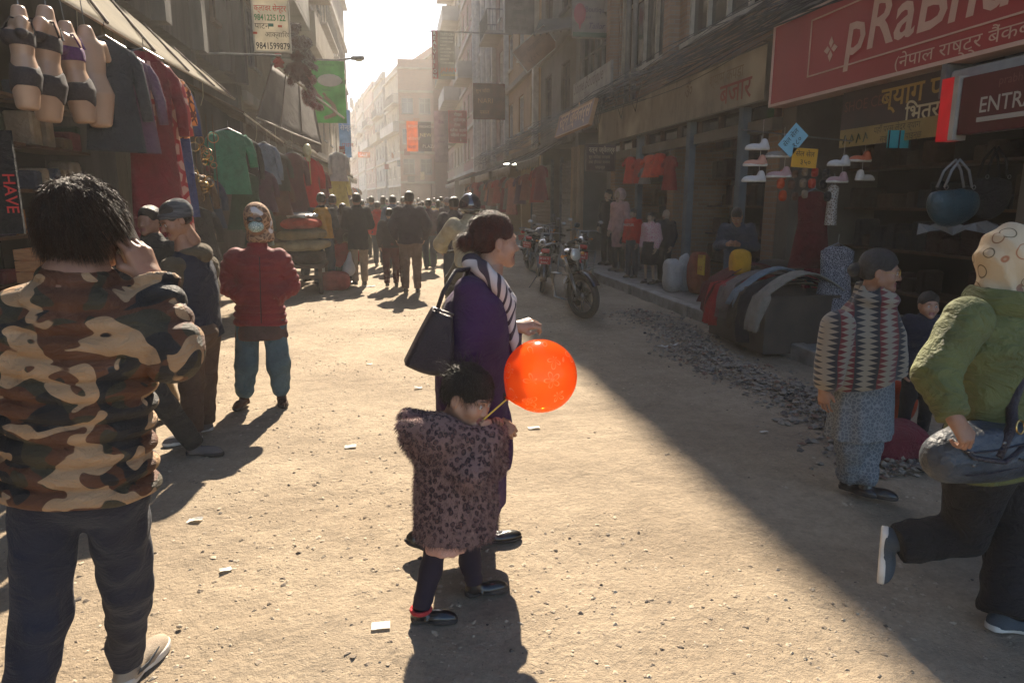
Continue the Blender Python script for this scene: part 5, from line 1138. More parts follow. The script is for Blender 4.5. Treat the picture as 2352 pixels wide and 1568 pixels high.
# ------------------------------------------------------------ the crowd down the street
def walker(label, px, py, hgt, head, top, bot, th=.02, hem=-.1, res=.018, hair='short', girth=1., stride=.16, Y=None, hood=None, hat=None, puff=0, skirt=None, wide=0., shoe=None, lean=3, arms=None, group='people walking and standing in the sunlit crowd', sleeves=None, child=False):
    b = gp(px, py) if Y is None else None
    if Y is not None: q = yp(px, 461, Y); b = v3(q[0], Y, 0)
    rd = random.Random(int(px*7+py)); st = stride*rd.choice((-1, 1))
    kw = dict(kneL=(-.10, .06+st*.5, .49), kneR=(.10, .06-st*.5, .49), ankL=(-.10, st, .085+max(0, -st)*.3), ankR=(.10, -st, .085+max(0, st)*.3),
              elbL=(-.235, -.05-st*.3, 1.10), elbR=(.235, -.05+st*.3, 1.10), wriL=(-.22, .09-st*.5, .88), wriR=(.22, .09+st*.5, .88))
    if arms == 'front': kw.update(wriL=(-.08, .25, 1.05), wriR=(.08, .25, 1.05), elbL=(-.24, .02, 1.12), elbR=(.24, .02, 1.12))
    if arms == 'out': kw.update(elbL=(-.30, -.02, 1.14), elbR=(.30, -.02, 1.14), wriL=(-.24, .10, .92), wriR=(.24, .10, .92))
    p = Person(label, tuple(b[:2]), head, hgt, girth, group, lean=lean, child=child, **kw)
    p.body(.012 if res < .02 else .018, core=False, eyes=False, hands=res < .022, hh=.009)
    if hat: p.beanie(hat, .012)
    elif hair: p.hair(hair, .011 if res < .02 else .016, HAIR)
    p.top(top, th, hem, res, puff=puff, fold=.006 if res < .02 else 0, wide=wide, cuff=.005)
    if hood: p.hood(hood, res)
    if skirt: p.skirt(skirt, p.J['pel'][2]+.05, p.b[2]+.28*p.s*1.7, .16, .24, res, 'skirt', .01)
    p.trousers(bot, .018, res, fold=.007, top_=.0)
    p.shoes(shoe or BLKSH, SOLED, h=.013 if res < .02 else .018)
    return p
PURP = cloth('#3b2f38'); MAR = cloth('#4e1c24'); YEL = cloth('#b5802b'); GRY = cloth('#8d8b88'); ORG = cloth('#d1431f'); RED = cloth('#b3241f'); DCOAT = cloth('#211c20'); BEIGE = cloth('#8f7c66'); BLUG = cloth('#4a5468'); TAUPE = cloth('#6a5448'); CREAM = cloth('#a39a80'); DKRED = cloth('#571f22')
walker('man in a yellow vest with a grey hood and dark sleeves', 748, 662, 1.74, 5, cloth('#1d1d22'), JEANS, hem=-.02, arms='front').top(YEL, .034, -.03, .016, sleeves=False, name='vest', fold=.004, collar=.03)

walker('man in a long black coat and beige trousers carrying a white bag', 828, 656, 1.74, -12, DCOAT, BEIGE, hem=-.26, th=.03, hair='short', stride=.1, arms='front')
walker('woman in a dark coat and maroon trousers beside the man in the long black coat', 795, 650, 1.55, 0, PURP, MAR, hem=-.3, hair='long', stride=.06)
walker('stout man in a dark purple jacket and brown trousers, arms held out', 946, 672, 1.76, 2, cloth('#2c1f2b'), TAUPE, hem=-.10, th=.03, girth=1.16, arms='out', stride=.05)
walker('youth in a dark top and maroon trousers left of the stout man', 900, 658, 1.46, 0, cloth('#2b1b22'), MAR, hem=-.08, stride=.05)
walker('small child in dark clothes close beside the stout man', 918, 655, 1.02, 5, cloth('#33222b'), MAR, stride=.03, child=True)
walker('person in a red hooded jacket walking away', 872, 612, 1.58, 5, RED, JEANS, hood=RED, res=.02)
walker('man in a blue grey hooded top behind the youth', 907, 620, 1.72, 0, BLUG, JEANS, hood=BLUG, res=.02)
walker('man in a navy jacket beside the yellow vest', 772, 640, 1.72, 8, cloth('#1b1d28'), JEANS, res=.02, hood=cloth('#1b1d28'))
walker('person in an orange hood and purple jacket at the goods cart', 702, 648, 1.56, 20, cloth('#54424e'), JEANS, hood=ORG, res=.018, arms='front', lean=8)
walker('grey haired man in a grey jacket far behind the yellow vest', 800, 590, 1.68, 0, GRY, DKGREY, res=.024)
walker('man in a grey coat with square shoulders among the far heads', 858, 592, 1.72, 0, cloth('#4d4a4c'), DKGREY, res=.024)
walker('man in a patterned jacket and helmet right of the stout man', 988, 622, 1.64, -5, cloth('#4f3a40'), JEANS, res=.02, hair='short')
walker('man with light hair in a dark jacket left of the rider', 1047, 690, 1.66, -5, cloth('#2a1d28'), JEANS, res=.018, th=.03)
walker('capped man in a purple jacket near the right shops', 1031, 600, 1.68, -20, PURP, DKGREY, res=.022, hat=cloth('#6f6468'))
cols = ['#4a3f45', '#7a2a30', '#7a6a55', '#2f4468', '#a0492c', '#9a9288', '#3c5a44', '#6b2f4c', '#b08a4f', '#29262b']
names = ['charcoal', 'wine', 'taupe', 'navy', 'rust', 'light grey', 'olive', 'plum', 'tan', 'black']
where = ['left edge of', 'left part of', 'middle of', 'right part of', 'right edge of']
spots = [(812, 565), (826, 548), (838, 575), (848, 540), (862, 556), (875, 545), (885, 580), (893, 534), (902, 562), (915, 548), (926, 571), (938, 542), (948, 560), (960, 536), (968, 575), (975, 553), (990, 566), (1000, 545), (1010, 585), (1018, 556), (1040, 565), (842, 525), (870, 522), (905, 520), (930, 522), (955, 519), (820, 530), (985, 527)]
random.seed(5)
for k, (px, py) in enumerate(spots):
    i = k % 10; dist = gp(px, py)[1]
    lab = '%s topped walker %s the distant crowd, %s row' % (names[i], where[min(4, max(0, int((px-805)/48)))], 'near' if py > 565 else 'middle' if py > 540 else 'far')
    walker(lab, px+random.uniform(-3, 3), py, random.uniform(1.5, 1.76), random.uniform(-15, 15), cloth(cols[i]), [JEANS, DKGREY, BROWNT, MAR][k % 4], res=.03, group='far heads and shoulders of the crowd', hair='short' if k % 3 else 'long')
# ------------------------------------------------------------ motorcycles
RUBBER = M('tyre_rubber', (.020, .019, .018), (.035, .032, .028), scale=30, rough=.85, bump=.5, bscale=120)
MPAINT = M('black_tank_paint', (.014, .013, .015), rough=.15, coat=.8, bump=0, grime=.1); MPAINT2 = M('maroon_paint', (.12, .015, .015), rough=.2, coat=.7, bump=0)
ENG = M('engine_alloy', (.16, .155, .15), (.08, .075, .07), scale=22, rough=.4, metal=.8, bump=.2); SEATM = M('seat_vinyl', (.02, .018, .018), rough=.5, bump=.3, bscale=120)
TAILR = M('red_lens', (.45, .02, .02), rough=.15, coat=.5, bump=0); AMBER = M('amber_lens', (.6, .22, .03), rough=.15, bump=0); PLATER = M('red_number_plate', (.45, .04, .04), rough=.5, bump=0); LENS = M('headlamp_glass', (.55, .55, .5), rough=.08, coat=.6, metal=.3, bump=0); WHT = M('white_print', (.72, .70, .66), rough=.6, bump=0, grime=.1)
def motorcycle(label, pos, heading, paint=MPAINT, tilt=7, group='motorcycles parked along the right side', steer=0, size=1.):
    e = empty('motorcycle', label, 'motorcycle', (0, 0, 0), group)
    WR, WB = .30, 1.28                                            # x forward, wheel radius, wheelbase
    for x in (0, WB):
        m = MB(); m.torus((x, 0, WR), WR-.045, .046, (0, 1, 0), 36, 10); w_ = m.build('wheel', RUBBER, e, smooth=True)
        m = MB(); m.torus((x, 0, WR), WR-.088, .014, (0, 1, 0), 30, 6); m.lathe((x, -.05, WR), [(.055, 0), (.055, .1)], 14, axis=(0, 1, 0))
        for k in range(6):
            a = k*math.pi/3+.2
            for s_ in (-.018, .018): m.tube([(x+math.cos(a)*.04, s_, WR+math.sin(a)*.04), (x+math.cos(a+.12)*(WR-.09), s_*.5, WR+math.sin(a+.12)*(WR-.09))], .010, 5, flat=.6)
        m.build('rim', ENG, w_, smooth=True)
        m = MB(); m.lathe((x, .055, WR), [(.11, 0), (.115, .003), (.11, .006)], 24, axis=(0, 1, 0)); m.build('brake_disc', METAL, w_, smooth=True)
    def fender(x, a0, a1, name, r_=WR+.028):
        m = MB(); V = []; n_ = 14
        for k in range(n_+1):
            a = R(a0+(a1-a0)*k/n_)
            for y, dr in ((-.062, -.022), (-.05, 0), (0, .012), (.05, 0), (.062, -.022)): V.append((x+math.cos(a)*(r_+dr), y, WR+math.sin(a)*(r_+dr)))
        m.add(V, [(k*5+j, k*5+j+1, (k+1)*5+j+1, (k+1)*5+j) for k in range(n_) for j in range(4)])
        return m.build(name, paint, e, smooth=True)
    fender(WB, 25, 150, 'front_fender'); fender(0, 60, 190, 'rear_fender')
    for s_ in (-1, 1):
        m = MB(); m.tube([(WB, s_*.085, WR), (WB-.10, s_*.085, .60)], .024, 8); m.tube([(WB-.10, s_*.085, .60), (WB-.235, s_*.085, .99)], .017, 8); m.build('fork_leg', METAL, e, smooth=True)
        m = MB(); m.tube([(0, s_*.09, WR), (.10, s_*.12, .62)], .028, 8); m.build('shock_absorber', METAL, e, smooth=True)
        m = MB(); m.tube([(0, s_*.07, WR), (.42, s_*.07, .36)], .02, 8); m.build('swing_arm', ENG, e, smooth=True)
        m = MB(); m.tube([(WB-.30, s_*.30, 1.00), (WB-.33, s_*.28, 1.16)], .006, 6); m.ellipsoid((WB-.33, s_*.31, 1.20), (.015, .055, .035)); m.build('mirror', METAL, e, smooth=True)
        m = MB(); m.ellipsoid((WB-.12, s_*.17, .84), (.03, .022, .022)); m.tube([(WB-.14, s_*.06, .84), (WB-.13, s_*.15, .84)], .007, 5); m.build('indicator', AMBER, e, smooth=True)
    m = MB(); m.tube([(WB-.34, -.36, .98), (WB-.26, -.22, 1.02), (WB-.22, 0, .99), (WB-.26, .22, 1.02), (WB-.34, .36, .98)], .011, 8); m.build('handlebar', METAL, e, smooth=True)
    for s_ in (-1, 1): m = MB(); m.tube([(WB-.345, s_*.36, .98), (WB-.30, s_*.26, 1.0)], .018, 8); m.build('grip', RUBBER, e, smooth=True)
    m = MB(); m.ellipsoid((WB-.10, 0, .84), (.075, .095, .095), 16, 10); hl_ = m.build('headlight', paint, e, smooth=True)
    m = MB(); m.ellipsoid((WB-.06, 0, .84), (.045, .082, .082), 16, 10); m.build('lens', LENS, hl_, smooth=True)
    m = MB(); m.box((WB-.15, 0, .965), (.05, .17, .07), M3=np.array(Matrix.Rotation(.5, 3, 'Y')), bev=.02); m.build('dial_cluster', BLKSH, e)
    F_ = lambda P: smin(ell(P, (.80, 0, .80), (.27, .13, .13)), ell(P, (.62, 0, .77), (.14, .085, .085)), .05)
    surf_obj('fuel_tank', F_, (.5, -.16, .62), (1.1, .16, .96), .014, paint, e)
    F_ = lambda P: smax(smin(ell(P, (.38, 0, .775), (.24, .12, .055)), ell(P, (.08, 0, .81), (.19, .105, .05)), .05), .73-P[2], .01)
    surf_obj('seat', F_, (-.14, -.14, .70), (.66, .14, .90), .014, SEATM, e)
    m = MB(); m.ellipsoid((.30, .0, .63), (.22, .11, .09)); m.build('side_panel', paint, e, smooth=True)
    F_ = lambda P: smin(smin(ell(P, (.58, 0, .36), (.17, .13, .11)), cone(P, (.62, 0, .40), (.72, 0, .60), .085, .075), .03), ell(P, (.50, .10, .34), (.09, .05, .09)), .02)+.006*np.sin(P[2]*260)*(P[2] > .45)
    surf_obj('engine', F_, (.38, -.18, .22), (.85, .2, .72), .012, ENG, e)
    m = MB(); m.tube([(.72, -.09, .52), (.84, -.11, .40), (.76, -.13, .26), (.45, -.14, .24), (.15, -.15, .30)], .019, 8); m.tube([(.15, -.15, .30), (-.25, -.16, .36)], [.03, .042], 10); m.build('exhaust', METAL, e, smooth=True)
    m = MB(); m.tube([(.10, -.10, .80), (-.22, -.10, .86), (-.30, 0, .87), (-.22, .10, .86), (.10, .10, .80)], .010, 6); m.build('grab_rail', METAL, e, smooth=True)
    m = MB(); m.box((-.20, 0, .755), (.06, .15, .075), bev=.02); m.build('tail_light', TAILR, e)
    m = MB(); m.box((-.30, 0, .60), (.012, .20, .14), M3=np.array(Matrix.Rotation(-.25, 3, 'Y')), bev=.003); pt = m.build('number_plate', PLATER, e)
    lettering('बा ४२ प', v3(-.318, .085, .615), (0, -1, 0), (-.2, 0, 1), .05, WHT, e); lettering('२००८', v3(-.306, .075, .55), (0, -1, 0), (-.2, 0, 1), .06, WHT, e)
    m = MB(); 
    for s_ in (-.035, .035): m.tube([(.95, s_, .72), (.85, s_, .38), (.45, s_, .30), (.30, s_, .55), (-.10, s_, .70)], .015, 6)
    m.build('frame', BLKSH, e, smooth=True)
    m = MB(); m.tube([(.48, .10, .27), (.40, .24, .02)], .010, 6); m.build('side_stand', METAL, e)
    m = MB(); 
    m.tube([(WB-.3, -.14, .60), (WB-.34, -.27, .62), (WB-.36, -.27, .30), (WB-.30, -.14, .25)], .018, 6); m.tube([(WB-.3, .14, .60), (WB-.34, .27, .62), (WB-.36, .27, .30), (WB-.30, .14, .25)], .018, 6); m.tube([(WB-.3, -.14, .58), (WB-.3, .14, .58)], .012, 6); m.tube([(WB-.3, -.14, .25), (WB-.3, .14, .25)], .012, 6); m.build('crash_guard', METAL, e, smooth=True)
    if steer:
        Rz = np.array(Matrix.Rotation(R(steer), 3, 'Z')); pv_ = np.array([WB-.17, 0, 0])
        for o in list(e.children_recursive):
            n0 = o.name.split('.')[0]; vs = o.data.vertices; A = np.empty(len(vs)*3); vs.foreach_get('co', A); A = A.reshape(-1, 3)
            if n0 in ('front_fender', 'fork_leg', 'handlebar', 'grip', 'mirror', 'headlight', 'lens', 'dial_cluster', 'indicator') or (n0 in ('wheel', 'rim', 'brake_disc') and A[:, 0].mean() > .6):
                A = (A-pv_)@Rz.T+pv_; vs.foreach_set('co', A.ravel()); o.data.update()
    e.location = (float(pos[0]), float(pos[1]), float(pos[2]) if len(pos) > 2 else 0); e.rotation_euler = (R(tilt), 0, R(90-heading)); e.scale = (size,)*3; return e
fw = gp(1338, 738); hd = 196                                      # front wheel towards the camera
dirv = v3(math.sin(R(hd)), math.cos(R(hd)), 0)
motorcycle('black motorcycle parked nearest, front wheel turned towards the camera', fw-dirv*1.34+v3(-.06, .10, 0), hd, steer=42, size=1.05)
m2 = motorcycle('black motorcycle with a red number plate seen from behind', (gp(1245, 672))[:2], 12, tilt=4)
for lab, px, py, h in (('motorcycle leaning in the shade behind the one with the red plate', 1215, 618, 30), ('farthest of the parked motorcycles, chrome mirror catching the light', 1214, 596, 160), ('motorcycle squeezed between the shop pillar and the nearest motorcycle', 1330, 655, 15)):
    c = copy_tree(m2); c['label'] = lab; q = gp(px, py); c.location = (float(q[0]), float(q[1]), 0); c.rotation_euler = (R(5), 0, R(90-h))
# rider in the sun
rb = gp(1062, 745); rb = v3(rb[0]+.02, 7.9, 0)
rm = copy_tree(m2); rm['label'] = 'motorcycle ridden away by the man in the cream jacket'; rm['group'] = ''; del rm['group']; rm.location = (rb[0]+.02, rb[1]-.45, 0); rm.rotation_euler = (0, 0, R(90-6))
p = Person('motorcycle rider in a cream jacket and round dark helmet seen from behind', (rb[0], rb[1]), 6, 1.70, 1.05, pel=(0, 0, .90), neck=(0, .06, 1.38), head=(0, .09, 1.53), hipL=(-.10, .03, .86), hipR=(.10, .03, .86),
    kneL=(-.24, .40, .66), kneR=(.24, .40, .66), ankL=(-.22, .25, .28), ankR=(.22, .25, .28), shoL=(-.19, .04, 1.32), shoR=(.19, .04, 1.32), elbL=(-.36, .22, 1.10), elbR=(.34, .24, 1.10), wriL=(-.34, .50, 1.02), wriR=(.34, .50, 1.02))
p.body(.010, 'grip', 'grip', eyes=False, hh=.008)
p.top(CREAM, .032, -.06, .012, fold=.007, name='jacket'); p.trousers(DKGREY, .018, .014); p.shoes(BLKSH, SOLED, h=.012)
hm_ = p.sob('helmet', lambda P: smax(ell(P, p.J['head']+v3(0, .0, .02), (.128, .148, .138)), p.J['head'][2]-.075-P[2], .01), [p.J['head']], .16, .009, M('helmet_shell', (.03, .02, .028), rough=.12, coat=1., bump=0))
m = MB(); m.tube([p.J['head']+v3(math.cos(a)*.131, math.sin(a)*.15, -.03) for a in np.linspace(0, 2*math.pi, 25)], .006, 5); m.build('helmet_trim', METAL, hm_, smooth=True)
# figure crouching by the cart
p = Person('crouching person in a red and black jacket beside the loaded cart', tuple(gp(778, 655)[:2]), 40, 1.6, 1., group='people walking and standing in the sunlit crowd', pel=(0, 0, .38), neck=(0, .25, .80), head=(0, .33, .93), hipL=(-.1, 0, .36), hipR=(.1, 0, .36), kneL=(-.16, .34, .46), kneR=(.16, .34, .46), ankL=(-.14, .12, .085), ankR=(.14, .12, .085),
    shoL=(-.18, .22, .74), shoR=(.18, .22, .74), elbL=(-.26, .36, .56), elbR=(.26, .36, .56), wriL=(-.12, .52, .52), wriR=(.12, .52, .52))
p.body(.012, core=True, eyes=False); p.hair('short', .012); p.top(cloth('#8e1f1c'), .03, -.05, .016, fold=.006); p.trousers(DKGREY, .02, .016); p.shoes(BLKSH, SOLED, h=.014)
# ------------------------------------------------------------ cloth goods, mannequins and bags
def garment(kind, label, pos, face, w, h, mat, group=None, sleeve=.5, trim=None, name=None, cat=None, thick=.05, hanger=True, seed=0, flare=1.3):
    """shirt, kurta, dress or trousers hanging; pos = top centre in world, face = outward direction"""
    f_ = unit(v3(face[0], face[1], 0)); r_ = np.cross(f_, v3(0, 0, 1)); c = np.array(pos, float)
    e = empty(name or kind, label, cat or kind, c-v3(0, 0, h), group); rd = random.Random(seed+int(abs(c[1])*97))
    P = lambda x, y, z: c + r_*x + f_*y + v3(0, 0, z)
    def tubeform(x0f, rows, name_, mt, nseg=22):
        m = MB(); V = []; ph = rd.uniform(0, 6)
        for (t, cx, hw, dp) in rows:
            for k in range(nseg):
                a = 2*math.pi*k/nseg; fo = 1+.10*min(1, t*1.4)*math.sin(a*5+ph+t*2)
                V.append(P(cx+hw*math.cos(a)*(1 if abs(math.cos(a)) > .9 else fo), dp*math.sin(a)*fo, -h*t))
        n_ = len(rows); m.add(V, [(i*nseg+k, i*nseg+(k+1) % nseg, (i+1)*nseg+(k+1) % nseg, (i+1)*nseg+k) for i in range(n_-1) for k in range(nseg)])
        return m.build(name_, mt, e, smooth=True)
    if kind == 'trousers':
        tubeform(0, [(0, 0, w*.40, thick), (.22, 0, w*.5, thick*1.2), (.34, 0, w*.52, thick)], 'waist', mat)
        for s_ in (-1, 1): tubeform(0, [(.28, s_*w*.26, w*.26, thick), (.6, s_*w*.27, w*.22, thick), (1, s_*w*.28, w*.20, thick*.8)], 'leg', mat, 14)
        return e
    rows = [(0, 0, w*.16, thick*.5), (.025, 0, w*.30, thick*.7), (.07, 0, w*.47, thick*.9), (.2, 0, w*.46, thick), (.4, 0, w*.42, thick*1.1), (.7, 0, w*.46*(1+(flare-1)*.5), thick*1.3), (1, 0, w*.5*flare, thick*1.5)]
    tubeform(0, rows, 'body_cloth', mat)
    if sleeve > 0:
        for s_ in (-1, 1):
            m = MB(); L = sleeve; m.tube([P(s_*w*.38, 0, -.06*h-.02), P(s_*w*.50, .01, -.06*h-.10), P(s_*w*(.56+.05*rd.random()), .02, -.06*h-L*.6), P(s_*w*(.56+.08*rd.random()), .03, -.06*h-L)], [w*.11, w*.125, w*.115, w*.10], 10, flat=.75); m.build('sleeve', mat, e, smooth=True)
    if trim:
        m = MB(); m.box(P(0, thick*1.02, -h*.45), (.025, .012, h*.8), M3=np.array([r_, f_, v3(0, 0, 1)]).T); m.build('front_band', trim, e)
    if hanger: m = MB(); m.tube([P(-w*.36, 0, -.03), P(0, 0, .03), P(w*.36, 0, -.03)], .006, 5); m.tube([P(0, 0, .03), P(0, 0, .12)], .003, 5); m.build('hanger', METAL, e)
    return e
PINKSK = M('mannequin_plastic', (.47, .30, .20), (.42, .27, .18), scale=6, rough=.35, bump=0); BRAB = M('black_lace', (.018, .014, .016), (.04, .03, .035), scale=60, rough=.8, bump=.4, bscale=200)
def torso_form(label, pos, rz, mat_bra, k=1.0, legs=True, group='underwear torso forms hanging from the left awning', solo=False):
    e = empty('display_torso', label, 'mannequin', (0, 0, 0), group)
    def f(P):
        d = loft(P, (0, 0, 0), (0, 0, 1), (1, 0, 0), [(-.72, 0, 0, .085, .085), (-.55, 0, 0, .135, .105), (-.44, 0, -.01, .155, .115), (-.28, 0, 0, .112, .085), (-.14, 0, .0, .135, .095), (-.03, 0, 0, .150, .085), (.03, 0, 0, .08, .065), (.13, 0, 0, .048, .05)], endk=.03)
        for s_ in (-1, 1): d = smin(d, ell(P, (s_*.062, .085, -.13), (.06, .055, .058)), .02)
        for s_ in (-1, 1): d = smin(d, cone(P, (s_*.135, 0, -.02), (s_*.18, .01, -.12), .045, .036), .03)
        return d
    key = 'torsoform'
    if key not in _cache:
        V, F = surf(f, (-.25, -.16, -.75), (.25, .18, .15), .012, None); _cache[key] = (V, F)
        Vb, Fb = surf(lambda P: smax(smax(f(P)-.008, np.abs(P[2]+.15)-.055, .006), -.06-P[1]-.2, .004), (-.25, -.16, -.25), (.25, .18, -.05), .010, None)
        Vk, Fk = surf(lambda P: smax(smax(f(P)-.008, np.abs(P[2]+.46)-.075-.5*np.clip(.1-np.abs(P[0]), 0, .1), .006), -1-P[1], .004), (-.25, -.16, -.62), (.25, .18, -.35), .010, None)
        _cache['bra'] = (Vb, Fb); _cache['brief'] = (Vk, Fk)
    for nm, ky, mt in (('torso', key, PINKSK), ('bra', 'bra', mat_bra), ('brief', 'brief', BRAB)):
        if nm != 'torso' and solo: continue
        V, F = _cache[ky]; link(nm, mesh_from(V, F, mt, nm, True), e)
    if not solo:
        m = MB()
        for s_ in (-1, 1): m.tube([(s_*.07, .135, -.10), (s_*.085, .08, .005), (s_*.08, -.07, .0), (s_*.05, -.10, -.10)], .006, 5, flat=2)
        m.build('strap', mat_bra, e)
    m = MB(); m.tube([(0, 0, .12), (0, 0, .45)], .004, 5); m.build('hanging_cord', METAL, e)
    e.location = tuple(float(x) for x in pos); e.rotation_euler = (R(rz*7 % 13-6), R(rz*5 % 11-5), R(rz)); e.scale = (k, k, k); return e
q = yp(45, 50, 4.5); torso_form('torso form in black bra hanging leftmost under the awning', q, 120, BRAB, .66)
q = yp(105, 55, 4.85); torso_form('largest torso form, black crop top with purple side, second from the left', q, 100, BRAB, .80)
q = yp(155, 85, 5.25); torso_form('torso form with sunlit shoulder and dark briefs, third from the left', q, 95, M('purple_lace', (.10, .02, .13), (.06, .012, .08), scale=60, rough=.8), .76)
q = yp(200, 95, 5.5); torso_form('bare half lit torso form with a folded arm, nearest the dark top', q, 60, BRAB, .80, solo=True)
NAV = (1, -.9)
garment('top', 'dark blue grey long sleeved top hanging beside the bare torso form', yp(242, 92, 5.7), NAV, .40, .78, cloth('#30343a'), sleeve=.5, flare=1.1)
garment('top', 'mauve top hanging half behind the dark one', yp(292, 128, 6.0), NAV, .36, .72, cloth('#6e4f66'), sleeve=.45, flare=1.1)
REDPRINT = M2('red_block_print', print_fn((.52, .30, .24), (.36, .045, .05), 9, .16, 2))
garment('kurta', 'long red kurta with patterned cream panel, longest of the hanging clothes', yp(330, 120, 6.3), NAV, .44, 1.48, cloth('#7a1f2a'), sleeve=.55, trim=REDPRINT, flare=1.1)
garment('kurta', 'patterned red and cream kurta hanging behind the long red one', yp(350, 142, 6.5), NAV, .42, 1.42, REDPRINT, sleeve=.5, flare=1.15)
garment('top', 'orange printed top catching the sun beside the blue kurta', yp(372, 168, 6.9), NAV, .40, .55, M2('orange_print', print_fn((.60, .22, .06), (.10, .03, .02), 16, .12, 4, ink2=(.55, .35, .25))), sleeve=.4, flare=1.05)
garment('kurta', 'narrow royal blue kurta with white edge, rightmost under the cream awning', yp(388, 175, 7.2), NAV, .36, 1.30, cloth('#2a3f78'), sleeve=.45, trim=WHT, flare=1.0)
garment('top', 'plain green tunic hanging at the second left shop', yp(524, 300, 9.6), NAV, .55, .80, cloth('#2f7358'), sleeve=.4, flare=1.05)
garment('top', 'white edged black cardigan hanging right of the green tunic', yp(562, 318, 10.2), NAV, .38, .62, cloth('#22201f'), trim=WHT, flare=1.05)
garment('top', 'pale blue grey shirt hanging in the shade past the black cardigan', yp(606, 330, 11.2), NAV, .42, .60, cloth('#6b7583'))
garment('dress', 'dark green skirt set hanging low under the black cardigan', yp(560, 398, 10.0), NAV, .50, .75, cloth('#27402f'), sleeve=0)
garment('dress', 'wine red sari dress hanging beside the bright red one', yp(672, 352, 13.2), NAV, .50, 1.15, cloth('#5c2124'), flare=1.5)
garment('dress', 'bright red sari dress on a gold headed display form', yp(706, 362, 13.8), NAV, .55, 1.2, thin(cloth('#b01c22'), .45), trim=M('gold_trim', (.45, .30, .12), rough=.5), flare=1.5, cat='dress')
garment('jacket', 'pale yellow jacket hung at the farthest left stall', yp(778, 398, 19), NAV, .55, .9, cloth('#b9ae62'))
garment('jacket', 'white blouse hung above the pale yellow jacket', yp(776, 350, 18), NAV, .5, .7, cloth('#b8b2a8'))
rows = [('#4a2a3a', 600, 392, 10.8), ('#3a3328', 636, 352, 12), ('#5a3324', 640, 410, 12), ('#2d3a4c', 470, 410, 9.0), ('#5c4a38', 446, 402, 8.6), ('#39433a', 590, 470, 10.5), ('#6b2a2a', 735, 392, 16), ('#433a52', 742, 440, 16.5), ('#30302f', 455, 480, 8.4), ('#54402c', 640, 475, 12.4)]
rn = ['plum', 'olive', 'rust', 'slate blue', 'fawn', 'dull green', 'brick red', 'violet grey', 'charcoal', 'ochre brown']
for (c_, px, py, Y), nm in zip(rows, rn): garment('top', '%s garment hanging in the depth of the left shops' % nm, yp(px, py, Y), NAV, .40, .6, cloth(c_), group='garments hanging in the left shops', sleeve=.35)
# gold headed form above the red dress
e = empty('golden_mannequin', 'gold display head above the bright red sari dress', 'mannequin', yp(706, 358, 13.75)); V, F, _l = head_shape(.012); q = yp(706, 345, 13.75); link('head_form', mesh_from(V@frm(v3(.3, -1, 0)).T+q, F, M('pale_gold', (.65, .58, .32), rough=.4, bump=0), 'head_form', True, None, base_of(e)), e)
# shelves with small goods behind the left stalls (dim, many)
rs = np.random.default_rng(12)
GOODC = ['#6a5a48', '#3b4650', '#70343a', '#8a7f70', '#2f3f36', '#94683a', '#4b3a55', '#a39a8c', '#7b2f22', '#3c4f6a']
for si, (y0, y1, x) in enumerate(((4.2, 7.8, -3.9), (8.1, 11.4, -3.9), (11.7, 15.2, -3.9))):
    e = empty('shelf_rack', ['nearest left shop shelf rack stacked with folded clothes', 'middle left shop shelf rack of mixed small goods', 'farther left shop shelf rack of bright oddments'][si], 'shelf', (x, (y0+y1)/2, .1))
    for z in (.35, .8, 1.25, 1.7, 2.15, 2.6): box_part('shelf', (x, (y0+y1)/2, z), (.5, y1-y0, .03), FR_BROWN, e)
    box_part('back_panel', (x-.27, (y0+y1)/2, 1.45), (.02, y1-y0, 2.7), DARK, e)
    for z in (.365, .815, 1.265, 1.715, 2.165, 2.615):
        y = y0+.05
        while y < y1-.2:
            w_ = rs.uniform(.10, .30); h_ = rs.uniform(.10, .36); d_ = rs.uniform(.2, .42)
            if rs.random() < .86:
                o = MB(); o.box((x+.02, y+w_/2, z+h_/2), (d_, w_, h_), rz=rs.normal(0, .06), bev=.02); o.build('folded_goods', cloth(GOODC[rs.integers(10)]), e)
            y += w_+rs.uniform(.0, .05)
# necklaces and bangles catching light
e = empty('necklace_rack', 'rack of gold necklaces and bangles at the second left shop', 'jewellery', (-2.9, 8.6, 1.2))
m = MB()
for k in range(34):
    c = yp(rs.uniform(418, 492), rs.uniform(285, 455), 8.6); r_ = rs.uniform(.03, .06); m = MB(); m.torus(c, r_, .005, (rs.normal(0, .3), 1, rs.normal(0, .3)), 14, 4); m.build('necklace', GOLD if k % 2 else M('copper_beads', (.35, .2, .09), rough=.4, metal=.6), e)
m = MB(); 
for k in range(5): q = yp(428+k*15, 280, 8.62); m.tube([q+v3(0, 0, .08), q-v3(0, 0, .95)], .006, 5)
m.build('hanging_rod', FR_BROWN, e)
# orange crates behind the beanie man
CR = M('orange_crate_wood', (.42, .20, .085), (.30, .14, .06), scale=12, bump=.3, rough=.7, stretch=(1, 1, 6))
for k in range(4):
    e = empty('crate', ['lowest', 'second', 'third', 'topmost'][k]+' orange wooden crate of the stack behind the man in the beanie', 'crate', (-2.72, 6.6, .02+k*.30), 'stack of orange crates')
    for j in range(3): box_part('plank', (-2.72, 6.29, .07+k*.30+j*.095), (.86, .02, .085), CR, e)
    for j in range(3): box_part('plank', (-2.30, 6.6, .07+k*.30+j*.095), (.02, .60, .085), CR, e)
    for j in range(3): box_part('plank', (-3.14, 6.6, .07+k*.30+j*.095), (.02, .60, .085), CR, e)
    box_part('crate_base', (-2.72, 6.6, .03+k*.30), (.84, .6, .02), CR, e)
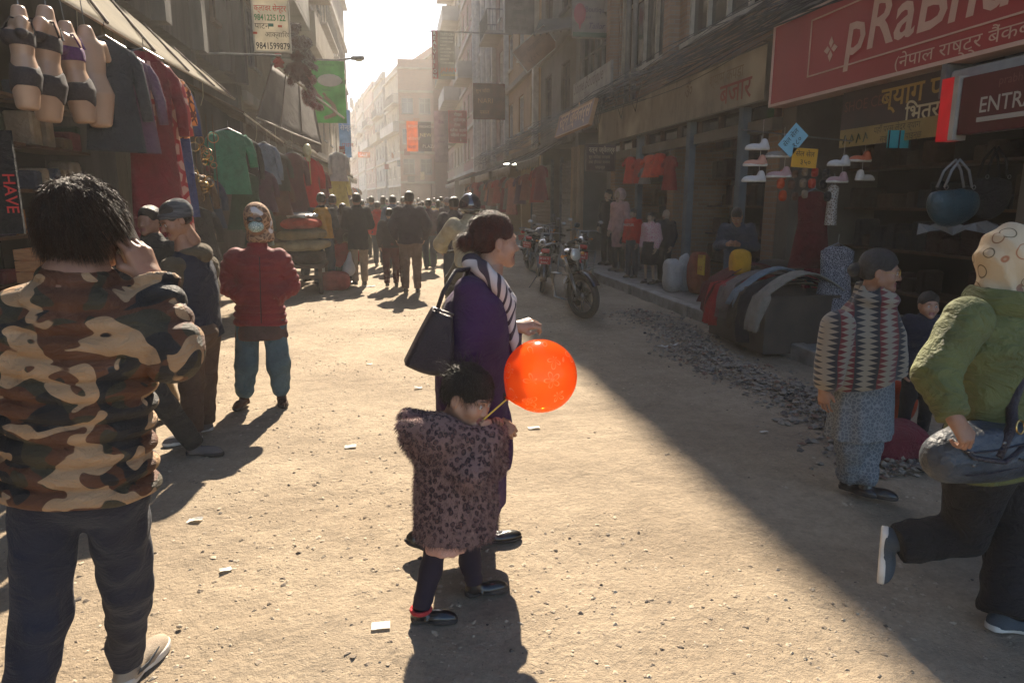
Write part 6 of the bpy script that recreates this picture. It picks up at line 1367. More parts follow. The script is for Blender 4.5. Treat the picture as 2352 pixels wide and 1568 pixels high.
# loaded cart of quilts and sacks
SACKM = M('jute_sack', (.33, .26, .17), (.25, .19, .12), scale=14, bump=.5, bscale=120); SACKW = M('white_woven_sack', (.47, .46, .43), (.38, .37, .34), scale=30, bump=.5, bscale=140, rough=.7)
cb = gp(692, 662); cx, cy = cb[0]+.05, 12.9
e = empty('goods_cart', 'low wooden cart under the pile of quilts and sacks', 'cart', (cx, cy, 0))
box_part('platform', (cx, cy, .48), (.95, 1.3, .06), FR_BROWN, e)
for dx in (-.4, .4):
    for dy in (-.55, .55): box_part('leg', (cx+dx, cy+dy, .225), (.06, .06, .45), FR_BROWN, e)
box_part('rail', (cx, cy-.62, .30), (.80, .04, .06), FR_BROWN, e)
def sack(label, c, r_, mat, seed=0, group=None, name='sack', h=.02, rz=0, k=.008, extra=None, cat='sack'):
    e = empty(name, label, cat, (c[0], c[1], c[2]-r_[2]), group); Rm = np.array(Matrix.Rotation(rz, 3, 'Z'))
    def f(P):
        x, y, z = P[0]-c[0], P[1]-c[1], P[2]-c[2]; x, y = x*Rm[0][0]+y*Rm[1][0], x*Rm[0][1]+y*Rm[1][1]
        q = (np.abs(x/r_[0])**3.2+np.abs(y/r_[1])**3.2+np.abs(z/r_[2])**3.2)**(1/3.2); return (q-1)*min(r_)*.9+k*nz3((x*1., y*1., z*1.), 13, seed)+k*.5*nz3(P, 34, seed+1)
    mr = max(r_[0], r_[1])*1.1; surf_obj('sack_body', f, np.array(c)-v3(mr, mr, r_[2]+.02), np.array(c)+v3(mr, mr, r_[2]+.03), h, mat, e)
    if extra: extra(e)
    return e
sack('dark brown lowest bundle on the goods cart', (cx, cy, .62), (.45, .6, .11), cloth('#4a3b30'), 1, 'bundles piled on the goods cart', 'bundle', cat='bundle')
sack('cream quilt second from the bottom of the cart pile', (cx+.02, cy, .83), (.50, .62, .10), cloth('#a8946c'), 2, 'bundles piled on the goods cart', 'bundle', cat='bundle')
sack('khaki quilt in the middle of the cart pile', (cx-.02, cy, 1.02), (.49, .6, .10), cloth('#8a7650'), 3, 'bundles piled on the goods cart', 'bundle', cat='bundle')
sack('orange red quilt near the top of the cart pile', (cx-.03, cy, 1.21), (.46, .58, .10), cloth('#b4402a'), 4, 'bundles piled on the goods cart', 'bundle', cat='bundle')
sack('shiny white wrapped parcel topmost on the cart pile', (cx+.0, cy, 1.345), (.38, .5, .045), M('white_plastic_wrap', (.6, .6, .58), rough=.2, coat=.5), 5, None, 'parcel', cat='parcel')
sack('crumpled red and white plastic sack on the ground behind the cart', gp(770, 665)+v3(0, 0, .16), (.28, .2, .17), cloth('#a8453a'), 6)
sack('grey white plastic sack beside the crouching person', gp(752, 645)+v3(0, .1, .2), (.24, .2, .2), SACKW, 7)
sack('green shopping bag standing right of the stout man', gp(988, 614)+v3(0, 0, .22), (.17, .1, .22), cloth('#47704a'), 8, cat='bag', name='shopping_bag')
e = empty('plastic_bag', 'white plastic carrier bag held by the man in the long black coat', 'bag', yp(800, 605, 13.2)); sk_ = yp(800, 605, 13.2)
surf_obj('bag_film', lambda P: smin(cone(P, sk_-v3(0, 0, .12), sk_+v3(.04, 0, .20), .10, .03), ell(P, sk_-v3(0, 0, .1), (.12, .09, .14)), .05)+.008*nz3(P, 25, 3), sk_-.25, sk_+.3, .02, thin(M('white_bag_film', (.62, .60, .57), rough=.35), .4), e)

# ------------------------------------------------------------ awnings on the left
TARP = thin(M('cream_tarpaulin', (.52, .46, .33), (.42, .37, .26), scale=2.5, bump=.6, bscale=7, rough=.75), .75)
def awning(label, pts_out, pts_in, mat, rods=5, sag=.05, thick=.006, strips=0, name='awning', hang=0):
    a0, a1 = [np.array(p, float) for p in pts_out]; b0, b1 = [np.array(p, float) for p in pts_in]; e = empty(name, label, 'awning', (a0+a1+b0+b1)/4)
    nu, nv = 24, 8; V = []
    for i in range(nu+1):
        for j in range(nv+1):
            u, v = i/nu, j/nv; p = (a0*(1-u)+a1*u)*(1-v)+(b0*(1-u)+b1*u)*v; p = p.copy(); p[2] -= sag*abs(math.sin(u*math.pi*rods))*math.sin(math.pi*min(1, v*1.2+.1))*.5+.01*math.sin(u*37+v*9); V.append(p)
    if hang:
        for i in range(nu+1): u = i/nu; p = a0*(1-u)+a1*u; V.append(p-v3(0, 0, hang*(1+.15*math.sin(u*50))))
    F = [(i*(nv+1)+j, (i+1)*(nv+1)+j, (i+1)*(nv+1)+j+1, i*(nv+1)+j+1) for i in range(nu) for j in range(nv)]
    o = (nu+1)*(nv+1)
    if hang: F += [(o+i, o+i+1, (i+1)*(nv+1), i*(nv+1)) for i in range(nu)]
    me = mesh_from(np.array(V), F, mat, 'sheet', True, None, base_of(e)); so = link('sheet', me, e); md = so.modifiers.new('thickness', 'SOLIDIFY'); md.thickness = thick
    for k in range(rods+1):
        u = k/rods; m = MB(); m.tube([a0*(1-u)+a1*u+v3(0, 0, .02), b0*(1-u)+b1*u+v3(0, 0, .02)], .014, 6); m.build('rafter', FR_BROWN, e)
    m = MB(); m.tube([a0, a0*.5+a1*.5-v3(0, 0, .02), a1], .018, 6); m.build('edge_pole', M('pale_pole', (.42, .38, .3), rough=.6), e)
    for k in range(1, 4): u = k/4; m = MB(); m.tube([a0*(1-u)+a1*u, a0*(1-u)+a1*u-v3(0, .03, .2), a0*(1-u)+a1*u-v3(.02, .1, .32)], .004, 5); m.build('tie_rope', M('rope', (.4, .34, .24), bump=.3), e)
    return e
awning('long cream tarpaulin awning over the near left shop, glowing in the sun', (v3(-2.4, 4.4, 3.05), v3(-2.4, 11.5, 3.12)), (v3(-3.33, 5.6, 4.12), v3(-3.33, 13.2, 3.86)), TARP, 6, .08)
awning('brown cloth awning above the second left shop', (v3(-2.35, 11.9, 2.95), v3(-2.3, 15.4, 2.80)), (v3(-3.33, 11.9, 3.45), v3(-3.33, 15.4, 3.3)), cloth('#5a5044'), 3, .06, hang=.12)
awning('steep dark brown tarpaulin sloping down from under the plush toys', (yp(590, 270, 14.4), yp(738, 332, 16.6)), (yp(626, 150, 15.6), yp(712, 200, 17.8)), M('dark_tarp', (.12, .10, .085), (.085, .07, .06), scale=4, bump=.5, bscale=9), 3, .05, hang=.2)
awning('ragged greenish awning at the farthest left stall', (v3(-1.72, 21.5, 2.55), v3(-1.6, 27, 2.5)), (v3(-3.3, 21.5, 3.25), v3(-3.3, 27, 3.2)), cloth('#5b5c48'), 4, .12, hang=.25)
awning('faded awning beyond the blue shop board', (v3(-2.0, 28.5, 2.6), v3(-1.9, 35, 2.6)), (v3(-3.3, 28.5, 3.2), v3(-3.3, 35, 3.2)), cloth('#6b6558'), 4, .1, hang=.2)

# ------------------------------------------------------------ signs
ink = lambda h: M('ink_'+h.strip('#'), srgb(h), grime=.12, rough=.6, bump=0)
pan = lambda h, **k: M('panel_'+h.strip('#'), srgb(h), **{**dict(grime=.36, scale=3.5, rough=.5, bump=.05, bscale=10), **k})
# white phone banner (left, faces the camera)
def facing(label, cat, px0, px1, py0, py1, Y, col, lines, frame=None, thick=.05, extra=None, **k):
    TLp, TRp = yp(px0, py0, Y), yp(px1, py0, Y); BL = yp(px0, py1, Y); wd = TRp[0]-TLp[0]; ht = TLp[2]-BL[2]
    thin(col, .5)
    return board('shop_sign', label, cat, TLp, (1, 0, 0), (0, 0, 1), wd, ht, col, frame, thick*.4, [(t, u, v, s_*ht, ink(c), *r_) for (t, u, v, s_, c, *r_) in lines], extra, **k)
def pole(e, a, b, r_=.02): m = MB(); m.tube([a, b], r_, 6); m.build('bracket', FR_GREY, e)
e = facing('white banner with Nepali lines and phone numbers, red, green and black print', 'sign', 574, 655, -70, 118, 13.4, pan('#cfc8b8'), [('सेन्टर', .1, .30, .13, '#b8322a'), ('क्लावर सेन्टर', .03, .495, .10, '#b8322a', 0, .01, .80), ('9841225122', .02, .612, .105, '#2c7a4a', 0, .02, .76), ('पाटन', .02, .715, .10, '#222222'), ('आक्वािरयम', .30, .815, .09, '#222222', 0, 0, .95), ('9841599879', .02, .965, .115, '#23232b', 0, .02, .76)], frame=FR_CREAM)
box_part('painted_fish', yp(622, 58, 13.33), (.09, .01, .05), ink('#2c6a5a'), e); box_part('painted_fish', yp(643, 61, 13.33), (.07, .01, .035), ink('#b8523a'), e); box_part('painted_fish', yp(586, 76, 13.33), (.07, .01, .035), ink('#b8523a'), e)
pole(e, (-3.35, 13.43, yp(600, -40, 13.4)[2]), (-1.9, 13.43, yp(600, -40, 13.4)[2])); pole(e, (-3.35, 13.43, yp(600, 126, 13.4)[2]), (-1.95, 13.43, yp(600, 126, 13.4)[2]))
e = facing('tall green banner with an oval name and a dancing figure, left side', 'sign', 714, 790, 139, 282, 21.0, pan('#4f9a4a'), [('VaGav', .52, .36, .13, '#4a4038', .2), ('fashion', .30, .48, .05, '#243a24'), ('style house', .2, .08, .06, '#2f6a35')], thick=.02)
m = MB(); qq = yp(757, 185, 20.96); m.ellipsoid(qq, (.34, .012, .17), 24, 8); m.build('oval_badge', ink('#d8cdb8'), e)
for a, b, r_ in (((745, 222), (765, 240), .05), ((765, 240), (772, 262), .06), ((772, 262), (745, 272), .05), ((748, 220), (742, 214), .035)): m = MB(); m.tube([yp(*a, 20.96), yp(*b, 20.96)], r_, 6, flat=.25); m.build('printed_figure', ink('#8a6a50'), e)
pole(e, (-3.35, 21.03, yp(750, 137, 21)[2]), (-1.55, 21.03, yp(750, 137, 21)[2]))
facing('pale blue shop board with white Nepali word at the far left', 'sign', 776, 803, 252, 362, 27.5, pan('#7d9dbb'), [('सेन्टर', .10, .42, .14, '#e8e4da'), ('पसल', .2, .78, .13, '#b03a2a')])
facing('small red notice on the pale blue board', 'sign', 779, 792, 336, 358, 27.3, pan('#b8322c'), [('छुट', .1, .6, .4, '#e8d8c8')])
# right side, facing the camera
e = facing('tall red board reading REAL VISION beside lines of small type and JAPAN', 'sign', 991, 1044, 70, 182, 31, pan('#8d8a80'), [('TUITION', .36, .10, .075, '#d8d2c4')]+[(t, .36, .17+.072*i, .055, '#e0dacc') for i, t in enumerate(['LANGUAGE', 'COMPUTER', 'BASIC', 'DIPLOMA', 'ACCOUNTS', 'SPOKEN', 'BRIDGE', 'COACHING'])]+[('JAPAN', .36, .84, .12, '#c05a3a', 0, .02), ('LANGUAGE', .38, .93, .07, '#c9a23a')], frame=None)
m = MB(); TLp = yp(991, 70, 30.96); BRp = yp(1007, 182, 30.96); m.span((TLp[0], 30.93, BRp[2]), (BRp[0], 30.965, TLp[2])); m.build('red_strip', pan('#a8322a'), e)
for i, ch in enumerate('REALVISION'): lettering(ch, yp(994.5, 81+i*10.8, 30.92), (1, 0, 0), (0, 0, 1), .20, ink('#ece6da'), e, bold=.02)
pole(e, (1.5, 31.04, yp(1000, 72, 31)[2]), (5.2, 31.04, yp(1000, 72, 31)[2]), .03)
facing('orange sign with dark bands standing out past the red one', 'sign', 933, 959, 278, 348, 46, pan('#e08a28'), [('साइबर', .1, .22, .14, '#f4e2b0'), ('फोटोकपि', .08, .62, .12, '#f4e2b0'), ('कलर', .1, .9, .14, '#3a3a4a')])
facing('dark board with white patches right of the orange sign', 'sign', 960, 990, 280, 348, 46.2, pan('#4a4048'), [('FASHION', .1, .2, .12, '#d8d2c8'), ('NEW', .1, .5, .18, '#e8d8a0'), ('PLAZA', .3, .88, .16, '#e8e2d8')])
facing('tall pale pink sign with small marks down its middle', 'sign', 996, 1028, 255, 372, 37, pan('#a8929a'), [('बैंक', .3, .25, .09, '#7a4a6a'), ('NEPAL', .25, .5, .06, '#7a5a72'), ('BANK', .25, .62, .06, '#7a5a72')])
facing('red sign with six lines of white Nepali text', 'sign', 1030, 1071, 254, 328, 34, pan('#b0303c'), [('रोयल', .3, .17, .13, '#e8c8c0'), ('ज्वेलर्स', .25, .33, .13, '#e8c8c0'), ('टेलर', .3, .49, .13, '#e8c8c0'), ('गलैंचा उद्योग', .06, .65, .12, '#e8c8c0'), ('पिहलो तला', .1, .80, .12, '#e8c8c0'), ('३', .6, .95, .12, '#e8c8c0')], frame=ink('#c86a6a'))
facing('small orange banner far down the street', 'sign', 822, 850, 349, 362, 85, pan('#d87a3a'), [('SALE', .1, .8, .7, '#f2e2d2')], thick=.03)
facing('brown board with Nepali letters and NAME above red wall, right side', 'sign', 1086, 1160, 191, 274, 27, pan('#7a4a34'), [('सुन चाँदी', .08, .25, .13, '#c08a5a'), ('NARI', .14, .55, .2, '#c08a5a'), ('पसल', .2, .85, .15, '#c08a5a')])
facing('tall weathered grey board with faded Nepali lines at the top', 'sign', 1160, 1228, -60, 78, 23.0, pan('#8a837c'), [('लुगा', .3, .52, .10, '#5a534c'), ('िसलाई', .25, .66, .10, '#5a534c'), ('केन्द्र', .3, .80, .10, '#5a534c'), ('पिहलो तला', .1, .93, .09, '#5a534c')])
# tilted board
q = yp(1190, 150, 22); a_ = R(40); TLp = yp(1177, 120, 22.0)
board('shop_sign', 'blank looking brown board hanging askew under the slanted eave', 'sign', TLp, (math.cos(a_), 0, math.sin(a_)), (-math.sin(a_), 0, math.cos(a_)), 1.25, .75, pan('#9a7358'), FR_CREAM, .05, [('घर भाडामा', .1, .45, .2, ink('#6b4a38')), ('९८४१', .15, .8, .2, ink('#6b4a38'))])
# lean-to eave that the askew board hangs under
e = empty('lean_to_roof', 'slanting sheet roof over the dark balcony on the right', 'roof', xp(1290, 60, 4.6)); m = MB()
aa = [xp(1225, 78, 4.2), xp(1312, 62, 4.2), xp(1312, 40, 5.14), xp(1240, 45, 5.14)]; m.slab(aa, .05); m.build('roof_sheet', cloth('#4a4038'), e)
for t in np.linspace(.05, .95, 6): m = MB(); m.tube([aa[0]*(1-t)+aa[1]*t-v3(0, 0, .06), aa[3]*(1-t)+aa[2]*t-v3(0, 0, .06)], .03, 5); m.build('rafter', FR_BROWN, e)
# Boutique and Tailor
e = facing('white banner reading Boutique and Tailor with a pink dress form', 'sign', 1316, 1402, -60, 88, 17.4, pan('#b3aaa2'), [('Boutique', .34, .58, .125, '#4a3a55', 0, .01, .85), ('and', .36, .68, .06, '#6a5a6a', .3), ('Tailor', .42, .84, .135, '#5a4a62', .3, .01, .9), ('Tangal, Lalitpur', .04, .98, .075, '#cfe0d0', .2, 0, 1.0)], thick=.04)
TLp = yp(1316, 74, 17.34); BRp = yp(1402, 88, 17.34); m = MB(); m.span((TLp[0], 17.33, BRp[2]), (BRp[0], 17.345, TLp[2]+.0)); m.build('green_band', pan('#2f5a45'), e)
m = MB(); m.ellipsoid(yp(1332, 32, 17.36), (.15, .012, .24), 16, 8); m.ellipsoid(yp(1332, 56, 17.36), (.03, .012, .12), 8, 6); m.build('dress_form_print', ink('#a8505a'), e)
RU, ZU = (0, -1, 0), (0, 0, 1)
def flat_r(label, pxl, pyt, pxr, X, ht, col, lines, frame=None, tilt=0, thick=.06, extra=None, fr=.03, cat='sign'):
    a = xp(pxl, pyt, X); b = xp(pxr, pyt, X); wd = a[1]-b[1]; up = unit(v3(-math.sin(tilt), 0, math.cos(tilt)))
    return board('shop_sign', label, cat, a, RU, up, wd, ht, col, frame, thick, lines, extra, fr=fr)
a = xp(1317, 195, 4.95); flat_r('weathered grey board reading Some Boutique under the glazed bay', 1317, 195, 1402, 4.9, .66, pan('#9a9288'), [('Some Boutique', .03, .45, .42, ink('#5a5045'), .35, 0, 1.05), ('Ladies Tailor', .15, .8, .22, ink('#6a6055'), .3)])
flat_r('red brown jeweller board tilted forward with large Nepali letters', 1287, 268, 1366, 4.35, .55, pan('#6a3528'), [('रत्न ज्वेलर्स', .06, .62, .50, ink('#c8a070'), 0, .015, 1.2), ('काठमाडौं', .3, .88, .18, ink('#b89068'))], frame=ink('#a8805a'), tilt=-.25)
facing('lower brown jeweller board with Nepali title and fine lines', 'sign', 1349, 1412, 333, 392, 13.2, pan('#4a2f28'), [('रत्न ज्वेलर्स', .06, .28, .27, '#b8a488', 0, .01, .85), ('सुन चाँदीका गरगहना', .06, .52, .16, '#a08c74', 0, 0, .75), ('तथा हीराका सामान', .06, .72, .16, '#a08c74', 0, 0, .8), ('पाइन्छ', .3, .92, .16, '#a08c74')], frame=FR_BROWN)
# long beige board
def beige_fn(n, l, co, p_):
    a = N_noise(n, l, co, 1.6, 5, .6); b = N_noise(n, l, co, 5, 6, .7, scl=(1, 1, .35)); col = N_mix(n, l, a, (.30, .245, .165), (.21, .17, .12)); col = N_mix(n, l, N_step(n, l, b, .60, .12), col, (.12, .10, .075)); col = N_mix(n, l, N_step(n, l, N_noise(n, l, co, 1.1, 2, loc=(4, 7, 1)), .60, .08), col, (.42, .35, .24))
    l.new(col, p_.inputs['Base Color']); p_.inputs['Roughness'].default_value = .8; N_bump(n, l, p_, b, .3, .02)
a = xp(1376, 262, 4.9); b = xp(1765, 100, 4.9)
board('shop_sign', 'long stained beige board with worn Nepali letters above the clothes shop', 'sign', (4.9, a[1], 3.64), RU, ZU, a[1]-b[1], .72, M2('stained_beige', beige_fn), ink('#5a5040'), .22,
      [('ॐ', .66, .50, .34, ink('#6a5034')), ('श्याम कपडा', .78, .42, .24, ink('#7a6244'), 0, 0, 1.), ('बजार', .83, .86, .42, ink('#8a3a22'), 0, .01, 1.15)], fr=.02)
# bank board
REDB = M('red_vinyl', (.34, .030, .030), (.28, .022, .024), scale=1.3, rough=.45, bump=.04, bscale=6); PALE = ink('#c9a08e'); RIMS = ink('#c9a898')
a = xp(1785, 60, 4.7); ht = 3.71-2.77
def bank(e, TL, r_, u_, wd, hh):
    n_ = np.cross(r_, u_)
    def line(u0, v0, u1, v1, t=.016):
        m = MB(); c = TL+r_*((u0+u1)/2)+u_*(-(v0+v1)/2)+n_*.004; m.box(c, (abs(u1-u0)+t, abs(v1-v0)+t, .008), M3=np.array([r_, u_, n_]).T); m.build('printed_line', PALE, e)
    line(.78, .12, 5.0, .12); line(.78, .12, .78, hh-.22); line(.78, hh-.22, 5.0, hh-.22)
    c0 = TL+r_*1.18-u_*.50+n_*.006
    for k in range(4):
        d = unit(r_*math.cos(k*math.pi/2+math.pi/2)+u_*math.sin(k*math.pi/2+math.pi/2)); s_ = np.cross(n_, d); L_ = .13 if k % 2 == 0 else .12
        m = MB(); m.slab([c0+d*.012, c0+d*L_*.5+s_*.04, c0+d*L_, c0+d*L_*.5-s_*.04], .004, up=n_); m.build('petal_emblem', PALE, e)
board('bank_sign', 'huge red bank board with pale border, petal emblem and name lettering', 'sign', (4.7, a[1]+.02, 3.71), RU, ZU, 6.6, ht, REDB, RIMS, .22,
      [('pRaBhu', .215, .66, .66, PALE, .10, .014, 1.0), ('(नेपाल राष्ट्र बैंकबाट \'क\' वर्गको', .335, .945, .155, PALE, 0, 0, 1.35)], bank, fr=.035)
# steel truss and white shutter box below
e = empty('shutter_box', 'pale metal shutter housing under the bank board', 'shutter', (4.9, 4.2, 2.5)); m = MB(); m.box((4.86, 4.35, 2.60), (.30, 2.3, .17), bev=.02); m.build('housing', M('pale_metal', (.36, .36, .34), rough=.5, bump=.2), e); m = MB(); m.box((4.86, 5.55, 2.62), (.34, .06, .30)); m.build('end_cap', FR_GREY, e)
# brown bag-shop board
YELP = pan('#9a8248')
e = flat_r('brown bag and shoe shop board with yellow Nepali lettering and shoe pictures', 1938, 215, 2178, 4.78, .56, pan('#3f281f'), [('SHOE CEN', .03, .36, .15, ink('#6f4434')), ('ब्याग पसल', .42, .40, .26, ink('#a9853f'), 0, .015, 1.1), ('िभत्र', .66, .70, .20, ink('#c8b890'), 0, .015, 1.1)])
bo = xp(1938, 215, 4.73); wd = bo[1]-xp(2178, 215, 4.73)[1]; m = MB(); m.box((4.735, bo[1]-wd/2, bo[2]-.56+.09), (.012, wd-.01, .18)); m.build('yellow_strip', YELP, e)
lettering('यहाँ पर्स लेदर व्याग', (4.725, bo[1]-wd*.38, bo[2]-.46), RU, ZU, .085, ink('#4a3a24'), e); lettering('स्कूलब्याग पाइन्छ', (4.725, bo[1]-wd*.45, bo[2]-.55), RU, ZU, .08, ink('#4a3a24'), e)
for k in range(4): m = MB(); m.tube([(4.728, bo[1]-.07-k*.11, bo[2]-.53), (4.728, bo[1]-.10-k*.11, bo[2]-.44), (4.728, bo[1]-.13-k*.11, bo[2]-.50)], .010, 5, flat=.4); m.build('printed_shoe', ink('#3a4434'), e)
# lit red and white strip, entrance board
LR = M('lit_red_acrylic', (.55, .01, .015), rough=.3, emit=.08, bump=0); LW = M('pale_acrylic', (.42, .38, .32), rough=.4, bump=0)
e = empty('light_box', 'glossy red strip with white edge beside the entrance board', 'sign', (4.55, 5.02, 2.0)); a = xp(2165, 183, 4.5); b_ = xp(2190, 322, 4.5)
m = MB(); m.span((4.5, a[1], b_[2]), (4.62, a[1]-.13, a[2])); m.build('red_face', LR, e); m = MB(); m.span((4.495, a[1]-.135, b_[2]), (4.62, a[1]-.185, a[2])); m.build('white_edge', LW, e)
yb = a[1]-.20
board('entrance_sign', 'dark red board reading ENTRANCE with small bank name above', 'sign', (4.52, yb, a[2]-.02), RU, ZU, 2.2, .44, M('dark_red_board', (.10, .012, .014), rough=.35, bump=.03), None, .10,
      [('prabhu bank', .16, .24, .09, ink('#7a4a44')), ('ENTRANCE', .088, .66, .165, ink('#b0a69c'), 0, .008, .95)], lambda e, TL, r_, u_, w_, h_: MB().box(TL+r_*.42-u_*h_*.78+v3(-.004, 0, 0), (.012, .46, .035)).build('white_bar', ink('#a8a098'), e))
# price cards
for lab, c, hx, an, ls in (('sky blue handwritten sale card hanging at an angle', (1822, 322), '#7fb8cc', 50, ['सेल सेल', '१८०']), ('orange yellow handwritten sale card reading 350 in Nepali', (1848, 363), '#d09a2c', -3, ['सेल सेल', '३५०'])):
    q = yp(c[0], c[1], 6.6); a_ = R(an); r_ = v3(math.cos(a_), 0, math.sin(a_)); u_ = v3(-math.sin(a_), 0, math.cos(a_)); TLp = q-r_*.14+u_*.095
    board('price_card', lab, 'card', TLp, r_, u_, .28, .19, ink(hx), None, .004, [(ls[0], .12, .42, .07, ink('#2a2a2a')), (ls[1], .32, .85, .075, ink('#2a2a2a'))])
    
# ------------------------------------------------------------ right shops: pillars, shutters, frames
BLUEP = M('blue_grey_pillar', (.11, .135, .155), (.08, .10, .115), scale=5, bump=.2)
for k, (px, X) in enumerate(((1460, 4.95), (1573, 4.95), (1690, 4.95))):
    y = xp(px, 461, X)[1]; e = empty('pillar', ['farthest', 'middle', 'nearest'][k]+' of the three blue grey steel pillars of the clothes shop', 'pillar', (X+.06, y, .15), 'blue grey pillars'); m = MB(); m.box((X+.06, y, 1.55), (.12, .16, 2.8), bev=.01); m.build('post', BLUEP, e); m = MB(); m.box((X+.06, y, .19), (.18, .22, .08), bev=.01); m.build('base', BLUEP, e)
e = empty('shop_lintel', 'dusty glass and timber lintel over the clothes shop', 'lintel', (5.1, 12.6, 2.75)); box_part('beam', (5.12, 12.6, 2.62), (.2, 7.4, .16), W1, e)
for k in range(9): box_part('pane', (5.14, 9.35+k*.83, 2.84), (.02, .72, .24), GLASS, e); box_part('mullion', (5.12, 8.95+k*.83, 2.84), (.08, .06, .26), FR_BROWN, e)
def shutter(label, y0, y1, X, mat):
    e = empty('roller_shutter', label, 'shutter', (X, (y0+y1)/2, .15)); n_ = 26
    for k in range(n_): m = MB(); m.tube([(X, y0, .2+k*.1), (X, y1, .2+k*.1)], .05, 6, flat=.35); m.build('slat', mat, e)
    for y in (y0, y1): box_part('guide', (X-.02, y, 1.5), (.1, .05, 2.8), FR_GREY, e)
shutter('closed grey roller shutter left of the jeweller', 19.2, 20.9, 5.0, M('shutter_steel', (.17, .165, .16), rough=.5, metal=.4)); shutter('rusty roller shutter behind the farthest motorcycles', 22.2, 25.6, 5.0, M('shutter_rust', (.16, .11, .09), rough=.7))
for px in (1318, 1332): y = xp(px, 461, 4.9)[1]; e = empty('door_post', 'pale wooden door post of the jeweller, %s one' % ('far' if px == 1318 else 'near'), 'post', (4.9, y, .15)); m = MB(); m.box((4.9, y, 1.6), (.14, .22, 2.9), bev=.01); m.build('post', M('pale_wood', (.33, .25, .17), bump=.3, stretch=(4, 4, .4)), e)
# drain pipes on the brick pier
for px in (1437, 1452): y = xp(px, 200, 5.0)[1]; e = empty('drain_pipe', 'grey drain pipe on the brick front, %s of the pair' % ('left' if px == 1437 else 'right'), 'pipe', (5.0, y, 3.7)); m = MB(); m.tube([(5.02, y, 3.7), (5.02, y, 12)], .06, 8); m.build('pipe', M('pipe_grey', (.20, .21, .22), rough=.6), e, smooth=True)
# cable bundles
e = empty('cable_bundle', 'thick tangle of black cables running along the right house fronts', 'cables', (4.9, 16, 4)); rs2 = np.random.default_rng(4); CAB = M('cable_black', (.016, .015, .015), rough=.6, bump=0)
for k in range(30):
    x = 4.55+rs2.uniform(0, .35); z = 3.95+rs2.normal(0, .10); pts = []; ph = rs2.uniform(0, 6)
    for y in np.arange(4, 42, 1.3): pts.append((x+.05*math.sin(y*.9+ph), y, z+.10*math.sin(y*.55+ph)-.05*abs(math.sin(y*.42))+rs2.normal(0, .02)))
    m = MB(); m.tube(pts, rs2.uniform(.006, .012), 4, cap=False); m.build('cable', CAB, e)
for k in range(10):
    y = rs2.uniform(9, 20); m = MB(); m.tube([(4.7, y, 3.95), (4.68, y+.3, 3.6-rs2.random()*.4), (4.66, y+.7, 3.75), (4.7, y+1.1, 3.98)], .008, 4, cap=False); m.build('loose_cable', CAB, e)
for k, ((x0, y0, z0), (x1, y1, z1)) in enumerate((((-3.3, 30, 12), (5.2, 44, 18)), ((-3.3, 44, 8), (5.2, 30, 22)), ((-3.3, 20, 9), (5.1, 60, 13)))):
    e = empty('overhead_wire', ['thin wire crossing the sky from low left to high right', 'thin wire sagging across the strip of sky', 'lowest thin wire across the street'][k], 'wire', ((x0+x1)/2, (y0+y1)/2, (z0+z1)/2)); m = MB(); m.tube([(x0+(x1-x0)*t, y0+(y1-y0)*t, z0+(z1-z0)*t-1.2*math.sin(math.pi*t)*.5) for t in np.linspace(0, 1, 14)], .014, 4, cap=False); m.build('wire', CAB, e)
# street lamp and telecom mast
e = empty('street_lamp', 'street lamp on a slanting arm against the sky, left side', 'lamp', (-3.3, 24, 6.0)); q0 = yp(742, 142, 24); q1 = yp(815, 134, 24)
m = MB(); m.tube([(-3.35, 24, q0[2]-.2), q0, q1], .035, 8); m.build('arm', FR_GREY, e, smooth=True); m = MB(); m.box(yp(822, 134, 24), (.42, .22, .10), M3=np.array(Matrix.Rotation(-.05, 3, 'Y')), bev=.03); h_ = m.build('lamp_head', M('lamp_housing', (.12, .115, .10), rough=.5), e); m = MB(); m.ellipsoid(yp(824, 138, 24), (.14, .08, .05)); m.build('lens', M('lamp_lens', (.5, .42, .25), rough=.2, bump=0), h_)
e = empty('telecom_mast', 'lattice telecom mast with panel antennas above the far roofs', 'mast', (yp(818, 461, 120)[0], 120, 10)); mx = yp(818, 461, 120)[0]; zt = yp(818, 225, 120)[2]; zb = yp(818, 310, 120)[2]-3
m = MB()
for sx in (-1, 1):
    for sy in (-1, 1): m.tube([(mx+sx*.5, 120+sy*.5, zb), (mx+sx*.25, 120+sy*.25, zt)], .06, 4)
for k in range(12): t0, t1 = k/12, (k+1)/12; w0 = .5-.25*t0; w1 = .5-.25*t1; m.tube([(mx-w0, 119.5, zb+(zt-zb)*t0), (mx+w1, 119.6, zb+(zt-zb)*t1)], .04, 4); m.tube([(mx+w0, 119.5, zb+(zt-zb)*t0), (mx-w1, 119.6, zb+(zt-zb)*t1)], .04, 4)
m.build('lattice', FR_GREY, e)
for k in range(8): a_ = k*math.pi/4; m = MB(); m.box((mx+math.cos(a_)*1.0, 120+math.sin(a_)*1.0, zt-.9-.5*(k % 2)), (.3, .15, 1.5)); m.tube([(mx, 120, zt-1), (mx+math.cos(a_)*1.0, 120+math.sin(a_)*1.0, zt-1)], .03, 4); m.build('antenna_panel', FR_GREY, e)
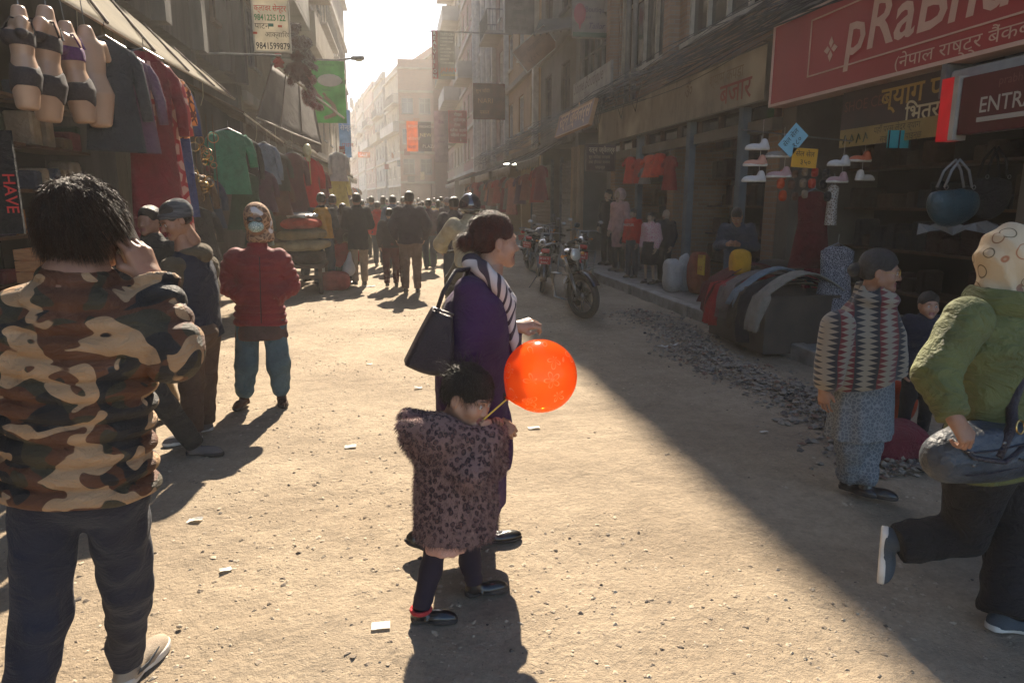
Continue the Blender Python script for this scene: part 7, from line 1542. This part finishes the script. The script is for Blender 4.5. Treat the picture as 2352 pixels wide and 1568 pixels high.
# ------------------------------------------------------------ plush toys above the brown awning
def plush(label, c, k, mat, face):
    e = empty('plush_toy', label, 'toy', (c[0], c[1], c[2]-.5*k), 'plush toys strung up on the left'); f_ = unit(v3(*face)); Rm = frm(f_); q = lambda x, y, z: c+Rm@v3(x, y, z)*k
    def f(P):
        d = ell(P, q(0, 0, -.12), (.15*k, .15*k, .20*k)); d = smin(d, ell(P, q(0, .02, .20), (.13*k, .13*k, .12*k)), .03)
        for s_ in (-1, 1):
            d = smin(d, ell(P, q(s_*.11, 0, .30), (.05*k,)*3), .01); d = smin(d, cone(P, q(s_*.12, .02, -.02), q(s_*.22, .14, -.16), .055*k, .05*k), .02); d = smin(d, cone(P, q(s_*.10, .02, -.26), q(s_*.16, .18, -.36), .07*k, .065*k), .02)
        d = smin(d, ell(P, q(0, .13, .17), (.05*k,)*3), .02); return d+.006*nz3(P, 60, 2)
    V, F = surf(f, c-.45*k, c+.45*k, .018*k+.004, None); link('plush_body', mesh_from(V, F, mat, 'plush_body', True, None, base_of(e)), e)
    V2, F2 = cards(V, F, 2500, .045*k, .008, (0, 0, -1), 3, jit=.4); props(link('plush_fur', mesh_from(V2, F2, mat, 'plush_fur', False, None, base_of(e)), e), kind='stuff')
PB = cloth('#4a2c22', sheen=.5); PR = cloth('#7a2420', sheen=.5)
plush('brown plush bear facing right, highest against the wall', yp(702, 118, 15.0), .8, PB, (1, -.2, 0)); plush('dark red plush bear sitting lowest on the awning pole', yp(710, 205, 15.2), .95, PR, (1, -.3, 0)); plush('brown plush dog hanging upright left of the highest bear', yp(678, 85, 14.6), .75, PB, (.4, -1, 0)); plush('long red brown plush toy hanging under the dog', yp(682, 150, 14.7), .95, cloth('#4f1f1c'), (.2, -1, 0)); plush('small bright red plush ball toy at the banner foot', yp(639, 137, 13.8), .35, cloth('#8f1f1c'), (.2, -1, 0))
e = empty('hanging_pole', 'slanted pole that carries the plush toys', 'pole', yp(690, 170, 15)); m = MB(); m.tube([yp(630, 150, 14.6), yp(790, 272, 15.6)], .025, 6); m.build('pole', FR_CREAM, e)
# HAVE banner at the left edge
e = empty('vertical_banner', 'black hanging banner with the red letters HAVE set sideways at the left edge', 'banner', yp(5, 440, 4.2)); m = MB(); m.box(yp(0, 420, 4.22), (.18, .02, .55)); m.build('cloth_panel', BLACKC, e); lettering('HAVE', yp(6, 398, 4.19), (0, 0, -1), (1, 0, 0), .085, ink('#b32a2a'), e, bold=.01)
# ------------------------------------------------------------ right side goods
def manikin(label, px, py, X, hgt, top, bot, heading, skin='#a88f78', hair=True, hem=-.05, hood=None, sleeves=True, child=False, skirt=None, legs_bare=False):
    b = xp(px, 461, X); bb = (X, b[1], .15); p = Person(label, bb, heading, hgt, .92, 'shop mannequins on the raised pavement', skin=M('mannequin_'+skin.strip('#'), srgb(skin), rough=.4, bump=0), child=child); p.e['category'] = 'mannequin'; p.e.name = 'mannequin'
    p.body(.010, hh=.010, eyes=False)
    if hood: p.hood(hood, .012, down=False)
    elif hair: p.hair('long', .012)
    p.top(top, .022, hem, .014, fold=.004); 
    if bot: p.trousers(bot, .012, .014, legs='LR')
    if skirt: p.skirt(skirt, p.J['pel'][2]+.06, .15+.45*hgt/1.7, .14, .18, .014, 'skirt', .008)
    p.shoes(BLKSH, SOLED, h=.013); return p
pinkq = manikin('mannequin in a long dusty pink hooded quilted coat', 1424, 0, 4.55, 1.68, cloth('#c29a90'), BLACKC, 245, hood=cloth('#c4a69a'), hem=-.42)
manikin('mannequin in a black jacket with a white tag behind the pink coat', 1398, 0, 4.75, 1.70, BLACKC, BLACKC, 240, hair=True)
b = xp(1402, 513, 4.55); e = empty('price_tag', 'white price tag on the black jacket', 'tag', b); box_part('paper', b+v3(-.02, -.1, 0), (.01, .05, .12), WHT, e)
rp = manikin('child mannequin in a red shirt printed with white lettering', 1456, 0, 4.42, 1.30, cloth('#c22a1e'), JEANS, 235, hem=.0); cst = rp.J['neck']*.45+rp.J['pel']*.55
lettering('HOPTOP', cst-rp.rt*.10+rp.fw*.155+v3(0, 0, .08), rp.rt*-1*-1, (0, 0, 1), .055, WHT, rp.e) if False else None
rt_ = -rp.rt; lettering('HUSTLER', cst-rt_*.115+rp.fw*.150+v3(0, 0, .10), rt_, (0, 0, 1), .06, WHT, rp.e, bold=.01)
manikin('child mannequin in a pink floral dress with a grey scarf', 1498, 0, 4.42, 1.25, M2('pink_floral', print_fn((.45, .20, .22), (.55, .42, .40), 26, .10, 7)), None, 235, skirt=BLACKC, hem=-.08)
manikin('mannequin in a dark dress with a pale bust, rightmost in the clothes shop', 1532, 0, 4.7, 1.30, cloth('#26242a'), BLACKC, 235, hair=False)
sack('white woven sack leaning at the edge of the pavement', v3(4.42, xp(1545, 640, 4.42)[1], .15+.26), (.15, .20, .27), SACKW, 11, h=.015); sack('small grey sack tucked behind the white woven one', v3(4.62, xp(1568, 630, 4.6)[1], .15+.28), (.10, .10, .30), SACKW, 12)
def sackprint(e): 
    q = xp(1598, 590, 4.40); box_part('yellow_label', q+v3(.095, 0, -.12), (.01, .24, .30), ink('#c8a832'), e); lettering('चामल', q+v3(.08, .11, -.02), RU, ZU, .09, ink('#8a2a18'), e); lettering('RICE', q+v3(.08, .10, -.2), RU, ZU, .09, ink('#8a2a18'), e)
sack('orange sack with a yellow printed label beside the white sack', v3(4.66, xp(1598, 640, 4.62)[1], .15+.33), (.15, .20, .34), cloth('#8a3f22'), 13, h=.015, extra=sackprint)
for k, (px, py, w_, h_, c_) in enumerate(((1448, 360, .30, .55, '#c0392a'), (1468, 365, .26, .48, '#a8281f'), (1495, 356, .34, .42, '#d1543a'), (1515, 352, .30, .40, '#c23a26'), (1540, 358, .28, .60, '#8f2a22'), (1482, 385, .24, .32, '#8d8682'))):
    garment('baby_clothes', ['tallest red child suit, leftmost on the shop rail', 'dark red child suit second on the shop rail', 'orange red frilly dress in the middle of the rail', 'red frock right of the frilly dress', 'long maroon child coat, rightmost on the rail', 'grey white small top hung below the red clothes'][k], xp(px, py, 4.85), (-1, -.5), w_, h_, cloth(c_), sleeve=.16, cat='clothes', flare=1.3)
# hanging shoes
def hung_shoe(label, c, mat, rz=0, k=1., sole=SOLEW, grp='shoes hanging on strings at the right shop'):
    A, B = shoe_shape(.008, 'sneaker'); e = empty('hanging_shoe', label, 'shoe', c, grp); Rm = np.array(Matrix.Rotation(R(rz), 3, 'Z')); sh = link('shoe_upper', mesh_from(A[0]@Rm.T*k, A[1], mat, 'shoe_upper', True), e); link('sole', mesh_from(B[0]@Rm.T*k, B[1], sole, 'sole', True), sh)
    m = MB(); m.tube([np.array(c)+v3(0, 0, .08), np.array(c)+v3(0, 0, .30)], .002, 4); m.build('string', SOLEW, e)
WSH = M('white_shoe', (.55, .52, .50), rough=.6); PSH = M('pink_shoe', (.55, .27, .19), rough=.7); MAU = M('mauve_shoe', (.42, .26, .26), rough=.7); OSH = M('orange_shoe', (.55, .14, .07), rough=.7); BSH = M('taupe_shoe', (.22, .19, .17), rough=.7)
for lab, px, py, mt, rz in (('white shoe topmost on the left string', 1750, 345, WSH, 75), ('pink shoe in the middle of the left string', 1745, 382, PSH, 75), ('white shoe with a dark motif lowest on the left string', 1742, 418, WSH, 75), ('taupe shoe hung behind the blue card', 1798, 362, BSH, 60), ('pale shoe hung under the taupe one', 1800, 408, MAU, 60),
                            ('orange trimmed shoe on the right string', 1985, 372, OSH, 80), ('flat grey lilac sole up shoe on the right string', 1936, 382, WSH, 80), ('mauve shoe lowest on the right string', 1932, 420, MAU, 85), ('white shoe with a dark curved flash beside the mauve one', 1978, 415, WSH, -85)):
    hung_shoe(lab, yp(px, py, 6.7), mt, rz+8, .95)
m = MB(); q = yp(1974, 400, 6.62); e = empty('hook_rail', 'thin metal rail the shoes hang from', 'rail', yp(1860, 300, 6.75)); m.tube([yp(1700, 298, 6.8), yp(2010, 330, 6.75)], .008, 5); m.build('rail', METAL, e)
# long red dress, hanging scarf, small bunches of trinkets
garment('dress', 'long dark red dress hanging over red trousers at the right shop', yp(1872, 440, 6.9), (-.3, -1), .36, .82, cloth('#5a141a'), sleeve=.0, flare=1.25)
garment('trousers', 'crimson trousers hanging below the dark red dress', yp(1866, 612, 6.95), (-.3, -1), .20, .42, cloth('#8a1c34'), cat='trousers')
garment('scarf', 'narrow patterned scarf hanging beside the dark red dress', yp(1915, 425, 6.8), (-.3, -1), .12, .42, M2('scarf_check', print_fn((.20, .15, .12), (.45, .42, .38), 40, .12, 9)), sleeve=0, flare=1.)
garment('shawl', 'speckled dark shawl draped at the back of the right stall', yp(1925, 565, 6.4), (-.5, -1), .34, .75, M2('speckled', print_fn((.05, .05, .06), (.25, .25, .28), 60, .10, 2)), sleeve=0, flare=1.2)
for k in range(15):
    q = yp(1798+(k % 5)*24+rs.uniform(-6, 6), 398+(k//5)*24+rs.uniform(-6, 6), rs.uniform(6.6, 6.9)); c_ = ['#b4481f', '#6b5140', '#8d7a66', '#a33522', '#2f2b28'][k % 5]
    sack('small %s pouch in the %s row of the dangling trinkets' % (['orange', 'brown', 'fawn', 'red', 'black'][k % 5], ['top', 'middle', 'bottom'][k//5]), q, (.035, .03, .05), cloth(c_), k, 'pouches dangling at the right shop', 'pouch', .012, cat='pouch', k=.004)
# handbags
def handbag(label, c, w_, h_, mat, wrap=None, rz=0):
    e = empty('hanging_handbag', label, 'bag', (c[0], c[1], c[2]-h_/2)); f = lambda P: smax(ell(P, c+v3(0, 0, -.02), (w_/2, .10, h_*.62)), P[2]-(c[2]+h_*.36-.25*np.abs(P[0]-c[0])**1.2), .02)+.013*nz3(P, 17, 4)+.006*np.abs(np.sin((P[0]-c[0])*34+2*nz3(P, 6, 1)))*np.clip((P[2]-c[2])/h_*2, 0, 1)
    surf_obj('bag_body', f, c-v3(w_*.55, .13, h_*.65), c+v3(w_*.55, .13, h_*.6), .011, mat, e)
    for s_ in (-.04, .04): m = MB(); m.tube([c+v3(-w_*.27, s_, h_*.36), c+v3(-w_*.17, s_, h_*.8), c+v3(0, s_*.5, h_*1.08), c+v3(w_*.17, s_, h_*.8), c+v3(w_*.27, s_, h_*.36)], .011, 8); m.build('handle', mat if not wrap else wrap, e, smooth=True)
    for s_ in (-1, 1): m = MB(); m.torus(c+v3(s_*w_*.27, -.06, h_*.36), .016, .0035, (0, 1, 0), 14, 5); m.build('ring', METAL, e, smooth=True)
    return e
TEALB = M('teal_leather', (.016, .052, .066), (.009, .03, .04), scale=9, rough=.4, bump=.5, bscale=60, coat=.2); PLW = thin(M('clear_film', (.35, .35, .36), rough=.25, coat=.6, bump=.6, bscale=18, alpha=.55), .3)
handbag('teal handbag with plastic wrapped handles hanging at the right', yp(2188, 462, 5.0), .46, .30, TEALB, PLW)
handbag('black handbag with a chain handle hanging behind the teal one', yp(2275, 440, 5.3), .40, .34, BLKT)
e = empty('plastic_sheet', 'torn clear plastic sheet below the teal handbag', 'sheet', yp(2200, 520, 5.0)); m = MB(); V = [yp(2110+k*26, 512+6*math.sin(k*1.9), 5.0+.03*(k % 2)) for k in range(8)]+[yp(2105+k*28, 533+8*math.sin(k*2.3+1), 5.0+.04*((k+1) % 2)) for k in range(8)]; m.add(V, [(k, k+1, k+9, k+8) for k in range(7)]); m.build('film', PLW, e)
# back of the dark right shop: shelves of dim stock
for si, (y0, y1, x) in enumerate(((2.6, 5.6, 6.3), (5.7, 8.6, 6.2), (9.2, 12.4, 6.0), (12.6, 16.0, 6.0))):
    e = empty('shelf_rack', ['right bag shop shelf rack in deep shade', 'right shoe shop shelf rack in deep shade', 'clothes shop back shelf behind the mannequins', 'clothes shop far back shelf'][si], 'shelf', (x, (y0+y1)/2, .15))
    for z in (.5, 1.0, 1.5, 2.0, 2.5): box_part('shelf', (x, (y0+y1)/2, z), (.45, y1-y0, .03), FR_BROWN, e)
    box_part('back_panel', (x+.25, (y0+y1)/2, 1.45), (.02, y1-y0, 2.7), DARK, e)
    for z in (.515, 1.015, 1.515, 2.015, 2.515):
        y = y0+.05
        while y < y1-.2:
            w_ = rs.uniform(.12, .30); h_ = rs.uniform(.12, .36)
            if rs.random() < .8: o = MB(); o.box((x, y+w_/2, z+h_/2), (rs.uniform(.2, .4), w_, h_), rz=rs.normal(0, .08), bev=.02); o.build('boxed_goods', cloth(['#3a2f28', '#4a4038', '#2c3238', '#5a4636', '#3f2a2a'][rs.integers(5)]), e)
            y += w_+rs.uniform(.0, .07)
# turquoise lit patch painted in flat colour, and bulb inside
e = empty('ceiling_bulb', 'small lit bulb inside the bag shop', 'bulb', yp(2128, 296, 6.2)); m = MB(); m.ellipsoid(yp(2128, 296, 6.2), (.06, .03, .025)); m.build('bulb', M('lit_bulb', (1, .9, .7), emit=5, bump=0), e, smooth=True)
e = empty('lit_patch_swatch', 'turquoise poster standing for a lit patch, with dark grid on the bag shop wall', 'swatch', yp(2065, 320, 6.0)); box_part('paper', yp(2065, 320, 6.0), (.24, .01, .16), ink('#2f9a9e'), e)
for k in range(3): box_part('grid_line', yp(2042+k*24, 320, 5.98), (.008, .01, .16), BLACKC, e)
for k, (px, py) in enumerate(((1188, 374), (1177, 377))): e = empty('tube_light', '%s lit lamp under the far right shop awnings' % ['round white', 'long thin'][k], 'lamp', yp(px, py, 27)); m = MB(); m.ellipsoid(yp(px+8*(1-k), py, 27), (.09 if k == 0 else .35, .05, .06 if k == 0 else .03)); m.build('lamp_glass', M('lit_lamp', (1, .95, .8), emit=6, bump=0), e, smooth=True)
# ------------------------------------------------------------ scarf table
tx0, tx1, ty0, ty1 = 3.66, 4.55, 6.35, 7.6; TB = M('box_cardboard', (.085, .066, .05), (.055, .043, .034), scale=4, bump=.3)
e = empty('display_box', 'low brown wooden box table under the scarves', 'table', ((tx0+tx1)/2, (ty0+ty1)/2, 0))
for (lo, hi) in (((tx0, ty0, .05), (tx0+.03, ty1, .62)), ((tx1-.03, ty0, .05), (tx1, ty1, .62)), ((tx0+.03, ty0, .05), (tx1-.03, ty0+.03, .62)), ((tx0+.03, ty1-.03, .05), (tx1-.03, ty1, .62))): m = MB(); m.span(lo, hi); m.build('side_board', TB, e)
m = MB(); m.span((tx0-.03, ty0-.03, .622), (tx1+.03, ty1+.03, .65)); m.build('top_board', TB, e)
def draped(label, y, w_, mat, drop=.36, fr=0, seed=0, x0=tx0, lift=.0):
    e = empty('scarf', label, 'scarf', (x0+.3, y, .66), 'scarves draped over the box table'); nu, nv = 30, 9; V = []
    for i in range(nu+1):
        t = i/nu; s_ = t*(1.0+drop*1.3)
        for j in range(nv+1):
            v = j/nv-.5; wv = .030*math.sin(v*15+seed*1.7+t*5)*(.5+t)+.012*math.sin(v*31+t*13+seed); cur = .85+.30*t
            if s_ < .95: p_ = (tx1-.02-s_*.98, y+v*w_*(1.1+.3*math.sin(seed))+.06*math.sin(t*4+seed*2), .675+lift+(.14+.07*math.sin(seed*2.1))*math.sin(min(1, s_/.95)*math.pi)+wv*.4)
            else: a_ = (s_-.95); p_ = (x0-.065-.08*math.sin(min(1, a_*3)*1.5)+wv, y+v*w_*(1.1+.3*math.sin(seed)-.5*a_)+.06*math.sin(t*4+seed*2)+.02*math.sin(a_*7+seed), .675+lift-a_*.95)
            V.append(p_)
    F = [(i*(nv+1)+j, (i+1)*(nv+1)+j, (i+1)*(nv+1)+j+1, i*(nv+1)+j+1) for i in range(nu) for j in range(nv)]
    o = link('cloth_sheet', mesh_from(np.array(V), F, mat, 'cloth_sheet', True, None, base_of(e)), e); md = o.modifiers.new('thickness', 'SOLIDIFY'); md.thickness = .012
    if fr:
        m = MB(); b_ = np.array(V[-(nv+1):])
        for k in range(16): q = b_[0]*(1-k/15)+b_[-1]*(k/15); m.tube([q, q-v3(.01, 0, .10)], .004, 4)
        m.build('fringe', mat, e)
SM = [('dark red scarf with pale fringe at the far end of the table', 7.50, .22, cloth('#5c1c20'), .16, 1, 1), ('bright red scarf second from the far end', 7.27, .26, cloth('#a32024'), .34, 0, 2), ('grey brown knitted scarf with fringe in the middle left', 7.04, .20, cloth('#7a6c66'), .16, 1, 3), ('pale blue grey scarf beside the knitted one', 6.87, .18, cloth('#7d8a94'), .10, 1, 4),
      ('olive brown scarf in the middle of the table', 6.70, .19, cloth('#54493a'), .30, 0, 5), ('navy black scarf near the close end', 6.53, .17, cloth('#191a24'), .38, 0, 6), ('cream grey scarf hanging longest at the close end', 6.37, .18, cloth('#8f887c'), .26, 0, 7)]
for lab, y, w_, mt, dr, fr_, sd in SM: draped(lab, y, w_, mt, dr, fr_, sd)
p = Person('shop woman in a blue grey sweater bending over a yellow bag', (4.45, 8.55, .15), 215, 1.50, 1.05, lean=14, neck=(0, .16, 1.30), head=(0, .27, 1.42), shoL=(-.18, .13, 1.24), shoR=(.18, .13, 1.24), wriL=(-.08, .38, 1.02), wriR=(.10, .36, 1.02), elbL=(-.26, .12, .98), elbR=(.26, .12, .98), face=(0, .8, -.6), hup=(0, .5, .8))
p.body(.008, 'hold', 'hold', eyes=True); p.hair('long', .01); p.top(cloth('#3a4454'), .02, -.06, .013, fold=.006); p.trousers(cloth('#4a5a70'), .015, .014); p.shoes(BLKSH, SOLED, h=.012)
q = yp(1700, 602, 7.4); sack('mustard yellow carrier bag held open by the shop woman', q, (.12, .10, .15), cloth('#c08f1e'), 21, h=.012, cat='bag', name='carrier_bag')
sack('brown cardboard carton on the counter beside the shop woman', yp(1775, 625, 7.9), (.20, .2, .16), TB, 31, cat='box', name='carton', k=.002)
sack('maroon cloth bundle on the ground behind the woman in green', gp(2110, 1080)+v3(0, .25, .10), (.22, .16, .12), cloth('#6e2230'), 22, h=.014, cat='bundle', name='bundle'); sack('orange and black rucksack beside the maroon bundle', gp(2100, 1000)+v3(.05, .3, .16), (.14, .12, .14), cloth('#b4421c'), 23, h=.014, cat='bag', name='rucksack')
# boards and cloths on the fronts beyond the bend
for k in range(16):
    px = 838+(k*37) % 140; Y = 70.8 if px > 921 else float(np.interp(px, [838, 860, 880, 900, 918], [117, 100.5, 90, 85, 78]))-1; py = 262+(k*53) % 150; hx, nm = [('#8a3a34', 'red'), ('#c9b48a', 'cream'), ('#5a6a7a', 'blue'), ('#a8682f', 'orange'), ('#6a6058', 'grey')][k % 5]
    facing('small %s board on the hazy fronts at the bend, %s' % (nm, ['lowest by the crowd', 'left of the orange sign', 'near the top', 'beside the brick gable', 'by the far balconies', 'above the shop fronts', 'at the corner', 'on the cream house', 'on the grey house', 'on the pink house', 'next to the mast', 'under the balcony', 'over the awnings', 'by the drain pipe', 'at the third floor', 'at the second floor'][k]), 'sign', px, px+9+(k*5) % 9, py, py+9+(k*3) % 12, Y, pan(hx), [], thick=.08, group='small boards on the far fronts')
# awnings and boards farther down the right side
for k, (y0, y1, X, z0, c_, lab) in enumerate(((20.5, 24.6, 4.2, 2.9, '#6f6252', 'fawn cloth awning before the jeweller board'), (25.2, 30, 4.1, 2.85, '#8a7e70', 'pale awning over the red clothes stall'), (30.6, 36, 4.0, 2.8, '#a59a90', 'whitish awning with a printed panel'), (37, 44, 3.9, 2.8, '#8f8478', 'dull cream awning far on the right'), (46, 55, 3.8, 2.8, '#7a7068', 'last awning before the bend, right side'))):
    awning(lab, (v3(X, y0, z0), v3(X, y1, z0)), (v3(5.12, y0, z0+.55), v3(5.12, y1, z0+.55)), cloth(c_), 3, .05, hang=.28)
rs3 = np.random.default_rng(8); rcol = [('#7a2430', 'wine'), ('#a03a34', 'red'), ('#8a4a3a', 'brick'), ('#5b2c40', 'plum'), ('#b06a5a', 'salmon'), ('#6a5a5a', 'grey')]
for k in range(18):
    y = 21+k*1.3; c_, nm = rcol[k % 6]; garment('dress', '%s dress hanging under the right awnings, %s stretch' % (nm, ['nearest', 'middle', 'farther'][k//6]), (4.35+rs3.uniform(-.1, .2), y, 2.55+rs3.uniform(-.15, .1)), (-1, -.6), .5, rs3.uniform(.8, 1.5), cloth(c_), group='dresses hanging under the right awnings', sleeve=.3, flare=1.4)
for k in range(12):
    y = 24+k*1.9; c_ = GOODC[k % 10]; garment('top', '%s goods hung out at the far left stalls' % ['brown', 'slate', 'wine', 'stone', 'green', 'tan', 'violet', 'pale', 'rust', 'blue', 'brown striped', 'slate dotted'][k], (-2.3+rs3.uniform(-.2, .2), y, 2.3), (1, -.8), .45, .9, cloth(c_), group='goods hung out at the far left stalls', sleeve=.3)
# ------------------------------------------------------------ litter
PAP = thin(M('white_paper', (.68, .66, .60), rough=.8, bump=.1), .2)
for lab, px, py, w_, d_, z in (('bright white paper square lying left of the balloon shadow edge', 1226, 978, .085, .055, .012), ('curled white paper scrap by the handbag side', 848, 836, .06, .05, .02), ('crumpled white cup on the ground below the tote bag', 961, 894, .07, .045, .028), ('folded pale leaflet lying mid street left of the child', 805, 1026, .075, .05, .012), ('flat pale paper sheet near the bottom left of the child', 875, 1446, .07, .05, .004),
                            ('crumpled tissue on the gravel near the shadow of the man in camouflage', 447, 1192, .07, .05, .025), ('clear crushed wrapper among the gravel', 518, 1302, .05, .035, .02), ('white plastic scrap at the edge of the rubble', 1553, 792, .13, .08, .03), ('white torn bag lying at the rubble strip', 1523, 796, .12, .08, .03), ('pale leaf of paper in the shade right of the balloon', 1755, 993, .07, .03, .01), ('white sheet shining at the feet of the crowd', 850, 657, .20, .12, .03), ('thin white strip by the kerb', 1585, 763, .16, .04, .02)):
    q = gp(px, py); e = empty('paper_scrap', lab, 'litter', q, 'litter on the street'); n_ = 8; V = []; rr = random.Random(px); an = rr.uniform(-.5, .5)
    for i in range(n_+1):
        for j in range(n_+1):
            x, y = (i/n_-.5)*w_, (j/n_-.5)*d_; V.append(q+v3(x*math.cos(an)-y*math.sin(an), x*math.sin(an)+y*math.cos(an), .004+float(gheight(np.array([q[0]]), np.array([q[1]]))[0])+abs(z*.7*(math.sin(x*30+px)*math.cos(y*34+py)))+.001+.002*rr.random()))
    link('paper', mesh_from(np.array(V), [(i*(n_+1)+j, (i+1)*(n_+1)+j, (i+1)*(n_+1)+j+1, i*(n_+1)+j+1) for i in range(n_) for j in range(n_)], PAP, 'paper', True, None, base_of(e)), e)
for lab, px, py, s_ in (('pale stone right of the child shadow', 1217, 1432, .016), ('flat brown stone near the camouflage man shoe', 410, 1440, .012)):
    q = gp(px, py); e = empty('stone', lab, 'stone', q); surf_obj('rock', lambda P: ell(P, q+v3(0, 0, s_*.4), (s_, s_*.8, s_*.6))+.006*nz3(P, 60, 2), q-s_*1.5, q+s_*1.5, .004, ST[0], e)
